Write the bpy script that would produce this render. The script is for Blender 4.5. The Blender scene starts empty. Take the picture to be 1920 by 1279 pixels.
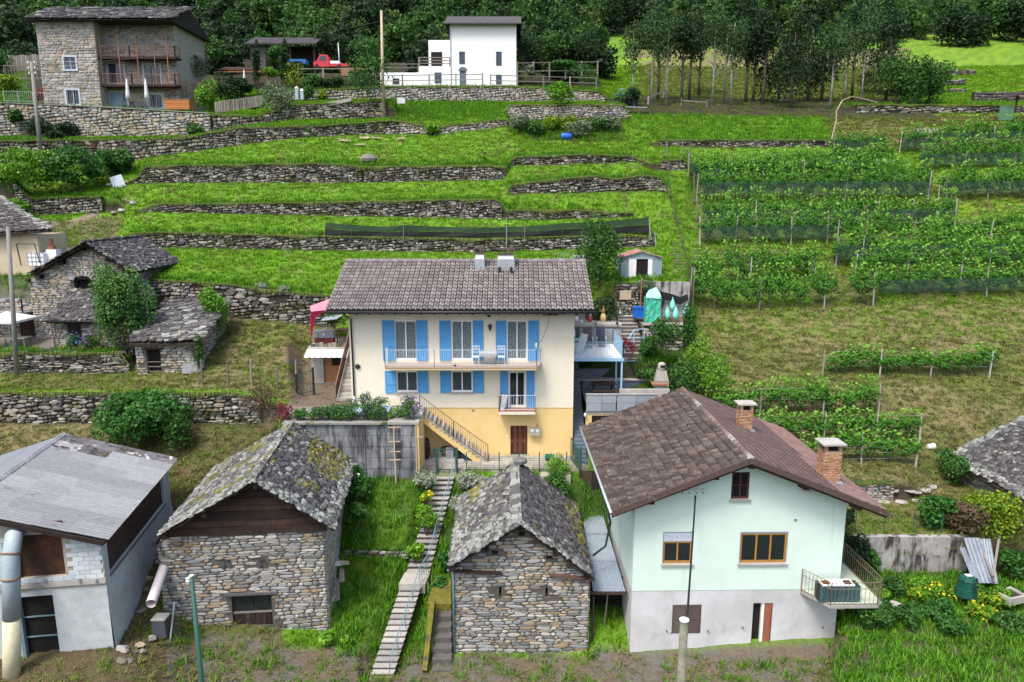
import bpy, math, random
import numpy as np
from mathutils import Vector, Matrix, Euler, noise
PI = math.pi
SC = bpy.context.scene
# ------------------------------------------------------------------ camera, sky, sun, exposure
FPX = 1350.0; PITCH = math.radians(10.9)
SP, CP = math.sin(PITCH), math.cos(PITCH)
cam_d = bpy.data.cameras.new('camera'); cam = bpy.data.objects.new('camera', cam_d)
SC.collection.objects.link(cam)
cam.location = (0, 0, 0); cam.rotation_euler = (PI/2 - PITCH, 0, 0)
cam_d.sensor_width = 36; cam_d.lens = 36*FPX/1920; cam_d.clip_end = 2000; cam_d.clip_start = .5
SC.camera = cam
W = bpy.data.worlds.new('World'); SC.world = W; W.use_nodes = True
wn = W.node_tree; wn.nodes.clear()
sky = wn.nodes.new('ShaderNodeTexSky'); sky.sky_type = 'NISHITA'; sky.sun_disc = False
SUN_EL, SUN_AZ = 60, 215
sky.sun_elevation = math.radians(SUN_EL); sky.sun_rotation = math.radians(SUN_AZ)
sky.dust_density = 4; sky.air_density = 1.0; sky.ozone_density = 1.0
bg = wn.nodes.new('ShaderNodeBackground'); bg.inputs[1].default_value = .14
wo = wn.nodes.new('ShaderNodeOutputWorld')
wn.links.new(sky.outputs[0], bg.inputs[0]); wn.links.new(bg.outputs[0], wo.inputs[0])
sd = bpy.data.lights.new('sun', 'SUN'); sd.energy = 1.5; sd.angle = math.radians(14); sd.color = (1, .95, .87)
sun = bpy.data.objects.new('sun', sd); SC.collection.objects.link(sun)
_az = math.radians(SUN_AZ); _el = math.radians(SUN_EL)
sdir = Vector((math.sin(_az)*math.cos(_el), math.cos(_az)*math.cos(_el), math.sin(_el)))
sun.rotation_euler = sdir.to_track_quat('Z', 'Y').to_euler()
SC.view_settings.view_transform = 'Standard'; SC.view_settings.look = 'None'
SC.view_settings.exposure = 1.0; SC.view_settings.gamma = 1
SC.view_settings.use_curve_mapping = False
SC.cycles.max_bounces = 6; SC.cycles.transparent_max_bounces = 10
SC.cycles.diffuse_bounces = 3; SC.cycles.glossy_bounces = 2; SC.cycles.transmission_bounces = 3
C = SC.collection
RND = random.Random(7)
U = RND.uniform
# ------------------------------------------------------------------ pixel <-> world
def P(px, py, Y):
 u = (px-960)/FPX; v = (639.5-py)/FPX
 yd = v*SP+CP; zd = v*CP-SP; k = Y/yd
 return Vector((u*k, Y, zd*k))
def rat(py):
 v = (639.5-py)/FPX
 return (v*CP-SP)/(v*SP+CP)
def pyr(r):
 return 639.5 - FPX*(r*CP+SP)/(CP-r*SP)
def XZ(px, Y, z):            # x of a point seen at column px at depth Y and height z
 py = pyr(z/Y); v = (639.5-py)/FPX
 return (px-960)/FPX*Y/(v*SP+CP)
def XY(px, py, z):           # point on the horizontal plane z seen at a pixel
 Y = z/rat(py); return P(px, py, Y)
# ------------------------------------------------------------------ materials
MATS = {}
def _ramp(nt, cols, x, interp='LINEAR'):
 r = nt.nodes.new('ShaderNodeValToRGB'); r.color_ramp.interpolation = interp
 e = r.color_ramp.elements
 n = len(cols)
 while len(e) < n: e.new(.5)
 for i, c in enumerate(cols):
  e[i].position = i/(n-1) if interp == 'LINEAR' and n > 1 else i/n
  e[i].color = (*c, 1)
 nt.links.new(x, r.inputs[0]); return r.outputs[0]
def _math(nt, op, a, b=None, c=None, clamp=False):
 m = nt.nodes.new('ShaderNodeMath'); m.operation = op; m.use_clamp = clamp
 for i, v in enumerate((a, b, c)):
  if v is None: continue
  if isinstance(v, (int, float)): m.inputs[i].default_value = v
  else: nt.links.new(v, m.inputs[i])
 return m.outputs[0]
def _noise(nt, pos, scale, stretch=(1, 1, 1), detail=4, rough=.6):
 mp = nt.nodes.new('ShaderNodeMapping'); mp.inputs['Scale'].default_value = stretch
 nt.links.new(pos, mp.inputs[0])
 n = nt.nodes.new('ShaderNodeTexNoise'); n.inputs['Scale'].default_value = scale
 n.inputs['Detail'].default_value = detail; n.inputs['Roughness'].default_value = rough
 nt.links.new(mp.outputs[0], n.inputs['Vector']); return n.outputs[0]
def _mix(nt, f, a, b, mode='MIX'):
 m = nt.nodes.new('ShaderNodeMix'); m.data_type = 'RGBA'; m.blend_type = mode
 for i, v in ((0, f), (6, a), (7, b)):
  if isinstance(v, (int, float)): m.inputs[i].default_value = v
  elif isinstance(v, tuple): m.inputs[i].default_value = (*v, 1)
  else: nt.links.new(v, m.inputs[i])
 return m.outputs[2]
def _rng(nt, x, lo, hi):
 m = nt.nodes.new('ShaderNodeMapRange'); m.inputs[1].default_value = lo; m.inputs[2].default_value = hi
 m.interpolation_type = 'SMOOTHSTEP'
 nt.links.new(x, m.inputs[0]); return m.outputs[0]
def _rnd(nt):
 a = nt.nodes.new('ShaderNodeAttribute'); a.attribute_name = 'rnd'
 o = nt.nodes.new('ShaderNodeObjectInfo')
 s = _math(nt, 'ADD', a.outputs['Fac'], o.outputs['Random'])
 return _math(nt, 'FRACT', s)
def mat(name, cols, rough=.85, ns=2.0, rnd=False, over=(), bump=None, metal=0, var=.25, vs=8, attr=None,
  trans=0, alpha=1, spec=.3, leaf=False):
 if name in MATS: return MATS[name]
 m = bpy.data.materials.new(name); m.use_nodes = True; nt = m.node_tree; nt.nodes.clear()
 out = nt.nodes.new('ShaderNodeOutputMaterial'); bs = nt.nodes.new('ShaderNodeBsdfPrincipled')
 g = nt.nodes.new('ShaderNodeNewGeometry'); pos = g.outputs['Position']
 if attr:
  a = nt.nodes.new('ShaderNodeAttribute'); a.attribute_name = attr; col = a.outputs['Color']
 elif rnd:
  col = _ramp(nt, cols, _rnd(nt), 'LINEAR' if leaf else 'CONSTANT') if len(cols) > 1 else None
  if leaf:
   a = nt.nodes.new('ShaderNodeAttribute'); a.attribute_name = 'rnd'
   col = _ramp(nt, cols, a.outputs['Fac'])
 elif len(cols) > 1:
  col = _ramp(nt, cols, _rng(nt, _noise(nt, pos, ns), .3, .7))
 else: col = None
 if col is None:
  rg = nt.nodes.new('ShaderNodeRGB'); rg.outputs[0].default_value = (*cols[0], 1); col = rg.outputs[0]
 if var:
  n = _noise(nt, pos, vs, detail=5)
  v = _math(nt, 'MULTIPLY_ADD', n, 2*var*1.6, 1-var*1.6)
  cb = nt.nodes.new('ShaderNodeCombineColor')
  for i in range(3): nt.links.new(v, cb.inputs[i])
  col = _mix(nt, 1.0, col, cb.outputs[0], 'MULTIPLY')
 for o in over:   # (color, scale, lo, hi, stretch, amount)
  c, s, lo, hi = o[:4]; st = o[4] if len(o) > 4 else (1, 1, 1); am = o[5] if len(o) > 5 else 1
  f = _math(nt, 'MULTIPLY', _rng(nt, _noise(nt, pos, s, st, 6, .65), lo, hi), am)
  col = _mix(nt, f, col, c)
 nt.links.new(col, bs.inputs['Base Color'])
 bs.inputs['Roughness'].default_value = rough; bs.inputs['Metallic'].default_value = metal
 bs.inputs['Specular IOR Level'].default_value = spec
 if bump:
  b = nt.nodes.new('ShaderNodeBump'); b.inputs['Strength'].default_value = bump[1]
  b.inputs['Distance'].default_value = bump[2] if len(bump) > 2 else .03
  nt.links.new(_noise(nt, pos, bump[0], detail=5), b.inputs['Height'])
  nt.links.new(b.outputs[0], bs.inputs['Normal'])
 sh = bs.outputs[0]
 if trans:
  t = nt.nodes.new('ShaderNodeBsdfTranslucent'); nt.links.new(col, t.inputs[0])
  ms = nt.nodes.new('ShaderNodeMixShader'); ms.inputs[0].default_value = trans
  nt.links.new(sh, ms.inputs[1]); nt.links.new(t.outputs[0], ms.inputs[2]); sh = ms.outputs[0]
 if alpha < 1:
  t = nt.nodes.new('ShaderNodeBsdfTransparent')
  ms = nt.nodes.new('ShaderNodeMixShader'); ms.inputs[0].default_value = alpha
  nt.links.new(t.outputs[0], ms.inputs[1]); nt.links.new(sh, ms.inputs[2]); sh = ms.outputs[0]
 nt.links.new(sh, out.inputs[0]); MATS[name] = m; return m
GREY_ST = [(.20, .20, .19), (.30, .30, .28), (.15, .155, .155), (.38, .36, .32), (.28, .26, .22), (.35, .295, .215), (.24, .25, .265), (.44, .42, .38), (.19, .17, .15), (.31, .235, .155), (.33, .33, .33), (.27, .27, .26)]
M_BARN = mat('barn_stone', GREY_ST, rnd=True, var=.3, vs=14, bump=(22, .6), over=[((.09, .085, .075), 1.3, .55, .75, (1, 1, 1), .5), ((.29, .18, .09), 2.6, .66, .76, (1, 1, 1), .45)])
M_BARNP = mat('barn_stone_pointed', [(.46, .43, .37), (.40, .38, .34), (.50, .45, .38), (.33, .28, .20), (.36, .35, .34), (.42, .33, .20)], rnd=True, var=.25, vs=10, bump=(22, .5))
M_TERR = mat('terrace_stone', [(.14, .14, .13), (.24, .235, .215), (.085, .085, .08), (.29, .26, .20), (.17, .15, .115), (.38, .36, .32), (.06, .058, .05), (.20, .19, .175)], rnd=True, var=.35, vs=9, bump=(20, .6),
 over=[((.045, .06, .014), .8, .52, .64, (1, 1, 1), .9), ((.055, .042, .026), .5, .54, .66, (1, 1, 1), .8)])
M_LIGHTW = mat('light_wall_stone', [(.34, .32, .28), (.28, .28, .275), (.38, .34, .28), (.23, .20, .16), (.36, .29, .21), (.31, .315, .32), (.43, .41, .37), (.20, .195, .18)], rnd=True, var=.25, vs=6, bump=(15, .5), over=[((.14, .13, .10), .6, .6, .75, (1, 1, 1), .6)])
M_SOIL = mat('soil', [(.055, .045, .03), (.035, .034, .025)], var=.3)
M_MORT = mat('old_mortar', [(.085, .078, .066), (.12, .11, .095)], var=.3, bump=(20, .5))
M_MORTL = mat('lime_mortar', [(.42, .38, .31), (.34, .31, .26)], var=.25, bump=(12, .6))
M_SLAB = mat('roof_slab', [(.09, .086, .085), (.135, .13, .13), (.065, .062, .064), (.18, .175, .165), (.11, .104, .105), (.25, .25, .23), (.08, .075, .078)], rnd=True, var=.35, vs=7, bump=(16, .6),
 over=[((.52, .54, .49), 4.5, .60, .66), ((.15, .135, .03), 1.1, .58, .68, (1, 1, 1), .85), ((.06, .056, .055), 2.2, .60, .72, (1, 1, 1), .6)])
M_SLABL = mat('lichen_slab', [(.22, .235, .215), (.30, .315, .29), (.14, .145, .135), (.25, .26, .235), (.10, .10, .096)], rnd=True, var=.3, vs=7, bump=(16, .5), over=[((.11, .105, .10), 3.1, .56, .66, (1, 1, 1), .8), ((.20, .19, .07), 1.4, .62, .7, (1, 1, 1), .7)])
M_SLABM = mat('mossy_slab', [(.15, .14, .03), (.20, .185, .045), (.10, .095, .035), (.14, .135, .07)], rnd=True, var=.35, vs=7, bump=(10, .8), over=[((.45, .46, .42), 4.5, .64, .69)])
M_SLABD = mat('dark_slab', [(.066, .063, .066), (.092, .088, .092), (.05, .048, .05), (.125, .12, .12), (.078, .074, .077)], rnd=True, var=.35, vs=7, bump=(16, .6), over=[((.40, .40, .38), 5.5, .66, .70), ((.13, .12, .03), 1.3, .66, .72, (1, 1, 1), .8)])
M_CREAM = mat('cream_plaster', [(.75, .70, .565)], var=.05, vs=1.5, bump=(60, .15, .01), over=[((.50, .46, .38), 1.3, .60, .78, (3, 3, .22), .35), ((.55, .51, .42), .9, .60, .85, (1, 1, .35), .45)])
M_YEL = mat('yellow_plaster', [(.77, .56, .25)], var=.06, vs=1.2, bump=(60, .15, .01), over=[((.50, .36, .18), 1.3, .60, .78, (3, 3, .25), .35), ((.62, .38, .12), .8, .55, .8, (1, 1, .5), .5), ((.80, .62, .30), 1.7, .6, .8, (1, 1, 1), .4)])
M_MINT = mat('mint_plaster', [(.64, .785, .71)], var=.05, vs=1.6, bump=(60, .2, .01), over=[((.42, .54, .49), 1.2, .58, .76, (3, 3, .2), .45), ((.46, .62, .54), 1.1, .56, .8, (1.3, 1.3, .3), .4), ((.70, .74, .66), .5, .5, .8, (1, 1, 1), .5)])
M_BASE = mat('grey_render', [(.48, .48, .49), (.62, .63, .65)], ns=.5, var=.08, vs=3, bump=(50, .2, .01), over=[((.36, .34, .33), 1.0, .56, .75, (1, 1, .6), .6)])
M_WHITE = mat('white_render', [(.82, .83, .84)], var=.03, vs=1)
M_BEIGE = mat('beige_render', [(.50, .42, .29), (.56, .49, .36)], ns=.7, var=.12, vs=3, bump=(20, .4), over=[((.30, .24, .16), .9, .56, .7, (1, 1, .7), .7)])
M_CONC = mat('concrete', [(.30, .29, .27), (.38, .37, .35)], ns=.7, var=.15, vs=4, bump=(30, .3))
M_CONCL = mat('pale_concrete', [(.44, .42, .38), (.36, .34, .31)], ns=.8, var=.15, vs=4, bump=(30, .3), over=[((.20, .19, .16), 1.5, .58, .72, (1, 1, 1), .6)])
M_STAIN = mat('stained_concrete', [(.16, .17, .195), (.26, .27, .29)], ns=.6, var=.25, vs=2.2, bump=(30, .3), over=[((.04, .04, .045), 1.6, .42, .62, (1.6, 1.6, .28), .9), ((.52, .48, .42), .9, .62, .76, (2, 2, .3), .75), ((.03, .032, .03), 6, .58, .7, (1, 1, .5), .6)])
M_RWALL = mat('weathered_wall', [(.30, .29, .29), (.40, .39, .37)], ns=.8, var=.2, vs=3, bump=(25, .4), over=[((.035, .033, .03), 1.5, .46, .62, (1.6, 1.6, .35), .95), ((.62, .56, .46), 1.1, .60, .72, (1.8, 1.8, .3), .7)])
M_BLOCK = mat('painted_block', [(.52, .58, .62), (.60, .65, .68), (.47, .53, .57)], rnd=True, var=.12, vs=5, bump=(20, .3))
M_BLOCKP = mat('grey_painted_wall', [(.40, .45, .47), (.50, .54, .55)], ns=.9, var=.15, vs=3, bump=(12, .5), over=[((.27, .29, .28), 1.0, .55, .72, (1, 1, .5), .6)])
M_TILE = mat('concrete_tile', [(.18, .162, .158), (.215, .192, .188), (.155, .14, .137), (.25, .222, .214), (.20, .178, .172)], rnd=True, var=.22, vs=6, rough=.75, over=[((.42, .36, .34), 1.5, .56, .78, (3.2, .25, .25), .65), ((.09, .075, .07), .9, .62, .8, (1, 1, 1), .4)])
M_TILE2 = mat('mottled_tile', [(.066, .050, .044), (.09, .069, .06), (.052, .040, .036), (.115, .09, .078), (.078, .06, .053)], rnd=True, var=.35, vs=9, rough=.85, over=[((.33, .30, .20), 5.5, .58, .68, (1, 1, 1), .5), ((.06, .05, .045), 3, .6, .7, (1, 1, 1), .5), ((.42, .42, .40), 9, .68, .72)])
M_TILE3 = mat('reddish_tile', [(.20, .13, .115), (.225, .145, .125), (.18, .115, .10)], rnd=True, var=.2, vs=7, rough=.8, over=[((.11, .07, .06), 7, .66, .70), ((.45, .38, .34), 6, .70, .74)])
M_RIDGE = mat('ridge_tile', [(.17, .12, .10), (.22, .16, .14), (.13, .10, .09), (.30, .28, .25)], rnd=True, var=.3, vs=8)
M_ROOFD = mat('dark_underside', [(.035, .026, .02)], var=.3)
M_WOODD = mat('dark_timber', [(.045, .026, .02), (.028, .018, .015), (.06, .036, .026)], rnd=True, var=.5, vs=3, bump=(20, .4), over=[((.015, .01, .01), 2, .55, .7, (.3, .3, 3), .7)])
M_WOODB = mat('brown_door_wood', [(.12, .045, .025), (.075, .03, .018), (.15, .06, .03)], rnd=True, var=.35, vs=7)
M_WOODM = mat('warm_timber', [(.30, .15, .075), (.26, .13, .065), (.35, .18, .09)], rnd=True, var=.25, vs=6)
M_WOODO = mat('ochre_window_wood', [(.36, .19, .05)], var=.2, vs=10, rough=.5)
M_WOODG = mat('grey_timber', [(.20, .185, .16), (.26, .24, .21), (.15, .14, .125)], rnd=True, var=.3, vs=9)
M_WOODL = mat('pale_timber', [(.50, .40, .27), (.42, .34, .24)], var=.2, vs=9)
M_BLUE = mat('blue_paint', [(.08, .32, .62)], var=.10, vs=3, rough=.5, over=[((.10, .34, .62), 1.5, .5, .8, (1, 1, 1), .5)])
M_LBLUE = mat('pale_blue_paint', [(.33, .53, .70)], var=.08, vs=5, rough=.5)
M_DBLUE = mat('blue_grey_panel', [(.10, .13, .18), (.14, .18, .23)], ns=1, var=.2, vs=3, rough=.6, over=[((.05, .06, .08), 1, .55, .75, (1, 1, 1), .7)])
M_PANEL = mat('light_grey_panel', [(.30, .33, .37), (.25, .28, .33)], rnd=True, var=.12, vs=3, rough=.7)
M_WPAINT = mat('white_paint', [(.80, .80, .80)], var=.03, rough=.5)
M_METAL = mat('galvanised', [(.42, .46, .50)], var=.15, vs=5, rough=.45, metal=.4, over=[((.30, .33, .36), 1.2, .5, .7, (1, 1, 1), .6)])
M_CORR = mat('corrugated_sheet', [(.42, .49, .56), (.36, .43, .50)], rnd=True, var=.12, vs=4, rough=.5, metal=.3, over=[((.20, .09, .04), 1.6, .66, .72, (1, 1, 1), .8)])
M_FIBRE = mat('fibre_cement', [(.255, .265, .28), (.29, .30, .315), (.225, .235, .25)], rnd=True, var=.16, vs=4, rough=.85, over=[((.52, .52, .53), 3.5, .64, .72, (1, 1, 1), .7), ((.10, .095, .10), 1.7, .60, .72, (1, 1, 1), .6)])
M_FIBREM = mat('mossy_fibre_cement', [(.16, .155, .17), (.30, .30, .31), (.12, .115, .12)], rnd=True, var=.3, vs=4, rough=.9, over=[((.045, .04, .038), 1.6, .50, .60), ((.16, .14, .05), 2.3, .58, .68), ((.66, .66, .64), 2.0, .60, .68)])
M_FIBRED = mat('dark_fibre_cement', [(.17, .19, .215)], var=.15, vs=4)
M_DARKM = mat('dark_metal', [(.035, .035, .04)], var=.2, rough=.45, metal=.3)
M_IRON = mat('iron', [(.06, .05, .045)], var=.2, rough=.6, over=[((.20, .09, .05), 4, .6, .7)])
M_RUST = mat('rusty_iron', [(.26, .14, .09), (.20, .12, .085)], var=.3, vs=10, rough=.7)
M_GREENM = mat('green_metal', [(.03, .10, .075)], var=.2, rough=.5)
M_TEALM = mat('teal_metal', [(.16, .26, .30)], var=.2, rough=.5)
M_INS = mat('porcelain', [(.75, .75, .73)], var=.05, rough=.25)
M_GLASSD = mat('dark_glass', [(.018, .022, .026)], var=.3, vs=1.5, rough=.08, spec=.6)
M_GLASSC = mat('clear_glass', [(.10, .15, .17)], var=.1, rough=.05, spec=.6, alpha=.30)
M_GLASSB = mat('blue_dark_glass', [(.03, .045, .07)], var=.4, vs=1.5, rough=.08, spec=.6)
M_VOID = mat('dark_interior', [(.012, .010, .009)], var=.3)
M_LACE = mat('lace_curtain', [(.72, .80, .82), (.30, .40, .44)], ns=11, var=.3, vs=20)
M_CURT = mat('dark_curtain', [(.045, .055, .05), (.09, .10, .095)], ns=9, var=.3)
M_BRICK = mat('chimney_brick', [(.42, .22, .13), (.50, .28, .17), (.34, .18, .11), (.46, .31, .20)], rnd=True, var=.25, vs=12)
M_TERRC = mat('terracotta', [(.33, .15, .09)], var=.2, vs=12)
M_NET = mat('black_net', [(.008, .010, .011)], var=.3, vs=1, alpha=.97)
M_NETG = mat('green_net', [(.012, .036, .016)], var=.3, vs=3, alpha=.94)
M_VNET = mat('vineyard_net', [(.03, .075, .055), (.02, .05, .045)], var=.4, vs=5, alpha=.42)
M_PINK = mat('pink_canvas', [(.72, .28, .36)], var=.1, vs=3, trans=.25)
M_RED = mat('crimson_canvas', [(.45, .03, .09)], var=.15, trans=.2)
M_CANW = mat('white_canvas', [(.78, .79, .80)], var=.05, trans=.2)
M_TARP = mat('green_tarpaulin', [(.05, .42, .27), (.10, .50, .35)], ns=3, var=.15, vs=6, rough=.4, bump=(7, .8, .08))
M_TARPL = mat('pale_green_tarpaulin', [(.32, .66, .56)], ns=3, var=.15, vs=6, rough=.4, bump=(7, .8, .08))
M_BAG = mat('mint_bag', [(.25, .68, .58)], var=.1, rough=.5, bump=(14, .6))
M_BPLAS = mat('blue_plastic', [(.02, .12, .52)], var=.1, rough=.35)
M_CARRED = mat('red_car_paint', [(.55, .05, .07)], var=.05, rough=.3)
M_RUBB = mat('black_rubber', [(.02, .02, .02)], var=.2, rough=.6)
M_DGREY = mat('dark_grey_fabric', [(.07, .075, .085)], var=.15)
M_PVC = mat('white_pvc', [(.72, .64, .65)], var=.05, vs=2, rough=.4)
M_DUCT = mat('grey_duct', [(.36, .43, .46), (.30, .37, .41)], ns=.8, var=.1, rough=.45)
M_CREAMM = mat('cream_metal', [(.60, .56, .38)], var=.15, vs=4, rough=.5, over=[((.35, .10, .06), 2.5, .62, .72)])
M_PAVE = mat('paving', [(.34, .31, .27), (.28, .26, .23), (.40, .37, .33), (.31, .29, .27)], rnd=True, var=.2, vs=4, bump=(20, .3))
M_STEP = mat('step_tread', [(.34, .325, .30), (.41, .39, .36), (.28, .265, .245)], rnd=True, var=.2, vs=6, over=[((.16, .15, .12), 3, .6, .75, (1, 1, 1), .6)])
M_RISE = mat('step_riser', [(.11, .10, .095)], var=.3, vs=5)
M_COMP = mat('green_plastic', [(.012, .075, .055)], var=.15, rough=.4)
M_BARK = mat('bark', [(.085, .062, .045), (.13, .105, .08)], ns=5, var=.3, vs=12)
M_BARKP = mat('pale_bark', [(.32, .31, .28), (.15, .13, .11)], ns=3, var=.3, vs=12)
def leafm(name, cols, tr=.28): return mat(name, cols, rnd=True, leaf=True, var=.22, vs=1.2, trans=tr, rough=.6, spec=.25)
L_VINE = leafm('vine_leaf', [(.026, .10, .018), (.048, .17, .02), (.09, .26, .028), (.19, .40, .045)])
L_MID = leafm('mid_leaf', [(.028, .07, .015), (.05, .14, .025), (.09, .22, .04)])
L_HAZEL = leafm('hazel_leaf', [(.02, .07, .012), (.04, .14, .02), (.085, .24, .045)])
L_DARK = leafm('dark_leaf', [(.012, .035, .012), (.022, .06, .018), (.045, .10, .03)])
L_ASH = leafm('ash_leaf', [(.03, .085, .022), (.065, .17, .035), (.13, .28, .055)])
L_BRIGHT = leafm('bright_leaf', [(.05, .15, .015), (.12, .30, .02), (.24, .42, .03)])
L_YELG = leafm('yellow_green_leaf', [(.06, .15, .012), (.14, .26, .016), (.34, .40, .025)])
L_OLIVE = leafm('olive_leaf', [(.08, .12, .07), (.15, .21, .12), (.24, .30, .19)])
L_SILV = leafm('silver_leaf', [(.15, .19, .13), (.27, .31, .23), (.38, .42, .33)], .1)
L_RED = leafm('red_leaf', [(.10, .015, .025), (.22, .035, .05), (.33, .07, .09)])
L_BROWN = leafm('brown_leaf', [(.07, .045, .03), (.13, .085, .05), (.10, .11, .04)])
L_PURP = leafm('purple_flower', [(.16, .05, .32), (.28, .10, .45), (.12, .16, .55)])
L_BLUEF = leafm('blue_flower', [(.08, .16, .55), (.16, .28, .68)])
L_YELF = leafm('yellow_flower', [(.75, .55, .02), (.85, .70, .05)])
L_WHF = leafm('white_flower', [(.8, .8, .76), (.75, .78, .70)])
L_PINE = leafm('forest_leaf', [(.010, .028, .010), (.018, .048, .015), (.035, .085, .022)])
L_BIRCH = leafm('birch_leaf', [(.022, .055, .018), (.045, .105, .03), (.09, .17, .045)])
# ------------------------------------------------------------------ object helpers
def tag(o, label=None, cat=None, group=None, kind=None):
 if label: o['label'] = label
 if cat: o['category'] = cat
 if group: o['group'] = group
 if kind: o['kind'] = kind
 return o
def thing(name, label, cat, loc=(0, 0, 0), rz=0, group=None):
 o = bpy.data.objects.new(name, None); C.objects.link(o); o.empty_display_size = .2
 o.location = loc; o.rotation_euler = (0, 0, rz); return tag(o, label, cat, group)
def link(name, me, parent=None, M=None):
 o = bpy.data.objects.new(name, me); C.objects.link(o)
 if parent is not None: o.parent = parent
 if M is not None: o.matrix_basis = M
 return o
def np_mesh(name, V, F, mt, rnd=None, smooth=False):
 """V (n,3) array; F list of index arrays grouped by face size: [(k, array(m,k)), ...]; rnd: array per face in the same order"""
 me = bpy.data.meshes.new(name)
 V = np.asarray(V, np.float32)
 me.vertices.add(len(V)); me.vertices.foreach_set('co', V.ravel())
 loops = np.concatenate([f.ravel() for k, f in F]) if F else np.zeros(0, int)
 tot = np.concatenate([np.full(len(f), k) for k, f in F])
 st = np.concatenate([[0], np.cumsum(tot)[:-1]])
 me.loops.add(len(loops)); me.loops.foreach_set('vertex_index', loops.astype(np.int32))
 me.polygons.add(len(tot)); me.polygons.foreach_set('loop_start', st.astype(np.int32))
 me.polygons.foreach_set('loop_total', tot.astype(np.int32))
 if smooth: me.polygons.foreach_set('use_smooth', np.ones(len(tot), bool))
 me.update(calc_edges=True)
 if rnd is not None:
  a = me.attributes.new('rnd', 'FLOAT', 'FACE'); a.data.foreach_set('value', np.asarray(rnd, np.float32))
 if mt: me.materials.append(mt)
 return me
class MB:
 def __init__(s): s.v = []; s.f = []; s.r = []; s.cr = 0.0
 def add(s, vs, fs, M=None):
  b = len(s.v)
  for p in vs:
   p = Vector(p); s.v.append(tuple(M @ p) if M else tuple(p))
  for f in fs: s.f.append(tuple(b+i for i in f)); s.r.append(s.cr)
  return s
 def box(s, x0, x1, y0, y1, z0, z1, M=None):
  return s.add([(x0, y0, z0), (x1, y0, z0), (x1, y1, z0), (x0, y1, z0), (x0, y0, z1), (x1, y0, z1), (x1, y1, z1), (x0, y1, z1)],
                     [(0, 3, 2, 1), (4, 5, 6, 7), (0, 1, 5, 4), (1, 2, 6, 5), (2, 3, 7, 6), (3, 0, 4, 7)], M)
 def bar(s, p, q, w, h=None, up=(0, 0, 1)):
  p = Vector(p); q = Vector(q); h = h or w; d = (q-p).normalized(); up = Vector(up)
  if abs(d.dot(up)) > .98: up = Vector((0, 1, 0))
  a = d.cross(up).normalized()*w/2; b = a.cross(d).normalized()*h/2
  c = [p-a-b, p+a-b, p+a+b, p-a+b, q-a-b, q+a-b, q+a+b, q-a+b]
  return s.add(c, [(0, 3, 2, 1), (4, 5, 6, 7), (0, 1, 5, 4), (1, 2, 6, 5), (2, 3, 7, 6), (3, 0, 4, 7)])
 def tube(s, pts, r, n=6, cap=True):
  pts = [Vector(p) for p in pts]; m = len(pts)
  rs = r if isinstance(r, (list, tuple)) else [r]*m
  b = len(s.v); d0 = (pts[-1]-pts[0]).normalized(); up0 = Vector((.05, .1, 1)) if abs(d0.z) < .75 else Vector((.1, 1, 0))
  for i, p in enumerate(pts):
   d = (pts[min(i+1, m-1)]-pts[max(i-1, 0)]).normalized()
   a = d.cross(up0).normalized(); c = a.cross(d)
   for k in range(n):
    t = 2*PI*k/n; s.v.append(tuple(p+(a*math.cos(t)+c*math.sin(t))*rs[i]))
  for i in range(m-1):
   for k in range(n):
    s.f.append((b+i*n+k, b+(i+1)*n+k, b+(i+1)*n+(k+1) % n, b+i*n+(k+1) % n)); s.r.append(s.cr)
  if cap:
   s.f.append(tuple(b+k for k in range(n))); s.r.append(s.cr)
   s.f.append(tuple(b+(m-1)*n+k for k in reversed(range(n)))); s.r.append(s.cr)
  return s
 def lathe(s, prof, n=12, c=(0, 0, 0)):
  b = len(s.v); c = Vector(c)
  for r, z in prof:
   for k in range(n):
    t = 2*PI*k/n; s.v.append((c.x+r*math.cos(t), c.y+r*math.sin(t), c.z+z))
  m = len(prof)
  for i in range(m-1):
   for k in range(n):
    s.f.append((b+i*n+k, b+i*n+(k+1) % n, b+(i+1)*n+(k+1) % n, b+(i+1)*n+k)); s.r.append(s.cr)
  s.f.append(tuple(b+k for k in reversed(range(n)))); s.r.append(s.cr)
  s.f.append(tuple(b+(m-1)*n+k for k in range(n))); s.r.append(s.cr)
  return s
 def prism(s, pts, d):      # planar polygon extruded by vector d
  n = len(pts); d = Vector(d); q = [Vector(p) for p in pts]
  return s.add(q+[p+d for p in q], [tuple(reversed(range(n))), tuple(range(n, 2*n))]+[(i, (i+1) % n, n+(i+1) % n, n+i) for i in range(n)])
 def build(s, name, mt, parent=None, smooth=False, M=None):
  me = bpy.data.meshes.new(name); me.from_pydata(s.v, [], s.f)
  if any(s.r):
   a = me.attributes.new('rnd', 'FLOAT', 'FACE'); a.data.foreach_set('value', s.r)
  if smooth:
   me.polygons.foreach_set('use_smooth', [True]*len(me.polygons))
  me.materials.append(mt); me.update()
  return link(name, me, parent, M)
def bx(name, mt, parent, *d):
 return MB().box(*d).build(name, mt, parent)
def t_stone(rg):
 n = rg.choice((6, 7, 8)); o = []
 for i in range(n):
  t = 2*PI*(i+.5)/n + rg.uniform(-.18, .18)
  c, s_ = math.cos(t), math.sin(t); k = (abs(c)**4+abs(s_)**4)**-.25
  o.append((c*.5*k*rg.uniform(.86, 1.0), s_*.5*k*rg.uniform(.84, 1.0)))
 V = [(x, .15, z) for x, z in o]+[(x, -.55, z) for x, z in o]+[(x*.82, -1+rg.uniform(0, .25), z*.78) for x, z in o]
 F = []
 for i in range(n):
  j = (i+1) % n; F += [(i, n+i, n+j, j)[::-1], (n+i, 2*n+i, 2*n+j, n+j)[::-1]]
 F.append(tuple(range(2*n, 3*n)))
 return np.array(V), F
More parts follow.
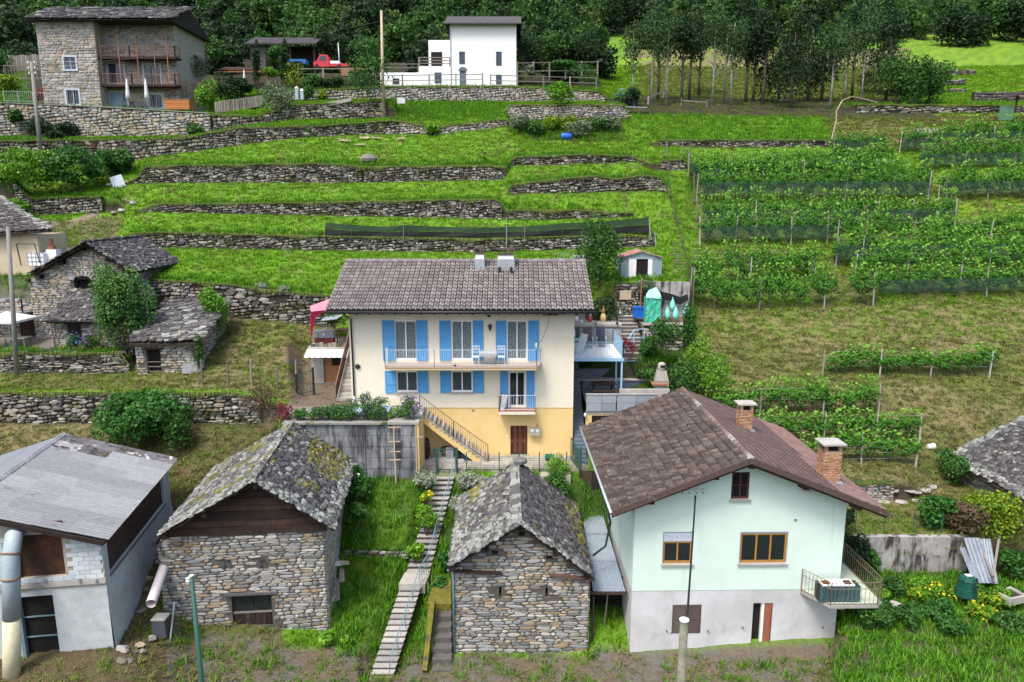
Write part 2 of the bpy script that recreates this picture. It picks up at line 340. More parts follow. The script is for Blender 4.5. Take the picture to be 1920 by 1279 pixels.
def t_slab(rg):
 n = rg.choice((5, 6, 7)); o = []
 for i in range(n):
  t = 2*PI*(i+.5)/n+rg.uniform(-.25, .25)
  c, s_ = math.cos(t), math.sin(t); k = (abs(c)**6+abs(s_)**6)**(-1/6)
  o.append((c*.5*k*rg.uniform(.85, 1.08), s_*.5*k*rg.uniform(.85, 1.08)))
 V = [(x, y, 0) for x, y in o]+[(x*.96, y*.96, 1) for x, y in o]
 F = [(i, (i+1) % n, n+(i+1) % n, n+i) for i in range(n)]+[tuple(range(n, 2*n))]
 return np.array(V), F
def t_tile(prof):
 m = len(prof); V = []
 for y, dz in ((0, 0.75), (1.10, -.05)):
  for x, z in prof: V.append((x, y, z+dz))
 for x, z in prof: V.append((x, 0.0, z+.45))
 F = [(i, i+1, m+i+1, m+i) for i in range(m-1)]+[(2*m+i, 2*m+i+1, i+1, i) for i in range(m-1)]
 return np.array(V), F
def t_brick():
 m = MB().box(-.5, .5, -1, .2, -.5, .5); return np.array(m.v), m.f
_rg = random.Random(3)
T_STONE = [t_stone(_rg) for _ in range(14)]
T_SLAB = [t_slab(_rg) for _ in range(14)]
T_ROMAN = [t_tile([(.0, .1), (.05, .7), (.25, 1), (.42, .85), (.54, .2), (.72, .05), (.86, .15)])]
T_FLAT = [t_tile([(0, .3), (.08, .9), (.2, .5), (.5, .3), (.8, .5), (.90, .9), (.95, .3)])]
T_BRICK = [t_brick()]
_tm = {}
def tmesh(T, i, mt, name):
 k = (id(T), i, mt.name)
 if k not in _tm:
  me = bpy.data.meshes.new(name); me.from_pydata([tuple(v) for v in T[i][0]], [], T[i][1]); me.materials.append(mt); _tm[k] = me
 return _tm[k]
def pieces(recs, T, mt, parent, name, stuff, minpx=9.5, limit=300):
 """recs: (Matrix, template index, apparent px). The largest (>= minpx, at most limit) become objects, the rest one joined part."""
 big = sorted([r for r in recs if r[2] >= minpx], key=lambda r: -r[2])[:limit]
 ids = set(id(r) for r in big)
 for M, i, _ in big: link(name, tmesh(T, i, mt, name), parent, M)
 rest = [r for r in recs if id(r) not in ids]
 if not rest: return
 VV = []; FF = {}; base = 0; RR = {}
 for M, i, _ in rest:
  v, f = T[i]; A = np.array(M)
  VV.append(v @ A[:3, :3].T + A[:3, 3]); r = RND.random()
  for t in f:
   FF.setdefault(len(t), []).append([base+j for j in t]); RR.setdefault(len(t), []).append(r)
  base += len(v)
 ks = sorted(FF)
 me = np_mesh(stuff, np.concatenate(VV), [(k, np.array(FF[k])) for k in ks], mt, np.concatenate([RR[k] for k in ks]))
 o = link(stuff, me, parent); o['kind'] = 'stuff'; return o
def basis(o, u, n, v, su, sn, sv):
 M = Matrix.Identity(4)
 for c, (a, s) in enumerate(((u, su), (n, sn), (v, sv))):
  for r in range(3): M[r][c] = a[r]*s
 for r in range(3): M[r][3] = o[r]
 return M
def stone_face(parent, path, sw, sh, mt, name='stone', Yv=40, depth=.06, holes=(), seed=1, minpx=9.5, top=None, wob=.04, limit=300, stuff='small_stones', skip=0.0):
 """path: list of (x, y, zb, zt) in local coordinates; the wall faces to the right-hand side of -normal (towards -y for +x paths)."""
 rg = random.Random(seed); s = [0]
 for a, b in zip(path, path[1:]): s.append(s[-1]+math.hypot(b[0]-a[0], b[1]-a[1]))
 L = s[-1]; xs, ys, zb, zt = (np.array([p[i] for p in path], float) for i in range(4)); S = np.array(s)
 zmin = zb.min(); zmax = zt.max() if top is None else max(top(t) for t in np.linspace(0, L, 60))
 recs = []; z = zmin
 while z < zmax:
  ch = sh*rg.uniform(.65, 1.4); t = -sw*rg.random()
  while t < L:
   w = sw*rg.choice((.5, .7, .9, 1.1, 1.4, 1.9))*rg.uniform(.85, 1.15); c = t+w/2
   if t < 0: c = (t+w)/2; ww = t+w
   elif t+w > L: ww = L-t; c = t+ww/2
   else: ww = w
   t += w
   if ww < .05: continue
   hz = z+ch/2+wob*math.sin(c*1.7+z*3)
   h = ch*rg.uniform(.85, 1.12)
   lo = np.interp(c, S, zb); hi = np.interp(c, S, zt) if top is None else min(top(max(0, c-ww/2)), top(min(L, c+ww/2)))
   if hz-h*.3 < lo-.1 or hz+h*.35 > hi: continue
   if skip and rg.random() < skip: continue
   bad = False
   for (a, b, e, g) in holes:
    if c+ww*.42 > a and c-ww*.42 < b and hz+h*.4 > e and hz-h*.4 < g: bad = True
   if bad: continue
   x = np.interp(c, S, xs); y = np.interp(c, S, ys)
   x2 = np.interp(min(c+.1, L), S, xs)-np.interp(max(c-.1, 0), S, xs); y2 = np.interp(min(c+.1, L), S, ys)-np.interp(max(c-.1, 0), S, ys)
   u = Vector((x2, y2, 0)).normalized(); n = Vector((-u.y, u.x, 0)); v = Vector((0, 0, 1))
   a = rg.uniform(-.09, .09); u2 = u*math.cos(a)+v*math.sin(a); v2 = v*math.cos(a)-u*math.sin(a)
   g_ = .97
   recs.append((basis((x, y, hz), u2, n, v2, ww*g_, depth*rg.uniform(.6, 1.5), h*g_), rg.randrange(len(T_STONE)), ww*FPX/Yv))
  z += ch*.94
 return pieces(recs, T_STONE, mt, parent, name, stuff, minpx, limit)
def slab_roof(parent, o, u, v, Wd, L, mt, Yv=30, sw=.42, ex=.2, seed=1, name='roof_slab', minpx=9.5, limit=300, edge=None, emat=None, thick=.05, mats=None):
 """stone slabs on the plane o + a*u + b*v ; a in 0..Wd along the eave, b in 0..L upslope"""
 rg = random.Random(seed); u = Vector(u).normalized(); v = Vector(v).normalized(); n = u.cross(v).normalized(); o = Vector(o)
 groups = {}; b = 0; row = 0
 while b < L-.02:
  a = -rg.uniform(0, sw*.7); e = ex*rg.uniform(.8, 1.2)
  while a < Wd:
   w = sw*rg.uniform(.55, 1.45); l = e*rg.uniform(1.7, 2.4); c = a+w/2
   wob = rg.uniform(-.05, .06)
   p = o+u*c+v*(b+l*.38+wob)+n*(.02+rg.uniform(0, .035))
   tilt = math.radians(rg.uniform(4, 10)); rz = rg.uniform(-.14, .14)
   v2 = (v*math.cos(tilt)-n*math.sin(tilt)); n2 = u.cross(v2)
   u3 = u*math.cos(rz)+v2*math.sin(rz); v3 = v2*math.cos(rz)-u*math.sin(rz)
   m_ = mt
   if mats: m_ = mats(c, b, rg)
   th = thick*rg.uniform(.7, 1.6)
   groups.setdefault(m_.name, []).append((basis(p, u3, v3, n2, w*1.04, l, th), rg.randrange(len(T_SLAB)), w*FPX/Yv))
   a += w
  b += e
 tot = sum(len(g) for g in groups.values())
 for k, g in groups.items():
  pieces(g, T_SLAB, MATS[k], parent, name, 'small_slabs', minpx, int(limit*len(g)/tot))
def tile_roof(parent, o, u, v, Wd, L, tw, tl, T, mt, hgt=.06, Yv=40, name='roof_tile', limit=300, minpx=7.5, seed=1, clip=None):
 rg = random.Random(seed); u = Vector(u).normalized(); v = Vector(v).normalized(); n = u.cross(v).normalized(); o = Vector(o)
 nu = round(Wd/tw); nv = round(L/tl); tw = Wd/nu; tl = L/nv; recs = []
 for j in range(nv):
  for i in range(nu):
   p = o+u*(i*tw)+v*(j*tl+rg.uniform(-.008, .008))+n*rg.uniform(0, .008)
   recs.append((basis(p, u, v, n, tw, tl, hgt), 0, tw*FPX/Yv*(1+.001*(nv-j))))
 pieces(recs, T, mt, parent, name, 'small_tiles', minpx, limit)
def wall(mb, x0, x1, z0, top, holes=(), brk=(), depth=.2, M=None, sides=True):
 tf = top if callable(top) else (lambda x: top)
 xs = sorted(set([x0, x1]+[h[0] for h in holes]+[h[1] for h in holes]+list(brk)))
 xs = [x for x in xs if x0 <= x <= x1]
 for a, b in zip(xs, xs[1:]):
  zs = sorted(set([z0]+[z for h in holes for z in h[2:4]])); ta, tb = tf(a), tf(b)
  zs = [z for z in zs if z0 <= z < min(ta, tb)-.01]
  for i, z in enumerate(zs):
   last = i == len(zs)-1
   zu = None if last else zs[i+1]; mz = z+.001; mx = (a+b)/2
   if any(h[0] <= mx <= h[1] and h[2] <= mz < h[3] for h in holes): continue
   mb.add([(a, 0, z), (b, 0, z), (b, 0, tb if last else zu), (a, 0, ta if last else zu)], [(0, 1, 2, 3)], M)
 for (a, b, z, zu) in [h[:4] for h in holes]:
  mb.add([(a, 0, z), (b, 0, z), (b, depth, z), (a, depth, z)], [(0, 1, 2, 3)], M)
  mb.add([(a, 0, zu), (b, 0, zu), (b, depth, zu), (a, depth, zu)], [(3, 2, 1, 0)], M)
  mb.add([(a, 0, z), (a, depth, z), (a, depth, zu), (a, 0, zu)], [(0, 1, 2, 3)], M)
  mb.add([(b, 0, z), (b, depth, z), (b, depth, zu), (b, 0, zu)], [(3, 2, 1, 0)], M)
 return mb
def window(parent, x0, x1, z0, z1, fm, n=2, y=.1, glass=None, fw=.07, curtain=None, bars=0, sill=None, name='window', M=None, mid=None, lab=None):
 """frame as a part, panes / curtains / sill as its children"""
 mb = MB(); d = .06
 mb.box(x0, x0+fw, y-d/2, y+d/2, z0, z1); mb.box(x1-fw, x1, y-d/2, y+d/2, z0, z1)
 mb.box(x0+fw, x1-fw, y-d/2, y+d/2, z1-fw, z1); mb.box(x0+fw, x1-fw, y-d/2, y+d/2, z0, z0+fw*1.3)
 xs = [x0+fw+(x1-x0-2*fw)*i/n for i in range(n+1)]; mw = mid or fw*.9
 for x in xs[1:-1]: mb.box(x-mw/2, x+mw/2, y-d/2-.012, y+d/2, z0+fw*1.3, z1-fw)
 f = mb.build(name, fm, parent, M=M)
 if lab: f['label'] = lab
 for a, b in zip(xs, xs[1:]):
  g = MB().box(a+.01, b-.01, y-.008, y+.004, z0+fw*1.3, z1-fw); g.build('pane', glass or M_GLASSD, f)
  if bars:
   q = MB()
   for i in range(1, bars+1):
    z = z0+fw+(z1-z0-2*fw)*i/(bars+1); q.box(a+.012, b-.012, y-.03, y-.010, z-.015, z+.015)
   q.build('glazing_bar', fm, f)
  if curtain:
   k = 14; pv = []; 
   for i in range(k+1):
    x = a+(b-a)*i/k; yy = y+.07+.02*(i % 2); pv += [(x, yy, z0+fw), (x, yy, z1-fw)]
   MB().add(pv, [(2*i, 2*i+2, 2*i+3, 2*i+1) for i in range(k)]).build('curtain', curtain, f)
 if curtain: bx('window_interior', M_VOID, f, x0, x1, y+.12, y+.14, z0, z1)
 if sill: bx('sill', sill, f, x0-.08, x1+.08, -.10, y-d/2-.004, z0-.07, z0-.002)
 return f
def shutter(parent, x0, x1, z0, z1, mt, y=-.05, split=None, M=None):
 mb = MB(); fw = .07; d = .035
 mb.box(x0, x0+fw, y-d, y, z0, z1); mb.box(x1-fw, x1, y-d, y, z0, z1)
 zs = [z0, z1] if split is None else [z0, z0+(z1-z0)*split, z1]
 for z in zs[1:-1]: mb.box(x0+fw, x1-fw, y-d, y, z-.04, z+.04)
 mb.box(x0+fw, x1-fw, y-d, y, z0, z0+fw); mb.box(x0+fw, x1-fw, y-d, y, z1-fw, z1)
 z = z0+fw+.01
 while z < z1-fw-.03:
  mb.add([(x0+fw, y-d+.002, z), (x1-fw, y-d+.002, z), (x1-fw, y-.004, z+.062), (x0+fw, y-.004, z+.062)], [(0, 1, 2, 3)]); z += .075
 mb.box(x0+fw, x1-fw, y-.003, y-.001, z0+fw, z1-fw)
 return mb.build('shutter', mt, parent, M=M)
def railing(parent, pts, h, mt, sp=.12, r=.012, posts=True, name='railing', rails=(1.0, .12), pr=.02):
 mb = MB()
 for a, b in zip(pts, pts[1:]):
  a = Vector(a); b = Vector(b); up = Vector((0, 0, h)); L = (b-a).length
  for k in rails: mb.bar(a+up*k, b+up*k, r*2.2, r*2)
  n = max(1, int(L/sp)) if sp else 1
  for i in range(n+1):
   p = a.lerp(b, i/n)
   if i in (0, n): mb.bar(p, p+up, pr*2)
   elif sp: mb.bar(p+up*rails[-1], p+up*rails[0], r*1.3)
 return mb.build(name, mt, parent)
# ------------------------------------------------------------------ terrain from depth curves (column, distance, pixel row or height)
def curve(pts):
 out = []
 for px, Y, v in pts:
  if v < 0 and v > -60: p = (XZ(px, Y, v)/Y, Y, v)
  else:
   q = P(px, v, Y); p = (q.x/Y, Y, q.z)
  out.append(p)
 out.sort(); return np.array(out)
CUR = {}
def cv(n, *p): CUR[n] = curve(p)
cv('00', (-300, 8, -23), (2200, 8, -22))
cv('01', (-300, 20, -18.2), (250, 20, -18.2), (420, 20, -20), (1150, 20, -20.6), (1500, 20, -19.8), (1640, 20, -18.2), (2200, 20, -18))
cv('02', (-300, 27, -17.4), (200, 27, -17.4), (300, 27.5, -17.8), (380, 28, -18.6), (600, 28.6, -19.1), (700, 29.6, -19.2), (790, 30, -19.2), (850, 29, -19.3), (1180, 27.6, -19.6), (1560, 27.6, -19), (1590, 28, -17.6), (2200, 28, -17.5))
cv('03', (-300, 34.5, -15.3), (290, 34.5, -15.2), (420, 33, -16.3), (640, 33, -17.2), (760, 33, -17.3), (900, 33, -17.36), (1180, 33, -17.4), (1540, 32.0, -17.3), (1600, 31.5, 1072), (2200, 31.5, 1072))
cv('03t', (-300, 34.8, -15.25), (290, 34.8, -15.15), (420, 33.2, -16.2), (640, 33.2, -17.1), (760, 33.2, -17.15), (900, 33.2, -17.24), (1180, 33.2, -17.3), (1540, 32.2, -17.2), (1600, 31.75, -15.5), (2200, 31.75, -15.5))
cv('04', (-300, 37.5, -13.7), (300, 37.5, -13.8), (480, 36.2, -14.4), (525, 36.5, -14.5), (534, 36.9, -14.6), (782, 36.9, -14.5), (845, 37.6, -14.6), (1090, 37.6, -14.6), (1110, 37, -15.6), (1500, 36, -15.4), (1600, 35.3, 935), (1705, 35.3, 935), (1760, 35.3, -15.0), (2200, 35.3, -14.9))
cv('04t', (-300, 37.7, -13.6), (300, 37.7, -13.7), (526, 36.6, -14.4), (533, 37.0, -11.65), (781, 37.0, -11.6), (784, 37.75, -14.55), (845, 37.8, -14.55), (1090, 37.8, -14.55), (1110, 37.3, -15.5), (1500, 36.3, -15.3), (1590, 35.55, -14.2), (1705, 35.55, -14.15), (1730, 35.5, -14.8), (1785, 35.5, -15.0), (2200, 35.5, -15.0))
cv('05', (-300, 40, -12.4), (430, 40, -12.4), (490, 39.8, -12.3), (540, 39.6, -11.6), (660, 39.6, -11.5), (781, 39.6, -11.5), (784, 39.7, -14.5), (1084, 39.7, -14.5), (1110, 39.5, -14.0), (1300, 39.5, -13.4), (1450, 38.5, -13.6), (1700, 38.5, -13.6), (1770, 38.5, -13.9), (1790, 38.3, -14.9), (2200, 38.3, -14.9))
cv('05t', (-300, 40.2, -10.7), (430, 40.2, -10.7), (500, 40.1, -11.0), (560, 40, -11.5), (781, 40, -11.5), (784, 40, -14.5), (1084, 40, -14.5), (1110, 40.2, -13.4), (1300, 40.5, -12.9), (1450, 41, 785), (1700, 41, 785), (2200, 41, -12.2))
cv('06', (-300, 43.9, -10.5), (235, 43.9, -10.5), (380, 43.9, -10.0), (540, 44, -9.9), (570, 44.8, -11.5), (660, 44.8, -11.5), (781, 44, -11.7), (1078, 44, -13), (1110, 44.3, -12.2), (1200, 44.0, -11.0), (1300, 43.9, -10.9), (1400, 44, 712), (1860, 44, 712), (2200, 44, -10.4))
cv('06t', (-300, 44.1, -9.2), (235, 44.1, -9.2), (250, 44.1, -10.3), (540, 44.2, -9.85), (570, 45.2, -11.45), (660, 45.2, -11.45), (781, 44.2, -11.6), (1078, 44.2, -12), (1110, 44.6, -9.9), (1200, 44.3, -9.7), (1300, 44.1, -10.3), (1400, 44.2, 709), (1860, 44.2, 709), (2200, 44.2, -10.3))
cv('07', (-300, 49.5, -8.8), (250, 49.5, -8.6), (290, 49.5, -8.2), (430, 49.5, 592), (540, 49.5, 602), (620, 49.5, -8.4), (660, 48.5, -9.2), (1078, 48.5, -9), (1110, 48.8, -8.0), (1160, 48.9, -7.7), (1285, 48.9, -7.6), (1310, 49.5, -7.9), (1400, 50.3, 580), (1920, 50.3, 570), (2200, 50.3, 570))
cv('07t', (-300, 50.3, -5.2), (250, 50.3, -5.0), (290, 49.9, 523), (430, 49.9, 532), (500, 49.9, 542), (620, 49.9, 553), (660, 49.9, -5.6), (1078, 50, -5.3), (1150, 49.3, -5.3), (1285, 49.3, -5.25), (1305, 50.3, -7.2), (1400, 50.7, 577), (1920, 50.7, 567), (2200, 50.7, 567))
cv('08', (-300, 56, -2.4), (100, 56, 452), (230, 57, 462), (610, 57, 468), (900, 57, 472), (1215, 57, 462), (1260, 57, 457), (1300, 56, 468), (1450, 56, 464), (2200, 56, 475))
cv('08t', (-300, 56.2, -2.3), (100, 56.2, 449), (225, 57.2, 459), (250, 57.2, 438), (300, 57.2, 435), (610, 57.2, 443), (900, 57.2, 448), (1180, 57.2, 440), (1215, 57.2, 443), (1235, 57.2, 454), (1260, 57.2, 453), (1300, 56.2, 466), (2200, 56.2, 472))
cv('09', (-300, 60, -.9), (100, 60, 412), (285, 60.3, 396), (600, 60.3, 402), (900, 60.3, 408), (1000, 60.3, 411), (1100, 60.3, 408), (1250, 60.3, 405), (1300, 60, 425), (2200, 60, 425))
cv('09t', (-300, 60.2, -.8), (100, 60.2, 410), (270, 60.5, 393), (290, 60.5, 383), (600, 60.5, 380), (900, 60.5, 374), (935, 60.5, 374), (950, 60.5, 394), (1100, 60.5, 395), (1180, 60.5, 400), (1250, 60.5, 403), (1300, 60.3, 422), (2200, 60.3, 422))
cv('10', (-300, 62, -.5), (60, 62, 404), (215, 62, 401), (240, 62, 388), (300, 62, 372), (940, 62, 366), (960, 62, 361), (1100, 62, 357), (1235, 62, 353), (1300, 62.5, 385), (2200, 62.5, 385))
cv('10t', (-300, 62.2, .6), (60, 62.2, 372), (215, 62.2, 368), (235, 62.2, 386), (300, 62.2, 369), (940, 62.2, 363), (960, 62.3, 346), (1050, 62.3, 336), (1110, 62.3, 330), (1150, 62.3, 337), (1200, 62.3, 329), (1235, 62.3, 331), (1248, 62.2, 350), (1300, 62.7, 382), (2200, 62.7, 382))
cv('11', (-300, 65, 360), (100, 65, 360), (262, 65, 342), (680, 65, 341), (945, 65, 336), (960, 66, 310), (1100, 66, 307), (1195, 66, 303), (1225, 66, 320), (1290, 66, 314), (1300, 66, 345), (2200, 66, 345))
cv('11t', (-300, 65.2, 356), (100, 65.2, 356), (258, 65.2, 339), (275, 65.2, 312), (600, 65.2, 307), (690, 65.2, 314), (930, 65.2, 311), (948, 65.2, 316), (960, 66.2, 295), (1100, 66.2, 290), (1185, 66.2, 294), (1200, 66.2, 300), (1232, 66.2, 302), (1285, 66.2, 299), (1300, 66.3, 342), (2200, 66.3, 342))
cv('12', (-300, 70, 318), (20, 70, 316), (250, 70, 300), (300, 70, 292), (380, 70, 282), (450, 70, 270), (560, 71, 257), (700, 73, 250), (830, 73, 250), (950, 74, 235), (1000, 72, 268), (1200, 72, 272), (1222, 70.5, 274), (1560, 70.5, 274), (1600, 71, 283), (2200, 71, 283))
cv('12t', (-300, 70.3, 268), (200, 70.3, 263), (290, 70.2, 262), (360, 70.2, 257), (450, 70.2, 240), (560, 71.2, 238), (640, 71.5, 232), (740, 73.2, 226), (780, 73.2, 234), (830, 73.2, 238), (950, 74.2, 224), (1000, 72.2, 265), (1200, 72.2, 270), (1228, 70.7, 263), (1560, 70.7, 263), (1600, 71.2, 281), (2200, 71.2, 281))
cv('13', (-300, 76, 260), (380, 76, 256), (420, 76, 248), (480, 76, 234), (550, 76, 224), (740, 77, 222), (945, 78, 210), (955, 77, 226), (1168, 77, 222), (1180, 77, 226), (1400, 76, 238), (1560, 76, 240), (2200, 76, 246))
cv('13t', (-300, 76.3, 195), (10, 76.3, 195), (200, 76.3, 203), (420, 76.3, 216), (480, 76.3, 220), (550, 76.3, 198), (735, 77.2, 190), (745, 77.2, 218), (945, 78.2, 207), (953, 77.3, 198), (1168, 77.3, 197), (1176, 77.2, 224), (1400, 76.2, 236), (2200, 76.2, 244))
cv('14', (-300, 86, 214), (400, 86, 213), (440, 86, 200), (550, 86, 190), (735, 88, 186), (760, 88, 190), (950, 88, 192), (1120, 88, 190), (1170, 86, 196), (1290, 84, 198), (1560, 82, 212), (2200, 82, 212))
cv('14t', (-300, 86.2, 213), (400, 86.2, 212), (440, 86.2, 196), (550, 86.2, 172), (730, 88.2, 164), (950, 88.2, 163), (1120, 88.2, 172), (1150, 86.2, 194), (1290, 84.2, 196), (1555, 82.2, 208), (1580, 82.2, 197), (1900, 82.2, 199), (2200, 82.2, 199))
cv('15', (-300, 98, 180), (340, 98, 180), (400, 100, 170), (740, 100, 165), (970, 100, 163), (1120, 100, 165), (1200, 98, 178), (1400, 97, 184), (1700, 97, 183), (1750, 96, 190), (2200, 96, 190))
cv('16', (-300, 120, 110), (400, 118, 120), (740, 115, 128), (970, 112, 128), (1120, 115, 130), (1300, 120, 120), (1750, 120, 122), (2200, 120, 115))
cv('17', (-300, 170, 20), (970, 165, 20), (1120, 170, 40), (1400, 170, 50), (2200, 170, 25))
cv('18', (-300, 260, -130), (2200, 260, -130))
KN = sorted(CUR)
def prof(a):
 a = np.atleast_1d(np.asarray(a, float))
 Y = np.array([np.interp(a, CUR[k][:, 0], CUR[k][:, 1]) for k in KN]); Z = np.array([np.interp(a, CUR[k][:, 0], CUR[k][:, 2]) for k in KN])
 for i in range(1, len(KN)): Y[i] = np.maximum(Y[i], Y[i-1]+.02)
 return Y, Z
def gz(x, y):
 Y, Z = prof(x/y); return float(np.interp(y, Y[:, 0], Z[:, 0]))
def G(px, Y, dz=0):
 """ground point at column px and distance Y"""
 x = (px-960)/FPX*Y/.97
 for _ in range(3):
  z = gz(x, Y); v = (639.5-pyr(z/Y))/FPX; x = (px-960)/FPX*Y/(v*SP+CP)
 return Vector((x, Y, gz(x, Y)+dz))
def GP(px, py, lo=24, hi=160):
 """ground point seen at a pixel: first hit going outwards"""
 for Y in np.arange(lo, hi, .1):
  q = P(px, py, Y)
  if gz(q.x, Y) >= q.z: return Vector((q.x, Y, gz(q.x, Y)))
 return P(px, py, hi)
NA = 760
A = np.linspace(-1.25, 1.25, NA)
PY_, PZ_ = prof(A)
rowsY = []; rowsZ = []; steep = []
for k in range(len(KN)-1):
 dY = PY_[k+1]-PY_[k]; md = np.median(dY)
 n = 2 if md < .5 else int(min(24, max(4, md/.45)))
 if k == 0: n = 6
 for i in range(n):
  t = i/n; rowsY.append(PY_[k]+dY*t); rowsZ.append(PZ_[k]+(PZ_[k+1]-PZ_[k])*t)
  steep.append((k, t, md))
rowsY.append(PY_[-1]); rowsZ.append(PZ_[-1]); steep.append((len(KN)-1, 0, 9))
TY = np.array(rowsY); TZ = np.array(rowsZ); TX = TY*A[None, :]
NR = len(TY)
for r, (k, t, md) in enumerate(steep):
 amp = .26*min(1, t*4)*min(1, (1-t)*4) if md > .5 else 0
 if k in (5, 6, 7): amp *= .3
 if amp <= 0: continue
 for c in range(NA):
  x, y = TX[r, c], TY[r, c]
  q = noise.noise(Vector((x*.45, y*.45, 1)))*.6+noise.noise(Vector((x*1.3, y*1.3, 4)))*.45+noise.noise(Vector((x*3.1, y*3.1, 9)))*.2
  TZ[r, c] += amp*q
_sx = [P(836, 888, 37.55), P(783, 1072, 32.45), P(772, 1112, 31.6), P(712, 1275, 27.2)]
for a, b in zip(_sx, _sx[1:]):
 f = (TY-b.y)/(a.y-b.y); m = (f >= -.02) & (f <= 1.02); sx = b.x+(a.x-b.x)*f; sz = b.z+(a.z-b.z)*f
 w = np.abs(TX-sx); TZ = np.where(m & (w < 1.0), np.minimum(TZ, sz-.42+np.clip(w-.6, 0, 1)*.9), TZ)
tv = np.stack([TX.ravel(), TY.ravel(), TZ.ravel()], 1)
idx = np.arange(NR*NA).reshape(NR, NA)
tf = np.stack([idx[:-1, :-1].ravel(), idx[:-1, 1:].ravel(), idx[1:, 1:].ravel(), idx[1:, :-1].ravel()], 1)
tpy = np.array([pyr(r) for r in (TZ/TY).ravel()]).reshape(NR, NA)
tpx = 960+A[None, :]*FPX*(((639.5-tpy)/FPX)*SP+CP)
LUSH = np.array((.095, .20, .012)); HAY = np.array((.18, .155, .07)); OLIV = np.array((.11, .13, .032)); DIRT = np.array((.16, .125, .09))
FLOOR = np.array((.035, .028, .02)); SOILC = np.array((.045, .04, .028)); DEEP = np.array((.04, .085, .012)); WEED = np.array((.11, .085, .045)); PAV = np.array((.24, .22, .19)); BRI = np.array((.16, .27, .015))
tcol = np.zeros((NR, NA, 3)); gl = np.zeros((NR, NA)); gh = np.zeros((NR, NA)); gt = np.zeros((NR, NA))   # lush, dry, tall
nz1 = np.zeros((NR, NA)); nz2 = np.zeros((NR, NA))
for r in range(NR):
 for c in range(NA):
  x, y = TX[r, c], TY[r, c]
  nz1[r, c] = noise.noise(Vector((x*.22, y*.3, 7))); nz2[r, c] = noise.noise(Vector((x*.9, y*1.1, 17)))
def setz(m, col, l=0, h=0, t=0, mixn=None, col2=None):
 if mixn is not None and col2 is not None:
  f = np.clip(mixn[m]*2.2+.5, 0, 1)[:, None]; tcol[m] = np.array(col)*(1-f)+np.array(col2)*f
 else: tcol[m] = col
 gl[m] = l; gh[m] = h; gt[m] = t
X_, Y_ = tpx+nz1*26+nz2*16, TY+nz2*.12*(TY > 40.5)
setz(Y_ > 0, LUSH, 1, 0, 0, nz1, LUSH*1.25)
q = nz2 + nz1*.6
setz((Y_ > 45) & (q > .30), LUSH*.8+HAY*.25, .6, .5)
R_ = X_ > 1296
setz(R_ & (Y_ < 51) & (Y_ > 35), OLIV, .12, 1, 0, nz1+nz2*.5, HAY)
setz(R_ & (Y_ > 47) & (Y_ < 51), OLIV*.8+LUSH*.3, .5, .6, 0, nz2, HAY)
setz(R_ & (Y_ >= 51) & (Y_ < 66.4), OLIV, .5, .6, 0, nz1+nz2, LUSH)
setz(R_ & (X_ > 1740) & (Y_ > 52) & (Y_ < 66), OLIV*1.1, .5, .6, 0, nz2, BRI)
setz(R_ & (X_ > 1640) & (Y_ > 66.4) & (Y_ < 76), LUSH*1.1, 1, .2)
setz((X_ > 1557) & (Y_ > 71.3) & (Y_ < 81), HAY*1.05, .15, 1, 0, nz1+nz2, OLIV*1.3)
setz((X_ > 1170) & (X_ < 1557) & (Y_ > 70.5) & (Y_ < 82), LUSH*.85, 1, 0, .15, nz1, LUSH*1.1)
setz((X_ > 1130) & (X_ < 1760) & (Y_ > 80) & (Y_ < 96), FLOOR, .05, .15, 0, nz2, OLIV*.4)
setz((X_ > 1180) & (X_ < 1760) & (Y_ >= 96) & (Y_ < 135), OLIV*1.3, .5, .6, 0, nz2, HAY)
setz((X_ > 1700) & (Y_ > 86) & (Y_ < 150), BRI, 1, 0, .1, nz2, LUSH)
setz((X_ > 1120) & (X_ < 1200) & (Y_ > 90) & (Y_ < 125), BRI, 1)
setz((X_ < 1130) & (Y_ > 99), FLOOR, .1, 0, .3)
setz(Y_ > 150, DEEP*.5)
setz((X_ > 955) & (X_ < 1175) & (Y_ > 72.4) & (Y_ < 77), OLIV, .6, .4, 1, nz2, HAY)
setz((X_ > 742) & (X_ < 950) & (Y_ > 75) & (Y_ < 88), LUSH*1.05, 1, 0, .5)
L_ = X_ < 640
setz(L_ & (X_ > 290) & (Y_ > 40.3) & (Y_ < 49.6), OLIV*1.3, .14, 1, 0, nz1+nz2*.6+.1, HAY)
setz((X_ < 300) & (Y_ > 40.2) & (Y_ < 44), OLIV*1.1, .3, 1, 0, nz2, HAY)
setz((X_ < 520) & (Y_ > 26) & (Y_ < 40), WEED, .12, .9, 0, nz2, OLIV*.7)
setz((X_ < 230) & (Y_ > 33) & (Y_ < 40), HAY*1.1, .05, 1, 0, nz2, HAY*.75)
setz((X_ < 300) & (Y_ >= 44.1) & (Y_ < 50), PAV*.7, 0)
setz((X_ < 230) & (Y_ > 50) & (Y_ < 60), OLIV, .6, .4, 0, nz2, DIRT)
setz((X_ < 60) & (Y_ > 50), DEEP, .4, 0, .5)
pth = np.abs(tpx-(240-(tpy-375)*2.4)) < 14
setz(pth & (tpy > 373) & (tpy < 420) & (X_ > 120) & (X_ < 260), DIRT*1.3, .1, .1)
setz((X_ > 632) & (X_ < 850) & (Y_ > 27) & (Y_ < 36.7), DEEP*1.3, 1, 0, .75, nz2, LUSH*.7)
setz((X_ > 850) & (X_ < 1180) & (Y_ > 30) & (Y_ < 37.5), DEEP*.8, .2, 0, .3)
setz((X_ > 532) & (X_ < 784) & (Y_ > 36.9) & (Y_ < 40), PAV*.8)
setz((X_ > 540) & (X_ < 660) & (Y_ > 39.9) & (Y_ < 47), DIRT*.9, .02, .05)
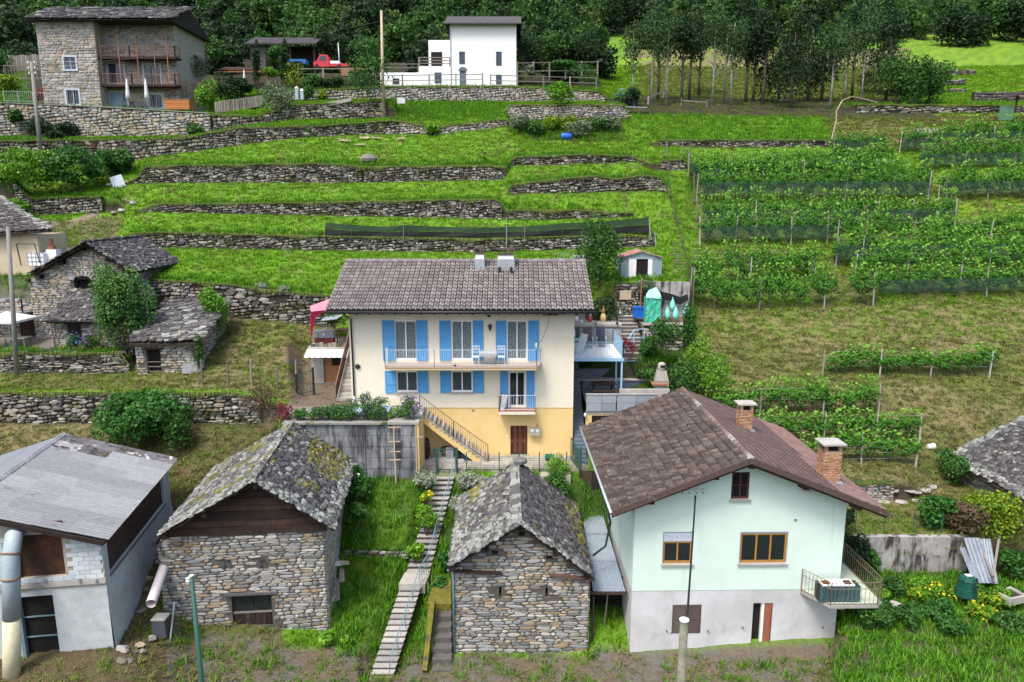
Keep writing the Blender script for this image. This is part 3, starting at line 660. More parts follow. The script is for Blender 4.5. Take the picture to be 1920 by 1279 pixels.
setz((X_ > 784) & (X_ < 1090) & (Y_ > 37.65) & (Y_ < 40.2), PAV)
setz((X_ > 1100) & (X_ < 1296) & (Y_ > 39) & (Y_ < 49), DEEP*.7, .7, .1, .45)
setz((X_ > 1120) & (X_ < 1290) & (Y_ > 46) & (Y_ < 48.9), DIRT*.8, .1, .1)
setz((X_ < 520) & (Y_ < 27), WEED*.8, .1, .3)
setz((X_ > 320) & (X_ < 1590) & (Y_ < 28.4), DIRT*.8, .25, .35, .1, nz2, PAV*.5)
setz((X_ > 1575) & (Y_ < 31.6), DEEP*1.2, .8, 0, .9, nz2, DIRT*.5)
setz((X_ > 1560) & (Y_ > 31.7) & (Y_ < 35.4), OLIV*1.25, .5, .8, 0, nz2, HAY*.9)
for r, (k, t, md) in enumerate(steep):
 if md < .5 and t > 0:
  dz = ((PZ_[k+1]-PZ_[k]) > .45) & ((PY_[k+1]-PY_[k]) < .6)
  m = np.zeros((NR, NA), bool); m[r] = dz; m[r-1] |= dz
  setz(m, SOILC)
  if k > 8: gt[r+1][dz & (X_[r+1] < 1700)] = 1.0; gt[r+2][dz] = np.maximum(gt[r+2][dz], .5)
def nog(x0, x1, y0, y1):
 m = (TX > x0) & (TX < x1) & (TY > y0) & (TY < y1); gl[m] = 0; gh[m] = 0; gt[m] = 0
gl[TY > 118] = 0; gh[TY > 118] = 0; gt[TY > 100] = 0
nog(-9.6, 8.0, 39.9, 48.9); nog(3.3, 7.2, 38, 44.3); nog(5.0, 14.3, 28, 38.5)
fo = (np.abs(tpx) < 1e9) & ((tpx < -120) | (tpx > 2040)); gl[fo] = 0; gh[fo] = 0; gt[fo] = 0
gme = np_mesh('ground', tv, [(4, tf)], None, smooth=True)
ca = gme.color_attributes.new('zone', 'FLOAT_COLOR', 'POINT')
ca.data.foreach_set('color', np.concatenate([tcol.reshape(-1, 3), np.ones((NR*NA, 1))], 1).astype(np.float32).ravel())
for nm, arr in (('lush', gl), ('dry', gh), ('tall', gt)):
 at = gme.attributes.new(nm, 'FLOAT', 'POINT'); at.data.foreach_set('value', arr.astype(np.float32).ravel())
M_GROUND = mat('ground_cover', [(1, 1, 1)], attr='zone', rough=.95, var=.35, vs=6, bump=(9, .8, .08), over=[((.05, .06, .015), 2.4, .60, .75, (1, 1, 1), .6)])
gme.materials.append(M_GROUND)
ground = link('ground', gme); ground['kind'] = 'structure'
def tuft(name, nb, h, w, spread, lean, mt, seed):
 rg = random.Random(seed); V = []; F = []; R = []
 for i in range(nb):
  a = rg.uniform(0, 2*PI); r = spread*math.sqrt(rg.random()); x, y = r*math.cos(a), r*math.sin(a)
  t = rg.uniform(0, 2*PI); dx, dy = math.cos(t), math.sin(t); hh = h*rg.uniform(.5, 1.1); ln = lean*rg.uniform(.3, 1.3)
  b = len(V); px, py = -dy*w/2, dx*w/2
  V += [(x-px, y-py, -.03), (x+px, y+py, -.03), (x+dx*ln*.4+px*.7, y+dy*ln*.4+py*.7, hh*.6), (x+dx*ln*.4-px*.7, y+dy*ln*.4-py*.7, hh*.6), (x+dx*ln, y+dy*ln, hh)]
  F += [(b, b+1, b+2, b+3), (b+3, b+2, b+4)]; v = rg.random(); R += [v, v]
 me = bpy.data.meshes.new(name); me.from_pydata(V, [], F); me.materials.append(mt)
 at = me.attributes.new('rnd', 'FLOAT', 'FACE'); at.data.foreach_set('value', R)
 return bpy.data.objects.new(name, me)       # reference mesh only, never linked to the scene
def gmat(name, cols, ov):
 return mat(name, cols, rnd=True, leaf=True, var=.30, vs=.55, trans=.25, rough=.7, spec=.1, over=ov)
GM_L = gmat('grass_blade', [(.05, .15, .004), (.11, .27, .006), (.20, .38, .016)], [((.20, .20, .03), .35, .52, .66, (1, 1.6, 1), .55), ((.03, .095, .008), 1.0, .52, .66, (1, 2, 1), .75), ((.12, .10, .04), .7, .62, .70, (.5, 2, 2), .7)])
GM_D = gmat('dry_grass_blade', [(.12, .12, .035), (.24, .215, .085), (.12, .175, .03)], [((.11, .16, .03), .5, .5, .65, (1, 1, 1), .55)])
GM_T = gmat('tall_grass_blade', [(.035, .13, .008), (.08, .24, .014), (.15, .32, .035)], [((.16, .14, .05), .8, .62, .75, (1, 1, 1), .5)])
tufts = {'lush': tuft('grass_tuft', 16, .17, .030, .22, .10, GM_L, 1), 'dry': tuft('dry_tuft', 16, .09, .035, .24, .20, GM_D, 2), 'tall': tuft('tall_tuft', 20, .29, .035, .22, .20, GM_T, 3)}
def scatter(name, attr, dens, kind_label, smin, smax, seed):
 me = bpy.data.meshes.new(name); o = link(name, me); o['kind'] = 'stuff'; o['label'] = kind_label
 ng = bpy.data.node_groups.new(name, 'GeometryNodeTree')
 ng.interface.new_socket('Geometry', in_out='INPUT', socket_type='NodeSocketGeometry')
 ng.interface.new_socket('Geometry', in_out='OUTPUT', socket_type='NodeSocketGeometry')
 N = ng.nodes.new; Lk = ng.links.new
 oi = N('GeometryNodeObjectInfo'); oi.inputs[0].default_value = ground; oi.transform_space = 'ORIGINAL'
 ti = N('GeometryNodeObjectInfo'); ti.inputs[0].default_value = tufts[attr]; ti.transform_space = 'ORIGINAL'
 na = N('GeometryNodeInputNamedAttribute'); na.data_type = 'FLOAT'; na.inputs[0].default_value = attr
 mu = N('ShaderNodeMath'); mu.operation = 'MULTIPLY'; mu.inputs[1].default_value = dens
 Lk(na.outputs[0], mu.inputs[0])
 di = N('GeometryNodeDistributePointsOnFaces'); di.distribute_method = 'RANDOM'
 Lk(oi.outputs['Geometry'], di.inputs['Mesh']); Lk(mu.outputs[0], di.inputs['Density']); di.inputs['Seed'].default_value = seed
 ins = N('GeometryNodeInstanceOnPoints'); Lk(di.outputs['Points'], ins.inputs['Points']); Lk(ti.outputs['Geometry'], ins.inputs['Instance'])
 rv = N('FunctionNodeRandomValue'); rv.data_type = 'FLOAT_VECTOR'; rv.inputs[0].default_value = (-.12, -.12, 0); rv.inputs[1].default_value = (.12, .12, 6.283)
 rs = N('FunctionNodeRandomValue'); rs.data_type = 'FLOAT'; rs.inputs[2].default_value = smin; rs.inputs[3].default_value = smax
 Lk(rv.outputs[0], ins.inputs['Rotation']); Lk(rs.outputs[1], ins.inputs['Scale'])
 go = N('NodeGroupOutput'); Lk(ins.outputs[0], go.inputs[0])
 md = o.modifiers.new('scatter', 'NODES'); md.node_group = ng
scatter('grass', 'lush', 13, 'short bright green grass covering the hillside terraces', .6, 1.4, 1)
scatter('cut_hay', 'dry', 15, 'dry mown grass lying on the slopes', .6, 1.5, 2)
scatter('tall_grass', 'tall', 12, 'tall uncut green grass in gardens and banks', .5, 1.5, 3)
# ------------------------------------------------------------------ dry stone terrace walls
M_FRINGE = mat('overhanging_grass', [(.085, .09, .02), (.045, .10, .012), (.13, .115, .04), (.07, .17, .012), (.16, .13, .06)], rnd=True, leaf=True, var=.3, vs=1, trans=.2)
def fringe(parent, path, seed, dens=70):
 rs = np.random.RandomState(seed); P_ = np.array(path); S = np.concatenate([[0], np.cumsum(np.hypot(np.diff(P_[:, 0]), np.diff(P_[:, 1])))])
 n = int(S[-1]*dens); s = rs.uniform(0, S[-1], n); g = np.array([noise.noise(Vector((q*.45, seed, 0))) for q in s]); L = np.clip(.13+.34*g+rs.uniform(-.05, .10, n), .05, .55)
 hgt = np.interp(s, S, P_[:, 3]-P_[:, 2]); L = np.minimum(L, hgt*.7); x = np.interp(s, S, P_[:, 0]); y = np.interp(s, S, P_[:, 1]); z = np.interp(s, S, P_[:, 3])
 w = rs.uniform(.02, .05, n); d = rs.uniform(-.1, .1, n); o = rs.uniform(.03, .16, n); lift = rs.uniform(.0, .06, n)
 V = np.stack([np.stack([x-w, y+.12, z-.02], 1), np.stack([x+w, y+.12, z-.02], 1), np.stack([x+w*.8+d*.5, y-o, z+lift], 1), np.stack([x-w*.8+d*.5, y-o, z+lift], 1), np.stack([x+d, y-o-.05, z-L], 1)], 1).reshape(-1, 3)
 b = np.arange(n)*5; r = rs.rand(n); r2 = np.clip(r*.7+.3*(g+.5), 0, .99)
 me = np_mesh('grass_fringe', V, [(3, np.stack([b+3, b+2, b+4], 1)), (4, np.stack([b, b+1, b+2, b+3], 1))], M_FRINGE, np.concatenate([r2, r2])); link('grass_fringe', me, parent)['kind'] = 'stuff'
def terrace(cb, ct, px0, px1, label, sw=.34, sh=.17, mt=None, seed=1, dy=.10, minh=.35, depth=.10, cap=0, minpx=9.5, addz=0, name='terrace_wall', limit=120, clr=None):
 mt = mt or M_TERR; a0 = (px0-960)/FPX; a1 = (px1-960)/FPX
 if abs(a0) > 0:
  Y0 = 60
 aa = np.linspace(a0/.985, a1/.985, max(8, int(abs(px1-px0)/12)))
 B = CUR[cb]; T = CUR[ct]; path = []
 Yb = np.interp(aa, B[:, 0], B[:, 1]); Zb = np.interp(aa, B[:, 0], B[:, 2]); Zt = np.interp(aa, T[:, 0], T[:, 2])
 o = Vector((aa.mean()*Yb.mean(), Yb.mean(), Zb.mean()))
 th = thing(name, label, 'wall', o)
 for a, y, zb, zt in zip(aa, Yb, Zb, Zt): path.append((a*y-o.x, y-dy-o.y, zb-.1-o.z, zt+addz-o.z+.03))
 m = MB(); n = len(path)
 vs = []
 for x, y, zb, zt in path: vs += [(x, y+.02, zb), (x, y+.02, max(zt-.06, zb)), (x, y+dy+.2, max(zt-.06, zb))]
 fs = []
 for i in range(n-1):
  fs += [(3*i, 3*i+3, 3*i+4, 3*i+1), (3*i+1, 3*i+4, 3*i+5, 3*i+2)]
 m.add(vs, fs).build('wall_core', M_SOIL if mt is M_TERR else M_MORT, th)
 stone_face(th, path, sw, sh, mt, Yv=Yb.mean(), depth=depth, seed=seed, minpx=minpx, limit=limit, wob=.09, skip=.07 if mt is M_TERR else 0)
 if mt is M_TERR or mt is M_LIGHTW and not cap: fringe(th, path, seed)
 if cap:
  c = MB(); 
  for (x, y, zb, zt), (x2, y2, _, zt2) in zip(path, path[1:]):
   c.add([(x, y-.12, zt), (x2, y2-.12, zt2), (x2, y2+.3, zt2), (x, y+.3, zt), (x, y-.12, zt+cap), (x2, y2-.12, zt2+cap), (x2, y2+.3, zt2+cap), (x, y+.3, zt+cap)],
                  [(4, 5, 6, 7), (0, 1, 5, 4), (2, 3, 7, 6)])
  c.build('coping', M_CONC, th)
 return th
terrace('07', '07t', 292, 622, 'dry stone retaining wall with mossy stones behind the left of the cream and yellow house', .42, .20, seed=11)
terrace('08', '08t', 232, 1222, 'lowest long hillside terrace wall, running under the black net', .38, .19, seed=12)
terrace('09', '09t', 275, 942, 'long hillside terrace wall just above the one with the black net', .36, .18, seed=13)
terrace('09', '09t', 952, 1180, 'low half-buried stretch of terrace wall right of the second long wall', .34, .15, seed=14)
terrace('10', '10t', 958, 1240, 'humped terrace wall on the right of the hillside beside the vineyard path', .34, .16, seed=15)
terrace('10', '10t', 62, 218, 'dry stone wall under the big bramble bush on the left', .36, .18, seed=16)
terrace('11', '11t', 264, 690, 'tall dark terrace wall on the upper left, left of the boulder', .36, .18, seed=17)
terrace('11', '11t', 694, 950, 'tall terrace wall on the upper slope, right of the boulder', .36, .18, seed=18)
terrace('11', '11t', 957, 1200, 'low narrow terrace wall below the blue barrel', .34, .16, seed=19)
terrace('11', '11t', 1226, 1296, 'small broken wall at the top end of the vineyard path', .34, .16, seed=20)
terrace('12', '12t', 15, 440, 'long rough stone wall below the big terrace of the stone house', .45, .24, seed=21)
terrace('12', '12t', 440, 760, 'rising dark stone wall in the upper meadow', .40, .20, seed=22)
terrace('12', '12t', 760, 952, 'pale curved retaining wall under the tall green meadow', .40, .19, mt=M_LIGHTW, seed=23)
terrace('12', '12t', 1224, 1558, 'long low wall under the wide green field on the right', .38, .17, seed=24)
terrace('13', '13t', 8, 425, 'big pale masonry retaining wall carrying the terrace of the stone house', .52, .31, mt=M_LIGHTW, seed=25, depth=.07, cap=.06)
terrace('13', '13t', 430, 738, 'dark rubble wall behind the two young trees', .45, .24, seed=26)
terrace('13', '13t', 953, 1170, 'stone wall of the overgrown square pit', .38, .19, mt=M_LIGHTW, seed=27)
terrace('14', '14t', 545, 735, 'garden wall under the parked red van', .45, .25, mt=M_LIGHTW, seed=28)
terrace('14', '14t', 735, 1125, 'stone wall below the white house', .42, .22, seed=29, mt=M_LIGHTW)
terrace('14', '14t', 1570, 1905, 'grey block wall at the top of the dry field', .5, .28, mt=M_TERR, seed=30)
terrace('05', '05t', -40, 480, 'rough dry stone wall behind the corrugated roof of the grey barn', .40, .17, seed=31, depth=.12)
terrace('06', '06t', -40, 238, 'layered garden wall in front of the stone cottages', .48, .13, seed=32, mt=M_TERR)
terrace('04', '04t', 1592, 1706, 'neat low stone wall with a flat top behind the mint green house', .34, .15, mt=M_LIGHTW, seed=33, minpx=9)
# ------------------------------------------------------------------ main cream and yellow house
HX, HY, HZ = -9.2, 40.0, -14.5
def hp(px, py, Y=40.0):
 q = P(px, py, Y); return q.x-HX, q.z-HZ
H = thing('house', 'cream and yellow three-storey house with blue shutters and a long balcony', 'house', (HX, HY, HZ))
def rect(x0, y0, x1, y1, Y=40.0):
 a = hp(x0, y1, Y); b = hp(x1, y0, Y); return (a[0], b[0], a[1], b[1])
HW = 12.72; ZB = 2.88
up = [rect(741, 601, 781, 675), rect(847, 601, 886, 675), rect(950, 601, 989, 675)]
lo = [rect(744, 696, 783, 735), rect(847, 696, 886, 735)]
ld = rect(954, 697, 985, 763); gd = rect(957, 798, 989, 852)
m = MB(); wall(m, 0, HW, ZB, 8.95, up+lo+[ld[:2]+(max(ld[2], ZB+.02),)+ld[3:]], depth=.16)
m.add([(0, 0, ZB), (0, 8.6, ZB), (0, 8.6, 8.8), (0, 4.5, 10.8), (0, 0, 8.95)], [(0, 4, 3, 2, 1)])
m.add([(HW, 0, ZB), (HW, 8.6, ZB), (HW, 8.6, 8.8), (HW, 4.5, 10.8), (HW, 0, 8.95)], [(0, 1, 2, 3, 4)])
m.add([(0, 8.6, 0), (HW, 8.6, 0), (HW, 8.6, 8.8), (0, 8.6, 8.8)], [(3, 2, 1, 0)])
m.build('upper_wall', M_CREAM, H)
m = MB(); wall(m, 0, HW, -.4, ZB, [gd], depth=.2, M=Matrix.Translation((0, -.015, 0)))
m.add([(HW, -.015, -.4), (HW, 8.6, -.4), (HW, 8.6, ZB), (HW, -.015, ZB)], [(0, 1, 2, 3)]); m.add([(0, -.015, -.4), (0, 8.6, -.4), (0, 8.6, ZB), (0, -.015, ZB)], [(0, 3, 2, 1)])
m.add([(0, -.015, ZB), (HW, -.015, ZB), (HW, 0.02, ZB+.012), (0, 0.02, ZB+.012)], [(0, 1, 2, 3)])
m.build('lower_wall', M_YEL, H)
bx('string_course', mat('course_paint', [(.55, .42, .22)]), H, 0, HW, -.03, -.001, ZB-.03, ZB+.03)
for i, r in enumerate(up): window(H, *r, M_WPAINT, 2, .08, M_GLASSC, .075, curtain=M_LACE, name='balcony_door')
for r in lo: window(H, *r, M_WPAINT, 2, .08, M_GLASSC, .07, curtain=M_CURT, sill=M_CONCL)
window(H, ld[0], ld[1], ZB+.06, ld[3], M_WPAINT, 2, .08, M_GLASSD, .075, name='balcony_door')
for a, b, c, d, e in ((719, 739.5, 600.5, 676, .37), (781.5, 801, 600.5, 676, .37), (825, 845, 601, 676, .37), (887, 906, 601, 676, .37), (930, 949.5, 601, 676, .37), (990, 1010.5, 601, 676, .37),
     (723, 742.5, 695, 736.5, .36), (783.5, 803, 695, 736.5, .36), (826, 845.5, 695, 736.5, .36), (887, 907, 695, 736.5, .36), (938, 952.5, 695.5, 766, .36), (987, 1002.5, 695.5, 766, .36)):
 r = rect(a, c, b, d); shutter(H, *r, M_BLUE, -.03, e)
dr = MB(); x0, x1, z0, z1 = gd
d_ = bx('door', M_WOODB, H, x0, x1, .10, .14, z0, z1)
for k in range(6):
 a = x0+.05+(x1-x0-.1)*k/6; w = (x1-x0-.1)/6
 bx('door_board', M_WOODB, d_, a+.008, a+w-.008, .075, .10, z0+.03, z1-.04)
bx('door_rail', M_WOODB, d_, x0+.03, x1-.03, .06, .075, z0+.72, z0+.88)
bx('threshold', M_CONC, d_, x0-.02, x1+.02, -.16, .09, z0-.1, z0)
def slope_pt(x, y): return Vector((x, y, 8.65+(y+1.0)*2.3/5.5))
RV = Vector((0, 5.5, 2.3)).normalized(); RL = math.hypot(5.5, 2.3)
R0 = Vector((-1.02, -1.0, 8.70))
m = MB(); m.add([(-1.0, -1, 8.64), (13.72, -1, 8.64), (13.72, 4.5, 10.94), (-1.0, 4.5, 10.94), (13.72, 9.2, 8.98), (-1.0, 9.2, 8.98), (-1.0, -1, 8.50), (13.72, -1, 8.50), (13.72, 4.5, 10.78), (-1, 4.5, 10.78), (13.72, 9.2, 8.82), (-1, 9.2, 8.82)],
 [(0, 1, 2, 3), (3, 2, 4, 5), (7, 6, 9, 8), (8, 9, 11, 10), (6, 7, 1, 0), (7, 8, 2, 1), (9, 6, 0, 3), (8, 10, 4, 2), (11, 9, 3, 5), (10, 11, 5, 4)])
roof = m.build('roof', M_ROOFD, H)
tile_roof(H, R0, (1, 0, 0), RV, 14.76, RL, .295, .385, T_ROMAN, M_TILE, .075, 41)
m = MB()
mb = MB()
for i in range(45):
 x = -1.0+i*.328
 mb.tube([(x+.16, 4.56, 10.96), (x+.16, 9.25, 9.0)], .085, 5)
mb.build('rear_tiles', M_TILE, H)['kind'] = 'stuff'
for i in range(36):
 x = -1.04+i*.41; MB().tube([(x, 4.5, 10.98), (x+.45, 4.5, 11.0)], [.115, .10], 8).build('ridge_tile', M_TILE, H, True)
MB().tube([(-1.05, -1.08, 8.60), (13.77, -1.08, 8.60)], .075, 8).build('gutter', M_DARKM, H, True)
for i in range(21):
 x = -.75+i*.71; mm = MB(); mm.bar((x, -.97, 8.50), (x, .02, 8.92), .09, .13); mm.build('rafter_end', M_WOODD, H)
MB().tube([(.05, -1.05, 8.5), (.05, -.9, 8.35), (.16, -.12, 8.1), (.16, -.09, 4.6), (.16, -.09, 3.5)], .05, 8).build('downpipe', M_DARKM, H, True)
MB().tube([(.16, -.09, 3.6), (.16, -.09, 3.0)], .065, 8).build('downpipe_shoe', M_METAL, H, True)
def chim(x0, x1, y0, y1, top):
 zb = slope_pt(0, y0).z
 c = bx('chimney', M_WHITE, H, x0, x1, y0, y1, zb+.45, top-.42)
 bx('flashing', M_METAL, c, x0-.05, x1+.05, y0-.12, y1+.05, zb-.02, zb+.62)
 q = MB(); q.box(x0-.04, x1+.04, y0-.04, y1+.04, top-.42, top-.36)
 for a in np.arange(x0, x1-.05, .17): q.box(a, a+.07, y0, y1, top-.36, top-.10)
 q.box(x0-.07, x1+.07, y0-.07, y1+.07, top-.10, top); q.build('chimney_cap', mat('sooty_brick', [(.10, .075, .07)], var=.3), c)
chim(7.0, 7.5, 3.5, 3.95, 11.86); chim(8.35, 9.3, 3.5, 4.0, 11.80)
for x in (8.45, 9.15): MB().tube([(x, 2.85, 10.2), (x, 2.85, 10.62)], .085, 8).lathe([(.12, .42), (.12, .46), (.02, .55)], 8, (x, 2.85, 10.2)).build('vent_pipe', M_DARKM, H)
MB().bar((8.87, 3.75, 11.8), (8.87, 3.75, 13.6), .03).build('antenna_pole', M_METAL, H)
b0 = hp(722, 684, 38.9); b1 = hp(1011, 684, 38.9)
zb = 5.55
m = MB(); m.prism([(b0[0], 0, zb-.19), (b0[0], -1.1, zb-.19), (b1[0]-.15, -1.1, zb-.19), (b1[0]+.1, -.55, zb-.19), (b1[0]+.1, 0, zb-.19)], (0, 0, .13))
bal = m.build('balcony', mat('balcony_edge', [(.70, .55, .33)], var=.12), H)
m = MB(); m.prism([(b0[0]-.04, -.001, zb-.058), (b0[0]-.04, -1.14, zb-.058), (b1[0]-.13, -1.14, zb-.058), (b1[0]+.14, -.56, zb-.058), (b1[0]+.14, -.001, zb-.058)], (0, 0, .055)); m.build('balcony_floor', mat('balcony_tiles', [(.42, .33, .27)], var=.15, vs=8), bal)
railing(bal, [(b0[0], -.03, zb), (b0[0], -1.07, zb), (4.9, -1.07, zb), (b1[0]-.15, -1.07, zb), (b1[0]+.1, -.55, zb), (b1[0]+.1, -.03, zb)], .95, mat('rail_paint', [(.55, .66, .75)]), .125, .0105, pr=.013)
c0 = hp(935, 770, 39.2); c1 = hp(1004, 770, 39.2)
sb = bx('balcony', mat('balcony_white', [(.72, .68, .58)]), H, c0[0], c1[0], -.8, -.03, ZB-.17, ZB-.02)
bx('balcony_floor', M_TERRC, sb, c0[0]+.03, c1[0]-.03, -.77, -.031, ZB-.019, ZB+.03)
railing(sb, [(c0[0]+.02, -.03, ZB), (c0[0]+.02, -.78, ZB), (c1[0]-.02, -.78, ZB), (c1[0]-.02, -.03, ZB)], .95, mat('rail_paint', []), .13, .0105, pr=.013)
lx, lz = hp(919, 618)
l = MB().lathe([(.05, 0), (.11, .22), (.15, .24), (.03, .36)], 6, (lx, -.22, lz)).build('wall_lantern', M_IRON, H)
MB().bar((lx, -.0, lz-.12), (lx, -.2, lz-.02), .03).build('bracket', M_IRON, l)
x, z = hp(916.5, 593); bx('vent_hole', M_VOID, H, x-.09, x+.09, -.02, -.001, z-.045, z+.07)
x, z = hp(887, 769.5); bx('vent_grille', M_TERRC, H, x-.07, x+.07, -.035, -.016, z-.05, z+.05)
x, z = hp(671, 687); MB().lathe([(.12, 0), (.15, .03), (.09, .09)], 12).build('oval_wall_light', M_DARKM, H, M=Matrix.Translation((x, -.01, z)) @ Matrix.Rotation(PI/2, 4, 'X'))
x, z = hp(950.5, 818); bx('door_number_plate', M_WPAINT, H, x-.05, x+.05, -.03, -.016, z-.05, z+.05)
x, z = hp(812, 620); bx('wall_bell', M_WPAINT, H, x-.05, x+.05, -.04, -.001, z-.04, z+.04)
x0_, z0_ = hp(993, 817, 39.7); x1_, z1_ = hp(1013, 803, 39.7)
mbx = thing('letter_boxes', 'pair of pale metal letter boxes on the yellow wall right of the brown door', 'mailbox', (HX+x0_, 39.7, HZ+z0_))
for k in (0, 1):
 w = (x1_-x0_)/2; q = bx('letter_box', mat('letterbox_metal', [(.50, .47, .40)], rough=.4, metal=.2), mbx, k*w+.01, (k+1)*w-.01, 0, .26, 0, z1_-z0_)
 bx('flap', M_WPAINT, q, k*w+.06, (k+1)*w-.06, -.02, -.001, (z1_-z0_)*.55, (z1_-z0_)*.8)
MB().tube([(w*1.3, .1, z1_-z0_), (w*1.3, .1, z1_-z0_+.2), (w*1.5, .14, z1_-z0_+.2), (w*1.5, .1, z1_-z0_)], .015, 5).build('cable_loop', M_IRON, mbx)
xs0 = hp(786, 765, 39.0)[0]; xs1 = hp(915, 862, 39.0)[0]
n = 17; ts = (xs1-xs0)/n; hs = 3.0/n
m = MB(); yb, yf = -.02, -1.05
m.prism([(xs0-.2, yf, 2.86), (xs0, yf, 2.86), (xs1, yf, .02), (xs1, yf, -.2), (xs1-.55, yf, -.2), (xs0+.05, yf, 2.42), (xs0-.2, yf, 2.42)][::-1], (0, yb-yf, 0))
st = m.build('outside_stair', M_YEL, H)
for i in range(n):
 x = xs0+i*ts; z = 2.95-i*hs
 bx('step', M_STEP, st, x, x+ts*1.02, yf-.03, yb, z-hs*1.12, z)
railing(st, [(xs0+.05, yf-.02, 2.95), (xs0+(xs1-xs0)*.5, yf-.02, 1.45), (xs1, yf-.02, 0.02)], .98, M_IRON, .155, .013, rails=(1.0, .07), pr=.022)
def barrel():
 q = P(794, 852, 39.3); t = thing('barrel', 'dark wooden barrel with a white emblem, standing under the outside stair', 'barrel', (q.x, 39.35, HZ+.02))
 MB().lathe([(.30, 0), (.36, .35), (.385, .6), (.36, .85), (.30, 1.2), (.28, 1.2), (.27, 1.14)], 18).build('body', M_WOODD, t, True)
 for z, r in ((.12, .335), (.38, .375), (.82, .375), (1.08, .335)): MB().lathe([(r, 0), (r+.008, .03), (r, .06)], 18, (0, 0, z)).build('hoop', M_IRON, t)
 o = [(math.cos(a)*.115, -.425, .66+math.sin(a)*.20) for a in np.linspace(0, 2*PI, 18)[:-1]]
 e = MB().prism(o, (0, .05, 0)).build('emblem', M_WPAINT, t)
 k = MB()
 for p_, q_ in (((-.05, .57), (-.05, .75)), ((-.05, .75), (0, .66)), ((0, .66), (.05, .75)), ((.05, .75), (.05, .57))): k.bar((p_[0], -.428, p_[1]), (q_[0], -.428, q_[1]), .022, .012, (0, 1, 0))
 k.build('emblem_letter', M_RUBB, e)
barrel()
q = P(819, 850, 39.5); t = thing('garden_hose', 'coiled grey-green garden hose leaning on the yellow wall by the barrel', 'hose', (q.x, 39.6, HZ+.3))
for k in range(3): MB().tube([(math.cos(a)*(.27-.03*k), -.06-.05*k+.05*math.sin(3*a), math.sin(a)*(.29-.03*k)) for a in np.linspace(0, 2*PI, 22)], .03, 6).build('coil', mat('hose', [(.22, .30, .28)], rough=.4), t, True)
q = P(835, 848, 39.3); t = thing('tyre_stack', 'black rubber tyre standing upright under the stair', 'tyre', (q.x, 39.55, HZ+.38))
MB().tube([(math.cos(a)*.27, 0, math.sin(a)*.27) for a in np.linspace(0, 2*PI, 20)], .10, 8).build('tyre', M_RUBB, t, True)
q = P(843, 850, 39.2); t = thing('radiator', 'pale ribbed radiator under the outside stair', 'radiator', (q.x, 39.2, HZ+.02))
for k in range(7): bx('fin', mat('radiator_grey', [(.42, .43, .44)]), t, -.2+k*.06, -.16+k*.06, 0, .12, .05, .68)
bx('frame', M_METAL, t, -.21, .23, .12, .15, 0, .72)
q = P(858, 850, 39.2); t = thing('garbage_bag', 'black bin bag lying beside the radiator under the stair', 'bag', (q.x-.05, 39.4, HZ+.02))
MB().lathe([(.1, 0), (.26, .1), (.28, .3), (.18, .5), (.05, .58), (.09, .64)], 10).build('bag', M_RUBB, t, True)
q = P(873, 852, 39.2); t = thing('wash_tub', 'dark blue plastic tub at the low end under the stair', 'tub', (q.x, 39.4, HZ+.02))
MB().lathe([(.24, 0), (.34, .34), (.37, .36), (.31, .34), (.2, .04)], 14).build('tub', mat('navy_plastic', [(.02, .05, .18)], rough=.4), t, True)
q = P(1030, 852, 39.3); t = thing('garden_crate', 'small green plastic crate with tools in front of the yellow wall', 'crate', (q.x, 39.3, HZ+.02))
MB().box(-.25, .25, -.15, .15, 0, .03).box(-.25, .25, -.15, -.12, .03, .26).box(-.25, .25, .12, .15, .03, .26).box(-.25, -.22, -.12, .12, .03, .26).box(.22, .25, -.12, .12, .03, .26).build('crate', mat('green_crate', [(.02, .22, .10)]), t)
MB().lathe([(.05, 0), (.12, .05), (.12, .16), (.03, .2)], 8, (-.1, -.3, 0)).build('can', M_RUBB, t)
MB().bar((0, 0, .1), (.15, .1, .5), .02).build('tool_handle', mat('teal_plastic', [(.05, .35, .35)]), t)
def iron_chair(x, lab):
 t = thing('balcony_chair', lab, 'chair', (HX+x, HY-.45, HZ+zb), 0, 'white chairs on the long balcony')
 m_ = mat('white_iron', [(.72, .76, .80)])
 s = MB().box(-.2, .2, -.2, .2, .43, .46).build('seat', m_, t)
 k = MB(); k.bar((-.2, .2, .46), (-.2, .2, 1.02), .03); k.bar((.2, .2, .46), (.2, .2, 1.02), .03); k.bar((-.2, .2, 1.0), (.2, .2, 1.0), .04); k.bar((-.2, .2, .84), (.2, .2, .84), .03); k.bar((-.2, .2, .66), (.2, .2, .66), .03)
 k.bar((-.12, .2, .84), (0, .2, .98), .02); k.bar((.12, .2, .84), (0, .2, .98), .02); k.build('backrest', m_, t)
 for a in (-.18, .18):
  for b in (-.18, .18): MB().bar((a, b, 0), (a, b, .43), .03).build('leg', m_, t)
iron_chair(hp(891.5, 660, 39.5)[0], 'white metal chair at the left side of the balcony table')
iron_chair(hp(940, 660, 39.5)[0], 'white metal chair at the right side of the balcony table')
t = thing('balcony_table', 'small table with a pale printed cloth on the long balcony', 'table', (HX+hp(916, 665, 39.5)[0], HY-.55, HZ+zb))
MB().box(-.42, .42, -.28, .28, .66, .70).build('tabletop', M_WPAINT, t)
for a in (-.36, .36):
 for b in (-.22, .22): MB().bar((a, b, 0), (a, b, .66), .03).build('leg', M_IRON, t)
k = MB(); k.box(-.45, .45, -.31, .31, .702, .712); k.box(-.45, .45, -.32, -.312, .52, .70); k.box(-.47, -.452, -.3, .3, .5, .70); k.box(.452, .47, -.3, .3, .5, .70)
o = k.build('tablecloth', mat('printed_cloth', [(.62, .62, .62), (.30, .30, .36)], ns=16)); o.location = t.location; tag(o, 'pale patterned cloth draped over the small balcony table', 'tablecloth')
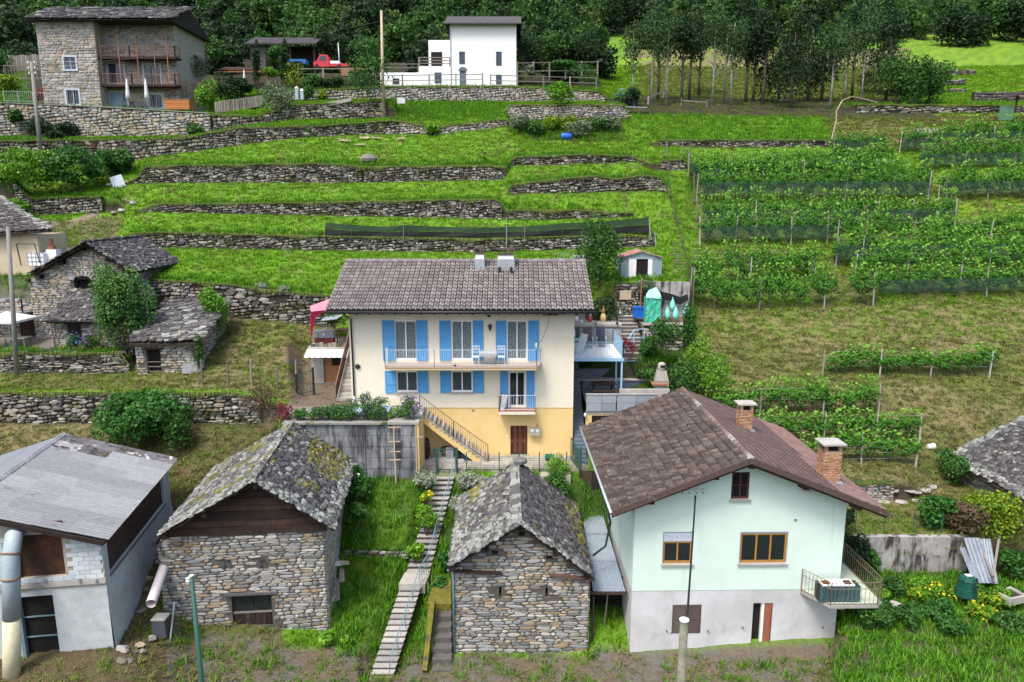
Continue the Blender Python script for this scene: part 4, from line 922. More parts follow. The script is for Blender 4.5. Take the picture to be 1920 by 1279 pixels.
q = MB().lathe([(.05, 0), (.09, .1), (.10, .11), (.03, .09)], 8, (0, 0, 0)).build('flower_pot', mat('pot_dark', [(.10, .07, .05)])); q.location = (HX+hp(853, 683, 39)[0], HY-1.0, HZ+zb); tag(q, 'small dark flower pot near the edge of the long balcony floor', 'pot')
t = thing('deck_chair', 'folded grey lounger leaning in the left corner of the small lower balcony', 'chair', (HX+c0[0]+.25, HY-.5, HZ+ZB+.03))
k = MB(); k.bar((-.12, -.1, 0), (.1, .15, .85), .35, .04, (0, 1, 0)); k.build('seat', mat('grey_slings', [(.42, .40, .40)]), t); MB().bar((-.25, -.2, 0), (-.1, .1, .9), .04).build('frame', M_DARKM, t)
t = thing('cable_bracket', 'electric wire bracket with insulators under the right end of the long roof', 'bracket', (HX+hp(1030, 590, 39.6)[0], 39.75, HZ+hp(1030, 592, 39.6)[1]))
k = MB(); k.bar((-.35, 0, 0), (.5, 0, .02), .04); k.bar((-.3, 0, 0), (-.3, .25, .15), .03); k.bar((.3, 0, 0), (.3, .25, .1), .03); k.build('arm', M_IRON, t)
for x in (-.3, -.05, .15, .4): MB().lathe([(.03, -.02), (.06, 0), (.04, .05), (.06, .08), (.03, .13)], 8, (x, -.03, 0)).build('insulator', mat('brown_porcelain', [(.14, .09, .07)], rough=.3), t)
MB().tube([(0, 0, 0), (-.05, 0, -.5), (-.35, -.05, -1.3), (-.62, -.1, -1.75)], .012, 5).build('wire', M_RUBB, t)
x, z = hp(1005, 646, 39.2); q = bx('meter_box', mat('old_yellow', [(.5, .48, .3)]), None, -.06, .06, -.05, .05, -.12, .12); q.location = (HX+x, 39.0, HZ+z); tag(q, 'small yellowish box hanging at the right end of the balcony rail', 'box')
# ------------------------------------------------------------------ left side stair and two-storey annex
LT = -11.45
t = thing('side_stair', 'concrete stair with a brown handrail climbing along the left side of the main house', 'stair', (-10.3, 40.8, LT))
nst = 13
for i in range(nst):
 y0 = i*.30; z = (i+1)*.19
 bx('step', M_STEP, t, .06, 1.02, y0, y0+.31+ (.6 if i == nst-1 else 0), z-.19-(.19 if i else 0), z)
m = MB(); m.prism([(0, -.05, 0), (0, nst*.30, nst*.19), (0, nst*.30, nst*.19-.5), (0, .5, 0)], (.05, 0, 0)); m.build('stringer', M_CONC, t)
k = MB(); k.bar((0.0, -.1, .95), (0.0, nst*.3, nst*.19+.95), .045); k.bar((0.0, -.1, 0), (0.0, -.1, .95), .04); k.bar((0, nst*.3, nst*.19), (0, nst*.3, nst*.19+.95), .04); k.build('handrail', M_RUST, t)
k = MB(); k.prism([(-.01, -.1, .1), (-.01, nst*.3, nst*.19+.1), (-.01, nst*.3, nst*.19+.85), (-.01, -.1, .85)], (.015, 0, 0)); k.build('side_panel', mat('brown_mesh_panel', [(.10, .05, .045)], alpha=.8), t)
ax0 = P(583, 660, 45).x; ax1 = -10.32
t = thing('annex', 'small two-storey annex with a timber store door below and a roof terrace above', 'shed', (ax0, 45.0, LT)); AW = ax1-ax0
m = MB(); wall(m, .0, AW, 0, 2.2, [(.75, 2.3, .02, 2.05)], depth=.25); m.add([(0, 0, 0), (0, 3.5, 0), (0, 3.5, 2.2), (0, 0, 2.2)], [(0, 3, 2, 1)]); m.build('wall', M_CONC, t)
d = bx('store_door', M_WOODM, t, .75, 2.3, .18, .22, .02, 2.05)
for k in range(9):
 z = .05+k*.22
 for (a, b) in ([(.78, 2.27)] if k < 5 else [(.78, 1.25), (1.85, 2.27)]): bx('door_board', M_WOODM, d, a, b, .155, .18, z, z+.205)
bx('door_window', M_VOID, d, 1.27, 1.83, .16, .178, 1.15, 1.98)
bx('terrace_slab', M_CONCL, t, -.15, AW+.05, -.12, 3.5, 2.2, 2.42)
aw = MB(); nn = 16
for i in range(nn):
 x = -.2+(AW+.25)*i/nn; x2 = -.2+(AW+.25)*(i+1)/nn; dz = .03*(i % 2)
 aw.add([(x, -.10, 2.28), (x2, -.10, 2.28), (x2, -.95, 1.93-.03*((i+1) % 2)), (x, -.95, 1.93-dz)], [(3, 2, 1, 0)])
aw.build('awning', mat('white_fabric', [(.80, .82, .84)], trans=.2), t)
nt_ = 9
for k in range(nt_):
 x = k*(AW/nt_); bx('edge_stone', M_TERR, t, x+.01, x+AW/nt_-.02, -.08, .12, 2.42, 2.42+.16+.05*(k % 3))
gd_ = [(x+.02, x+AW/10) for x in np.arange(0, AW-.05, AW/10)]
for a, b in gd_: bx('deck_board', M_WOODG, t, a, b-.02, .3, 3.3, 2.42, 2.46)
railing(t, [(.05, .2, 2.46), (AW*.98, .2, 2.46)], 1.0, M_IRON, .3, .008, rails=(1.0,), pr=.02)
tz = LT+2.46
t = thing('storage_box', 'grey-lidded box with a dark red base on the roof terrace left of the main house', 'box', (ax0+.1, 45.6, tz))
bx('base', mat('maroon', [(.13, .03, .03)], rough=.5), t, 0, 1.2, 0, .6, 0, .42); bx('lid', mat('lid_grey', [(.20, .22, .25)], rough=.5), t, -.03, 1.23, -.03, .63, .422, .86)
bx('label_spot', M_WPAINT, t, .58, .66, -.04, -.031, .6, .68)
t = thing('terrace_table', 'dark wooden table on the roof terrace beside the main house', 'table', (ax0+1.85, 46.8, tz))
bx('tabletop', M_WOODD, t, -.55, .55, -.4, .4, .72, .78)
for a in (-.48, .48):
 for b in (-.34, .34): MB().bar((a, b, 0), (a, b, .72), .07).build('leg', M_WOODD, t)
t = thing('terrace_chair', 'dark chair beside the table on the small roof terrace', 'chair', (ax0+2.35, 46.0, tz))
bx('seat', M_DGREY, t, -.22, .22, -.22, .22, .42, .46); bx('backrest', M_DGREY, t, -.22, .22, .18, .22, .46, .95)
for a in (-.2, .2):
 for b in (-.2, .2): MB().bar((a, b, 0), (a, b, .42), .03).build('leg', M_IRON, t)
t = thing('parasol', 'pink canopy with a crimson side flap at the left edge of the long roof', 'parasol', (ax0+.1, 45.2, tz))
a = P(581, 574, 45.2); b = P(619, 560, 45.6); c_ = P(612, 581, 44.7); d_ = P(583, 584, 44.6); L0 = Vector(t.location)
m = MB(); vs = [a, b, P(624, 575, 45.8), c_, d_]; m.add([v-L0 for v in vs]+[v-L0+Vector((0, 0, -.02)) for v in vs], [(0, 1, 2, 3, 4), (9, 8, 7, 6, 5), (0, 4, 9, 5), (4, 3, 8, 9)]); m.build('canopy', M_PINK, t)
m = MB(); vs = [d_, c_, P(590, 597, 44.8), P(583, 640, 45.1), P(581, 600, 45.1)]; m.add([v-L0+Vector((0, -.02, -.02)) for v in vs], [(4, 3, 2, 1, 0)]); m.build('side_flap', M_RED, t)
MB().bar((-.03, 0, 0), (-.03, 0, 2.1), .05).build('pole', M_METAL, t)
t = thing('folding_roof', 'small grey sheet canopy above the storage box on the roof terrace', 'canopy', (ax0+.8, 47.2, tz))
m = MB(); m.add([(-.6, -.3, 1.35), (.5, -.3, 1.45), (.7, .5, 1.6), (-.4, .5, 1.5), (-.6, -.3, 1.31), (.5, -.3, 1.41)], [(0, 1, 2, 3), (4, 5, 1, 0)]); m.build('sheet', M_METAL, t); MB().bar((-.3, 0, 0), (-.3, 0, 1.4), .04).build('post', M_METAL, t)
t = thing('wire_gate', 'dark green garden gate leading from the dry meadow to the side yard', 'gate', (P(570, 740, 42).x, 42.2, gz(P(570, 740, 42).x, 42.2)))
for x in (-.35, .55): MB().bar((x, -.4*(x < 0), -.1), (x, -.4*(x < 0), 1.45+.3*(x > 0)), .11).build('post', M_RUBB, t)
k = MB(); k.bar((-.3, -.4, 1.2), (.5, 0, 1.6), .04); k.bar((-.3, -.4, .2), (.5, 0, .3), .04)
for i in range(5): k.bar((-.3+.17*i, -.4+.08*i, .2), (-.3+.17*i, -.4+.08*i, 1.2+.08*i), .02)
k.build('gate_leaf', M_GREENM, t)
# ------------------------------------------------------------------ front retaining wall of the garden terrace
x0 = P(531, 790, 36.75).x; x1 = P(781, 790, 36.75).x
t = thing('retaining_wall', 'tall stained concrete retaining wall with board marks, left of the yellow basement', 'wall', (x0, 36.75, -14.7)); WL = x1-x0
hh = 3.12; zs = [0, .62, 1.24, 1.86, 2.48, hh]; kx = [0, WL*.34, WL*.61, WL*.80, WL]
for i in range(4):
 for j in range(5):
  bx('concrete_lift', M_STAIN, t, kx[i]+.012, kx[i+1]-.012, -.02*(j % 2)+ (.03 if i == 2 else 0), .2, zs[j]+.010, zs[j+1]-.010)
bx('wall_core', mat('wall_joint', [(.05, .05, .055)]), t, .02, WL-.02, .06, .3, 0, hh-.02)
m = MB(); m.prism([(WL, -.02, 0), (WL, 3.1, 0), (WL, 3.1, hh), (WL, -.02, hh)], (.1, 0, 0)); m.build('return_wall', M_YEL, t)
bx('coping', M_TERR, t, -.05, WL*.78, -.12, .35, hh, hh+.09)
bx('corner_cap', M_CONC, t, WL*.78+.01, WL+.12, -.08, 3.0, hh, hh+.13)
lx = P(739, 790, 36.5).x
t = thing('batten_frame', 'tall pale wooden pole with four cross battens leaning on the stained concrete wall', 'trellis', (lx, 36.55, gz(lx, 36.5)))
MB().bar((0, -.12, -.1), (-.06, .08, 3.1), .06, .06).build('pole', M_WOODL, t)
for py, w in ((803, .38), (829.5, .32), (848, .32), (863, .34)):
 z = P(739, py, 36.5).z-t.location.z; MB().bar((-w, -.1+z*.06, z), (w-.05, -.1+z*.06, z+.02), .045).build('batten', M_WOODL, t)
q = MB().bar((0, 0, 0), (0, .12, 3.2), .05).bar((.0, -.1, 2.35), (.4, .0, 2.38), .05).build('bracket_pole', M_WOODL); q.location = (P(780, 860, 36.6).x+.02, 36.6, -14.6); tag(q, 'thin wooden pole with a short arm at the right corner of the concrete wall', 'pole')
t = MB(); a = [P(612, 775, 38.4), P(635, 762, 39.3), P(665, 763, 39.4), P(735, 765, 39.5), P(728, 779, 38.2), P(665, 780, 38)]
t.add([(p.x, p.y, LT+.04+.06*(i % 2)) for i, p in enumerate(a)]+[(p.x, p.y, LT+.0) for p in a], [(0, 5, 4, 3, 2, 1)]+[(i, (i+1) % 6, 6+(i+1) % 6, 6+i) for i in range(6)])
o = t.build('blue_tarpaulin', mat('faded_blue_tarp', [(.22, .32, .42), (.28, .36, .42)], var=.2, vs=3, bump=(8, .7, .05))); tag(o, 'faded blue tarpaulin spread over the garden terrace in front of the cream wall', 'tarpaulin')
x0 = P(786, 862, 38).x; x1 = P(1068, 862, 38).x
t = thing('yard_paving', 'pale stone slab paving in front of the yellow basement', 'paving', (x0, 37.8, -14.53))
rg = random.Random(5); y = 0.0
while y < 2.1:
 h_ = rg.uniform(.5, .8); x = 0.0
 while x < x1-x0:
  w = rg.uniform(.6, 1.5); w = min(w, x1-x0-x)
  bx('paving_slab', M_PAVE, t, x+.01, x+w-.01, y+.01, min(y+h_, 2.15)-.01, 0, .04+rg.uniform(0, .012)); x += w
 y += h_
q = bx('kerb_step', M_CONCL, None, P(785, 850, 39.0).x, P(870, 850, 39.0).x, 38.75, 39.98, -14.5, -14.42); tag(q, 'raised concrete ledge under the outside stair', 'ledge')
def mesh_fence(pts, h, label, mt, group=None, pn=2.5, wires=8, pr=.028, name='wire_fence', vert=.25, wr=.006):
 t = thing(name, label, 'fence', pts[0], 0, group); o = Vector(pts[0])
 for p in pts: MB().bar(Vector(p)-o, Vector(p)-o+Vector((0, 0, h+.05)), pr*2).build('post', mt, t)
 k = MB()
 for a, b in zip(pts, pts[1:]):
  a = Vector(a)-o; b = Vector(b)-o
  for i in range(wires): z = Vector((0, 0, h*(i+.5)/wires)); k.bar(a+z, b+z, wr*1.5)
  n = max(1, int((b-a).length/vert))
  for i in range(1, n): p = a.lerp(b, i/n); k.bar(p+Vector((0, 0, .04)), p+Vector((0, 0, h-.03)), wr)
 k.build('wire_mesh', mt, t); return t
gx0 = P(819, 885, 37.65).x; gx1 = P(857, 885, 37.65).x; zg = -14.55
t = thing('garden_gate', 'green metal mesh gate at the top of the long garden stair', 'gate', (gx0, 37.65, zg)); gw = gx1-gx0
for x in (0, gw): MB().bar((x, 0, -.1), (x, 0, 1.35), .09).build('post', M_GREENM, t)
k = MB(); k.bar((.07, 0, .1), (gw-.07, 0, .1), .04); k.bar((.07, 0, 1.25), (gw-.07, 0, 1.25), .04); k.bar((.08, 0, .1), (.08, 0, 1.25), .04); k.bar((gw-.08, 0, .1), (gw-.08, 0, 1.25), .04)
k.build('gate_frame', M_GREENM, t); k = MB()
for i in range(1, 9): k.bar((.08+(gw-.16)*i/9, 0, .1), (.08+(gw-.16)*i/9, 0, 1.25), .007)
for i in range(1, 6): k.bar((.08, 0, .1+i*.19), (gw-.08, 0, .1+i*.19), .007)
k.build('gate_mesh', M_METAL, t)
pts = [Vector((P(px, 885, 37.65).x, 37.65, zg)) for px in (858, 875, 936, 973, 1011, 1062)]
mesh_fence(pts, 1.05, 'green wire mesh fence along the front edge of the paved yard', M_GREENM)
t = thing('side_gate', 'dark green iron gate seen edge-on at the right corner of the main house', 'gate', (P(1070, 850, 39.3).x, 39.3, -14.5))
k = MB(); 
for i in range(11): k.bar((i*.035, -i*.17, 0), (i*.035, -i*.17, 1.35-.02*i), .03)
k.bar((0, 0, .15), (.36, -1.75, .15), .04); k.bar((0, 0, 1.3), (.36, -1.75, 1.12), .04); k.build('gate_leaf', M_GREENM, t); MB().bar((.4, -1.85, -.6), (.4, -1.85, 1.4), .1).build('post', M_GREENM, t)
t = thing('planter_wall', 'concrete trough planted with low green cushions at the front edge of the yard', 'planter', (P(1013, 900, 37.0).x, 36.9, -15.0))
bx('trough', M_CONCL, t, 0, 1.65, 0, .6, 0, .45)
# ------------------------------------------------------------------ long garden stair
t = thing('garden_stair', 'long straight flight of pale stone steps between the two stone barns', 'stair', (0, 0, 0))
sa = P(836, 888, 37.55); sb = P(783, 1072, 32.45); sc = P(772, 1112, 31.6); se = P(712, 1275, 27.2)
def flight(a, b, w0, w1, n, right):
 for i in range(n):
  p = a.lerp(b, i/n); q = a.lerp(b, (i+1)/n); w = w0+(w1-w0)*i/n; dz = (a.z-b.z)/n
  d = Vector((q.x-p.x, q.y-p.y, 0))
  z = p.z-dz; yb_ = p.y; yf_ = q.y-.03
  sl = (q.x-p.x)/(q.y-p.y)
  m = MB(); m.add([(p.x-w/2, yb_, z), (p.x+w/2, yb_, z), (q.x+w/2, yf_, z), (q.x-w/2, yf_, z), (p.x-w/2, yb_, z-.045), (p.x+w/2, yb_, z-.045), (q.x+w/2, yf_, z-.045), (q.x-w/2, yf_, z-.045)], [(3, 2, 1, 0), (7, 6, 2, 3), (6, 5, 1, 2), (4, 7, 3, 0)])
  st = m.build('step', M_STEP, t)
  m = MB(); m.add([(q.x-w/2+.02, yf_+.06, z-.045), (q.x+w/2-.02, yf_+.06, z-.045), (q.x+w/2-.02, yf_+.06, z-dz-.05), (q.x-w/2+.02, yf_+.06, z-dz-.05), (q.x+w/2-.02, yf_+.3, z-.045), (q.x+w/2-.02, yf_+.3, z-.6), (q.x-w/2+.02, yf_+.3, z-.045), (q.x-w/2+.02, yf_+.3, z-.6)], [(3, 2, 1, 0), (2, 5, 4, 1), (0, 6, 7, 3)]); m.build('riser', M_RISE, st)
flight(sa, sb, 1.0, 1.15, 18, 0)
m = MB(); z = sb.z-.02
m.add([(sb.x-.62, sb.y, z), (sb.x+.62, sb.y, z), (sc.x+.66, sc.y-.1, z-.1), (sc.x-.6, sc.y-.1, z-.1), (sb.x-.62, sb.y, z-.6), (sb.x+.62, sb.y, z-.6), (sc.x+.66, sc.y-.1, z-.6), (sc.x-.6, sc.y-.1, z-.6)], [(3, 2, 1, 0), (7, 6, 2, 3), (6, 5, 1, 2), (4, 7, 3, 0)]); m.build('landing', M_CONCL, t)
sc2 = Vector((sc.x, sc.y-.1, z-.1)); flight(sc2, se, .98, .98, 16, 0)
k = MB(); off = Vector((.42, 0, .85)); pts = [sa+Vector((.52, 0, .95)), sb+off+Vector((.1, 0, .05)), sc2+off, se+Vector((.42, 0, .9))]
for a, b in zip(pts, pts[1:]): k.tube([a, b], .025, 6); k.tube([a-Vector((0, 0, .4)), b-Vector((0, 0, .4))], .014, 5)
for i in range(13):
 f = i/12*3; j = min(2, int(f)); p = pts[j].lerp(pts[j+1], f-j)
 k.tube([p, p-Vector((0, 0, .95))], .016, 5)
k.build('handrail', M_TEALM, t)
t = thing('mossy_steps', 'dark mossy steps and moss-covered slab squeezed between the stair and the second barn', 'stair', (0, 0, 0))
q0 = P(822, 1125, 30.6)
m = MB(); m.add([P(800, 1132, 29.8), P(846, 1132, 29.8), P(846, 1086, 31.4), P(815, 1086, 31.6)]+[P(800, 1150, 29.8), P(846, 1150, 29.8)], [(0, 1, 2, 3), (4, 5, 1, 0)]); m.build('moss_slab', mat('moss', [(.11, .11, .015), (.17, .155, .025)], bump=(12, 1, .05), over=[((.07, .06, .05), 2.5, .55, .65)]), t)
for i in range(6):
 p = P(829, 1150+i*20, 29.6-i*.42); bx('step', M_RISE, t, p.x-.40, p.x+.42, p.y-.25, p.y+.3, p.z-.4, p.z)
t = MB(); t.bar(P(812, 1130, 29.5), P(797, 1260, 27.3), .22, .5); o = t.build('stair_kerb', mat('moss', [])); tag(o, 'low moss-covered kerb beside the lower stair flight', 'kerb')
# ------------------------------------------------------------------ mint green house
GX, GY, GZ = 5.15, 28.3, -19.6; GR = math.radians(1.0)
Gh = thing('house', 'mint green gabled house with grey ground floor and brown tiled roof', 'house', (GX, GY, GZ), GR)
def gp(px, py, y=0):
 """local x, z on the facade plane"""
 q = P(px, py, GY); 
 for _ in range(4):
  Yw = GY+(q.x-GX)*math.tan(GR)+y; q = P(px, py, Yw)
 return (q.x-GX)/math.cos(GR), q.z-GZ
def grect(x0, y0, x1, y1):
 a = gp(x0, y1); b = gp(x1, y0); return (a[0], b[0], a[1], b[1])
GWd = 8.95; GD = 9.6; zf = gp(1300, 1107)[1]; AX = 4.45; ZA = 9.42; SL = .402
gtop = lambda x: ZA-abs(x-AX)*SL-.22
ga = grect(1370, 885, 1407, 936); gw1 = grect(1241, 997, 1301, 1058); gw2 = grect(1385, 997, 1479, 1057)
gs = grect(1259, 1134, 1316, 1188); gdoor = grect(1406, 1131, 1450, 1232)
m = MB(); wall(m, 0, GWd, zf, gtop, [ga, gw1, gw2], brk=(AX,), depth=.14)
m.add([(0, 0, zf), (0, GD, zf), (0, GD, gtop(0)), (0, 0, gtop(0))], [(0, 3, 2, 1)]); m.add([(GWd, 0, zf), (GWd, GD, zf), (GWd, GD, gtop(GWd)), (GWd, 0, gtop(GWd))], [(0, 1, 2, 3)])
m.add([(0, GD, zf), (GWd, GD, zf), (GWd, GD, gtop(GWd)), (AX, GD, gtop(AX)), (0, GD, gtop(0))], [(4, 3, 2, 1, 0)])
m.build('upper_wall', M_MINT, Gh)
m = MB(); wall(m, 0, GWd, -.3, zf, [gs, gdoor], depth=.2, M=Matrix.Translation((0, .015, 0)))
m.add([(0.015, .015, -.3), (.015, GD, -.3), (.015, GD, zf), (.015, .015, zf)], [(0, 3, 2, 1)]); m.add([(GWd, .015, -.3), (GWd, GD, -.3), (GWd, GD, zf), (GWd, .015, zf)], [(0, 1, 2, 3)])
m.build('ground_floor_wall', M_BASE, Gh)
w = window(Gh, *ga, M_WOODB, 2, .08, M_GLASSD, .07, bars=1, sill=M_CONCL, name='attic_window')
def roller(r, drop, n_=2):
 x0, x1, z0, z1 = r
 w = window(Gh, x0+.03, x1-.03, z0+.02, z1-drop, M_WOODO, n_, .09, M_GLASSD, .08, sill=M_CONCL)
 n = max(1, int(drop/.055))
 for i in range(n): bx('shutter_slat', mat('roller_grey', [(.52, .57, .66)], rough=.5), w, x0, x1, .04+.004*(i % 2), .06, z1-drop+i*drop/n+.004, z1-drop+(i+1)*drop/n)
 bx('guide', M_METAL, w, x0, x0+.03, .02, .10, z0, z1); bx('guide', M_METAL, w, x1-.03, x1, .02, .10, z0, z1)
 return w
roller(gw1, .46); roller(gw2, .09, 3)
f = bx('window', M_WOODB, Gh, gs[0], gs[1], .04, .08, gs[2], gs[3])
mx = (gs[0]+gs[1])/2
M_SHB = mat('brown_shutter', [(.085, .065, .06), (.11, .085, .078)], rnd=True, var=.2)
for a, b in ((gs[0]+.02, mx-.02), (mx+.02, gs[1]-.02)): shutter(f, a, b, gs[2]+.02, gs[3]-.02, M_SHB, .03, .5)
MB().box(gs[0]-.05, gs[0]+.0, -.02, .03, gs[2], gs[2]+.05).build('hinge', M_RUST, Gh)
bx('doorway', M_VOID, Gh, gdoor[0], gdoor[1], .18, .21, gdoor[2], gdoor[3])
bx('door_frame', M_WPAINT, Gh, gdoor[0]+.38, gdoor[0]+.50, .05, .17, gdoor[2], gdoor[3])
MB_ = MB(); sx0 = gp(1429, 1180)[0]; M2 = Matrix.Translation((gdoor[1]-.06, .02, 0)) @ Matrix.Rotation(math.radians(-14), 4, 'Z')
o = shutter(Gh, -.42, 0.0, gdoor[2]+.05, gdoor[3]-.02, mat('red_brown_shutter', [(.26, .085, .05)], var=.15), .0, None, M=M2)
for px, py in ((1251, 1183), (1328, 1183), (1393, 1176), (1543, 1176)):
 x, z = gp(px, py); MB().bar((x-.06, -.03, z+.05), (x+.02, -.05, z-.03), .03).build('shutter_catch', M_IRON, Gh)
x, z = gp(1489, 975); bx('wall_hook', M_IRON, Gh, x, x+.10, -.05, 0, z, z+.03)
x, z = gp(1508, 921); k = MB(); k.bar((x-.25, -.04, z+.08), (x+.22, -.10, z), .07, .05); k.bar((x-.05, -.06, z+.0), (x+.28, -.1, z+.04), .06, .04); k.build('swallow_board', mat('white_board', [(.62, .64, .62)]), Gh)
yF, yB = -.85, 10.2; eL, eR = -1.08, 10.25
def rz_(x): return ZA-abs(x-AX)*SL
m = MB()
v = []
for y in (yF, yB):
 for x in (eL, AX, eR): v += [(x, y, rz_(x)), (x, y, rz_(x)-.17)]
m.add(v, [(0, 2, 8, 6), (2, 4, 10, 8), (1, 7, 9, 3), (3, 9, 11, 5), (0, 1, 3, 2), (2, 3, 5, 4), (6, 8, 9, 7), (8, 10, 11, 9), (0, 6, 7, 1), (4, 5, 11, 10)]); m.build('roof', M_ROOFD, Gh)
n_ = math.hypot(1, SL)
Ll = (AX-eL)*n_; Lr = (eR-AX)*n_
tile_roof(Gh, (eL, yB, rz_(eL)+.04), (0, -1, 0), (1/n_, 0, SL/n_), yB-yF, Ll, .245, .40, T_ROMAN, M_TILE2, .095, 32, minpx=8)
tile_roof(Gh, (eR, yF, rz_(eR)+.04), (0, 1, 0), (-1/n_, 0, SL/n_), yB-yF, Lr, .30, .36, T_FLAT, M_TILE3, .05, 32, limit=200)
for i in range(27):
 y = yF-.05+i*.412; MB().tube([(AX, y, ZA+.05), (AX, y+.44, ZA+.075)], [.15, .125], 8).build('ridge_tile', M_RIDGE, Gh, True)
M_VERGE = mat('verge_tile', [(.10, .07, .06), (.075, .052, .045)], ns=6, var=.3, over=[((.25, .24, .20), 6, .6, .7, (1, 1, 1), .6)])
for s_, e in ((-1, eL), (1, eR)):
 n = 14
 for i in range(n):
  a = AX+(e-AX)*i/n; b = AX+(e-AX)*(i+1)/n; k = MB()
  k.prism([(a, yF-.06, rz_(a)+.10), (a, yF-.06, rz_(a)-.14), (b, yF-.06, rz_(b)-.14), (b, yF-.06, rz_(b)+.13)], (0, .12, 0)); k.build('verge_tile', M_VERGE, Gh)
 m = MB(); 
 m.prism([(AX, yF+.06, ZA-.14), (AX, yF+.06, ZA-.28), (e, yF+.06, rz_(e)-.24), (e, yF+.06, rz_(e)-.10)], (0, .06, 0)); m.build('bargeboard', M_WOODD, Gh)
for x in (1.0, 3.9, AX+.2, 6.9, 9.0) if 0 else (.55, 3.15, AX+.15, 6.9, 9.15):
 z = rz_(x)-.18; k = MB(); k.prism([(x-.12, yF+.12, z), (x-.12, yF+.12, z-.18), (x-.12, 0, z-.30), (x-.12, 0.05, z)], (.22, 0, 0)); k.build('purlin_end', M_WOODD, Gh)
MB().tube([(eL-.06, yF-.05, rz_(eL)+.02), (eL-.06, yB+.1, rz_(eL)+.04)], .07, 8).build('gutter', M_METAL, Gh, True)
MB().tube([(eL-.02, 3.2, rz_(eL)-.08), (eL+.1, 2.6, rz_(eL)-.35), (eL+.45, 2.3, 5.3), (eL+.2, 2.0, 4.3), (eL-.4, 1.7, 4.0)], .055, 8).build('downpipe', M_DARKM, Gh, True)
def bchim(px0, px1, pytop, pycap, x, y, w, d, zt, h):
 z0 = rz_(x); c = bx('chimney', mat('brick_mortar', [(.30, .26, .22)]), Gh, x-w/2+.02, x+w/2-.02, y+.02, y+d-.02, z0-.3, z0+h-.35)
 rec = []; z = z0-.1; r_ = 0
 while z < z0+h-.40:
  for fx, o_, u_ in ((0, Vector((x-w/2, y, z)), Vector((1, 0, 0))), (1, Vector((x-w/2, y+d, z)), Vector((0, -1, 0))), (2, Vector((x+w/2, y, z)), Vector((0, 1, 0)))):
   L = w if fx == 0 else d; t = -.12*(r_ % 2)
   nrm = Vector((0, 0, 1)).cross(u_)
   while t < L-.01:
    a = max(0, t); b = min(L, t+.235)
    if b-a > .05: rec.append((basis(o_+u_*((a+b)/2)+Vector((0, 0, .03)), u_, nrm, Vector((0, 0, 1)), b-a, .02, .062), 0, (b-a)*46))
    t += .25
  z += .078; r_ += 1
 pieces(rec, T_BRICK, M_BRICK, c, 'brick', 'small_bricks', 9.5, 250)
 k = MB(); zt = z0+h-.35
 for a in (x-w/2, x+w/2-.12): 
  for b in (y, y+d-.12): k.box(a, a+.12, b, b+.12, zt, zt+.28)
 k.build('cap_post', M_BRICK, c); bx('smoke_opening', M_VOID, c, x-w/2+.13, x+w/2-.13, y+.13, y+d-.13, zt, zt+.27)
 bx('cap_slab', M_CONCL, c, x-w/2-.14, x+w/2+.14, y-.12, y+d+.12, zt+.28, zt+.35)
 bx('flashing', M_METAL, c, x-w/2-.06, x+w/2+.1, y-.15, y+d+.06, z0-.25, z0+.03)
cq = gp(1563, 905, .6); bchim(0, 0, 0, 0, cq[0], .8, .72, .7, 0, 1.75)
bchim(0, 0, 0, 0, 6.4, 5.4, .62, .55, 0, 1.35)
q0 = gp(1500, 1112); bz = gp(1500, 1112)[1]
zbq = zf-.02
B0 = gp(1500, 1107)[0]
m = MB(); m.prism([(B0, 0, zbq-.14), (B0+.75, -1.25, zbq-.14), (GWd+1.05, -1.25, zbq-.14), (GWd+1.35, -1.0, zbq-.14), (GWd+1.3, 2.4, zbq-.14), (GWd+.02, 2.4, zbq-.14), (GWd+.02, 0, zbq-.14)], (0, 0, .13))
bl = m.build('balcony', M_CONC, Gh)
m = MB(); m.prism([(B0+.06, -.02, zbq), (B0+.78, -1.2, zbq), (GWd+1.0, -1.2, zbq), (GWd+1.28, -.95, zbq), (GWd+1.25, 2.3, zbq), (GWd+.03, 2.3, zbq), (GWd+.03, -.02, zbq)], (0, 0, .012)); m.build('balcony_floor', mat('pale_green_tiles', [(.46, .52, .40), (.52, .56, .45)], ns=4, var=.12), bl)
railing(bl, [(B0+.02, -.05, zbq), (B0+.75, -1.22, zbq), (GWd+1.03, -1.22, zbq), (GWd+1.32, -.95, zbq), (GWd+1.27, 2.35, zbq)], 1.0, mat('green_rusty_rail', [(.16, .20, .14), (.26, .15, .10)], ns=2, var=.3), .165, .010, rails=(1.0, .72, .05), pr=.017)
bx('balcony_bracket', M_CONC, Gh, GWd-.5, GWd-.2, -1.0, 0, zbq-.34, zbq-.145)
m = MB(); tb = thing('balcony_bench', 'long dark teal storage bench on the corner balcony of the mint green house', 'bench', Vector(Gh.matrix_world.translation)); tb.location = (GX+B0+.5, GY+.1-.65, GZ+zbq+.015)
for i in range(12): bx('slat', mat('teal_wicker', [(.035, .085, .10), (.05, .11, .125)], rnd=True, var=.3), tb, -.1+i*.14, .03+i*.14, -.35, -.33, .02, .72)
bx('body', M_RUBB, tb, -.1, 1.58, -.33, .2, .0, .70); bx('cushion', M_WPAINT, tb, .0, 1.35, -.3, .2, .705, .76)
for a in (.05, .95): bx('small_box', M_WOODB, tb, a, a+.28, -.25, .0, .765, .82)
t = thing('insulator_bracket', 'row of four white insulators on the gable wall under the roof edge', 'bracket', (GX, GY-.05, GZ))
for px in (1279, 1292.5, 1305.5, 1318):
 x, z = gp(px, 918); y = x*math.tan(GR); q = MB().lathe([(.03, -.05), (.055, -.02), (.03, .02), (.055, .05), (.055, .08), (.03, .12)], 8, (x, -.08+y, z)).build('insulator', M_INS, t); MB().bar((x, -.08+y, z-.12), (x, .06+y, z-.12), .025).build('hook', M_IRON, q)
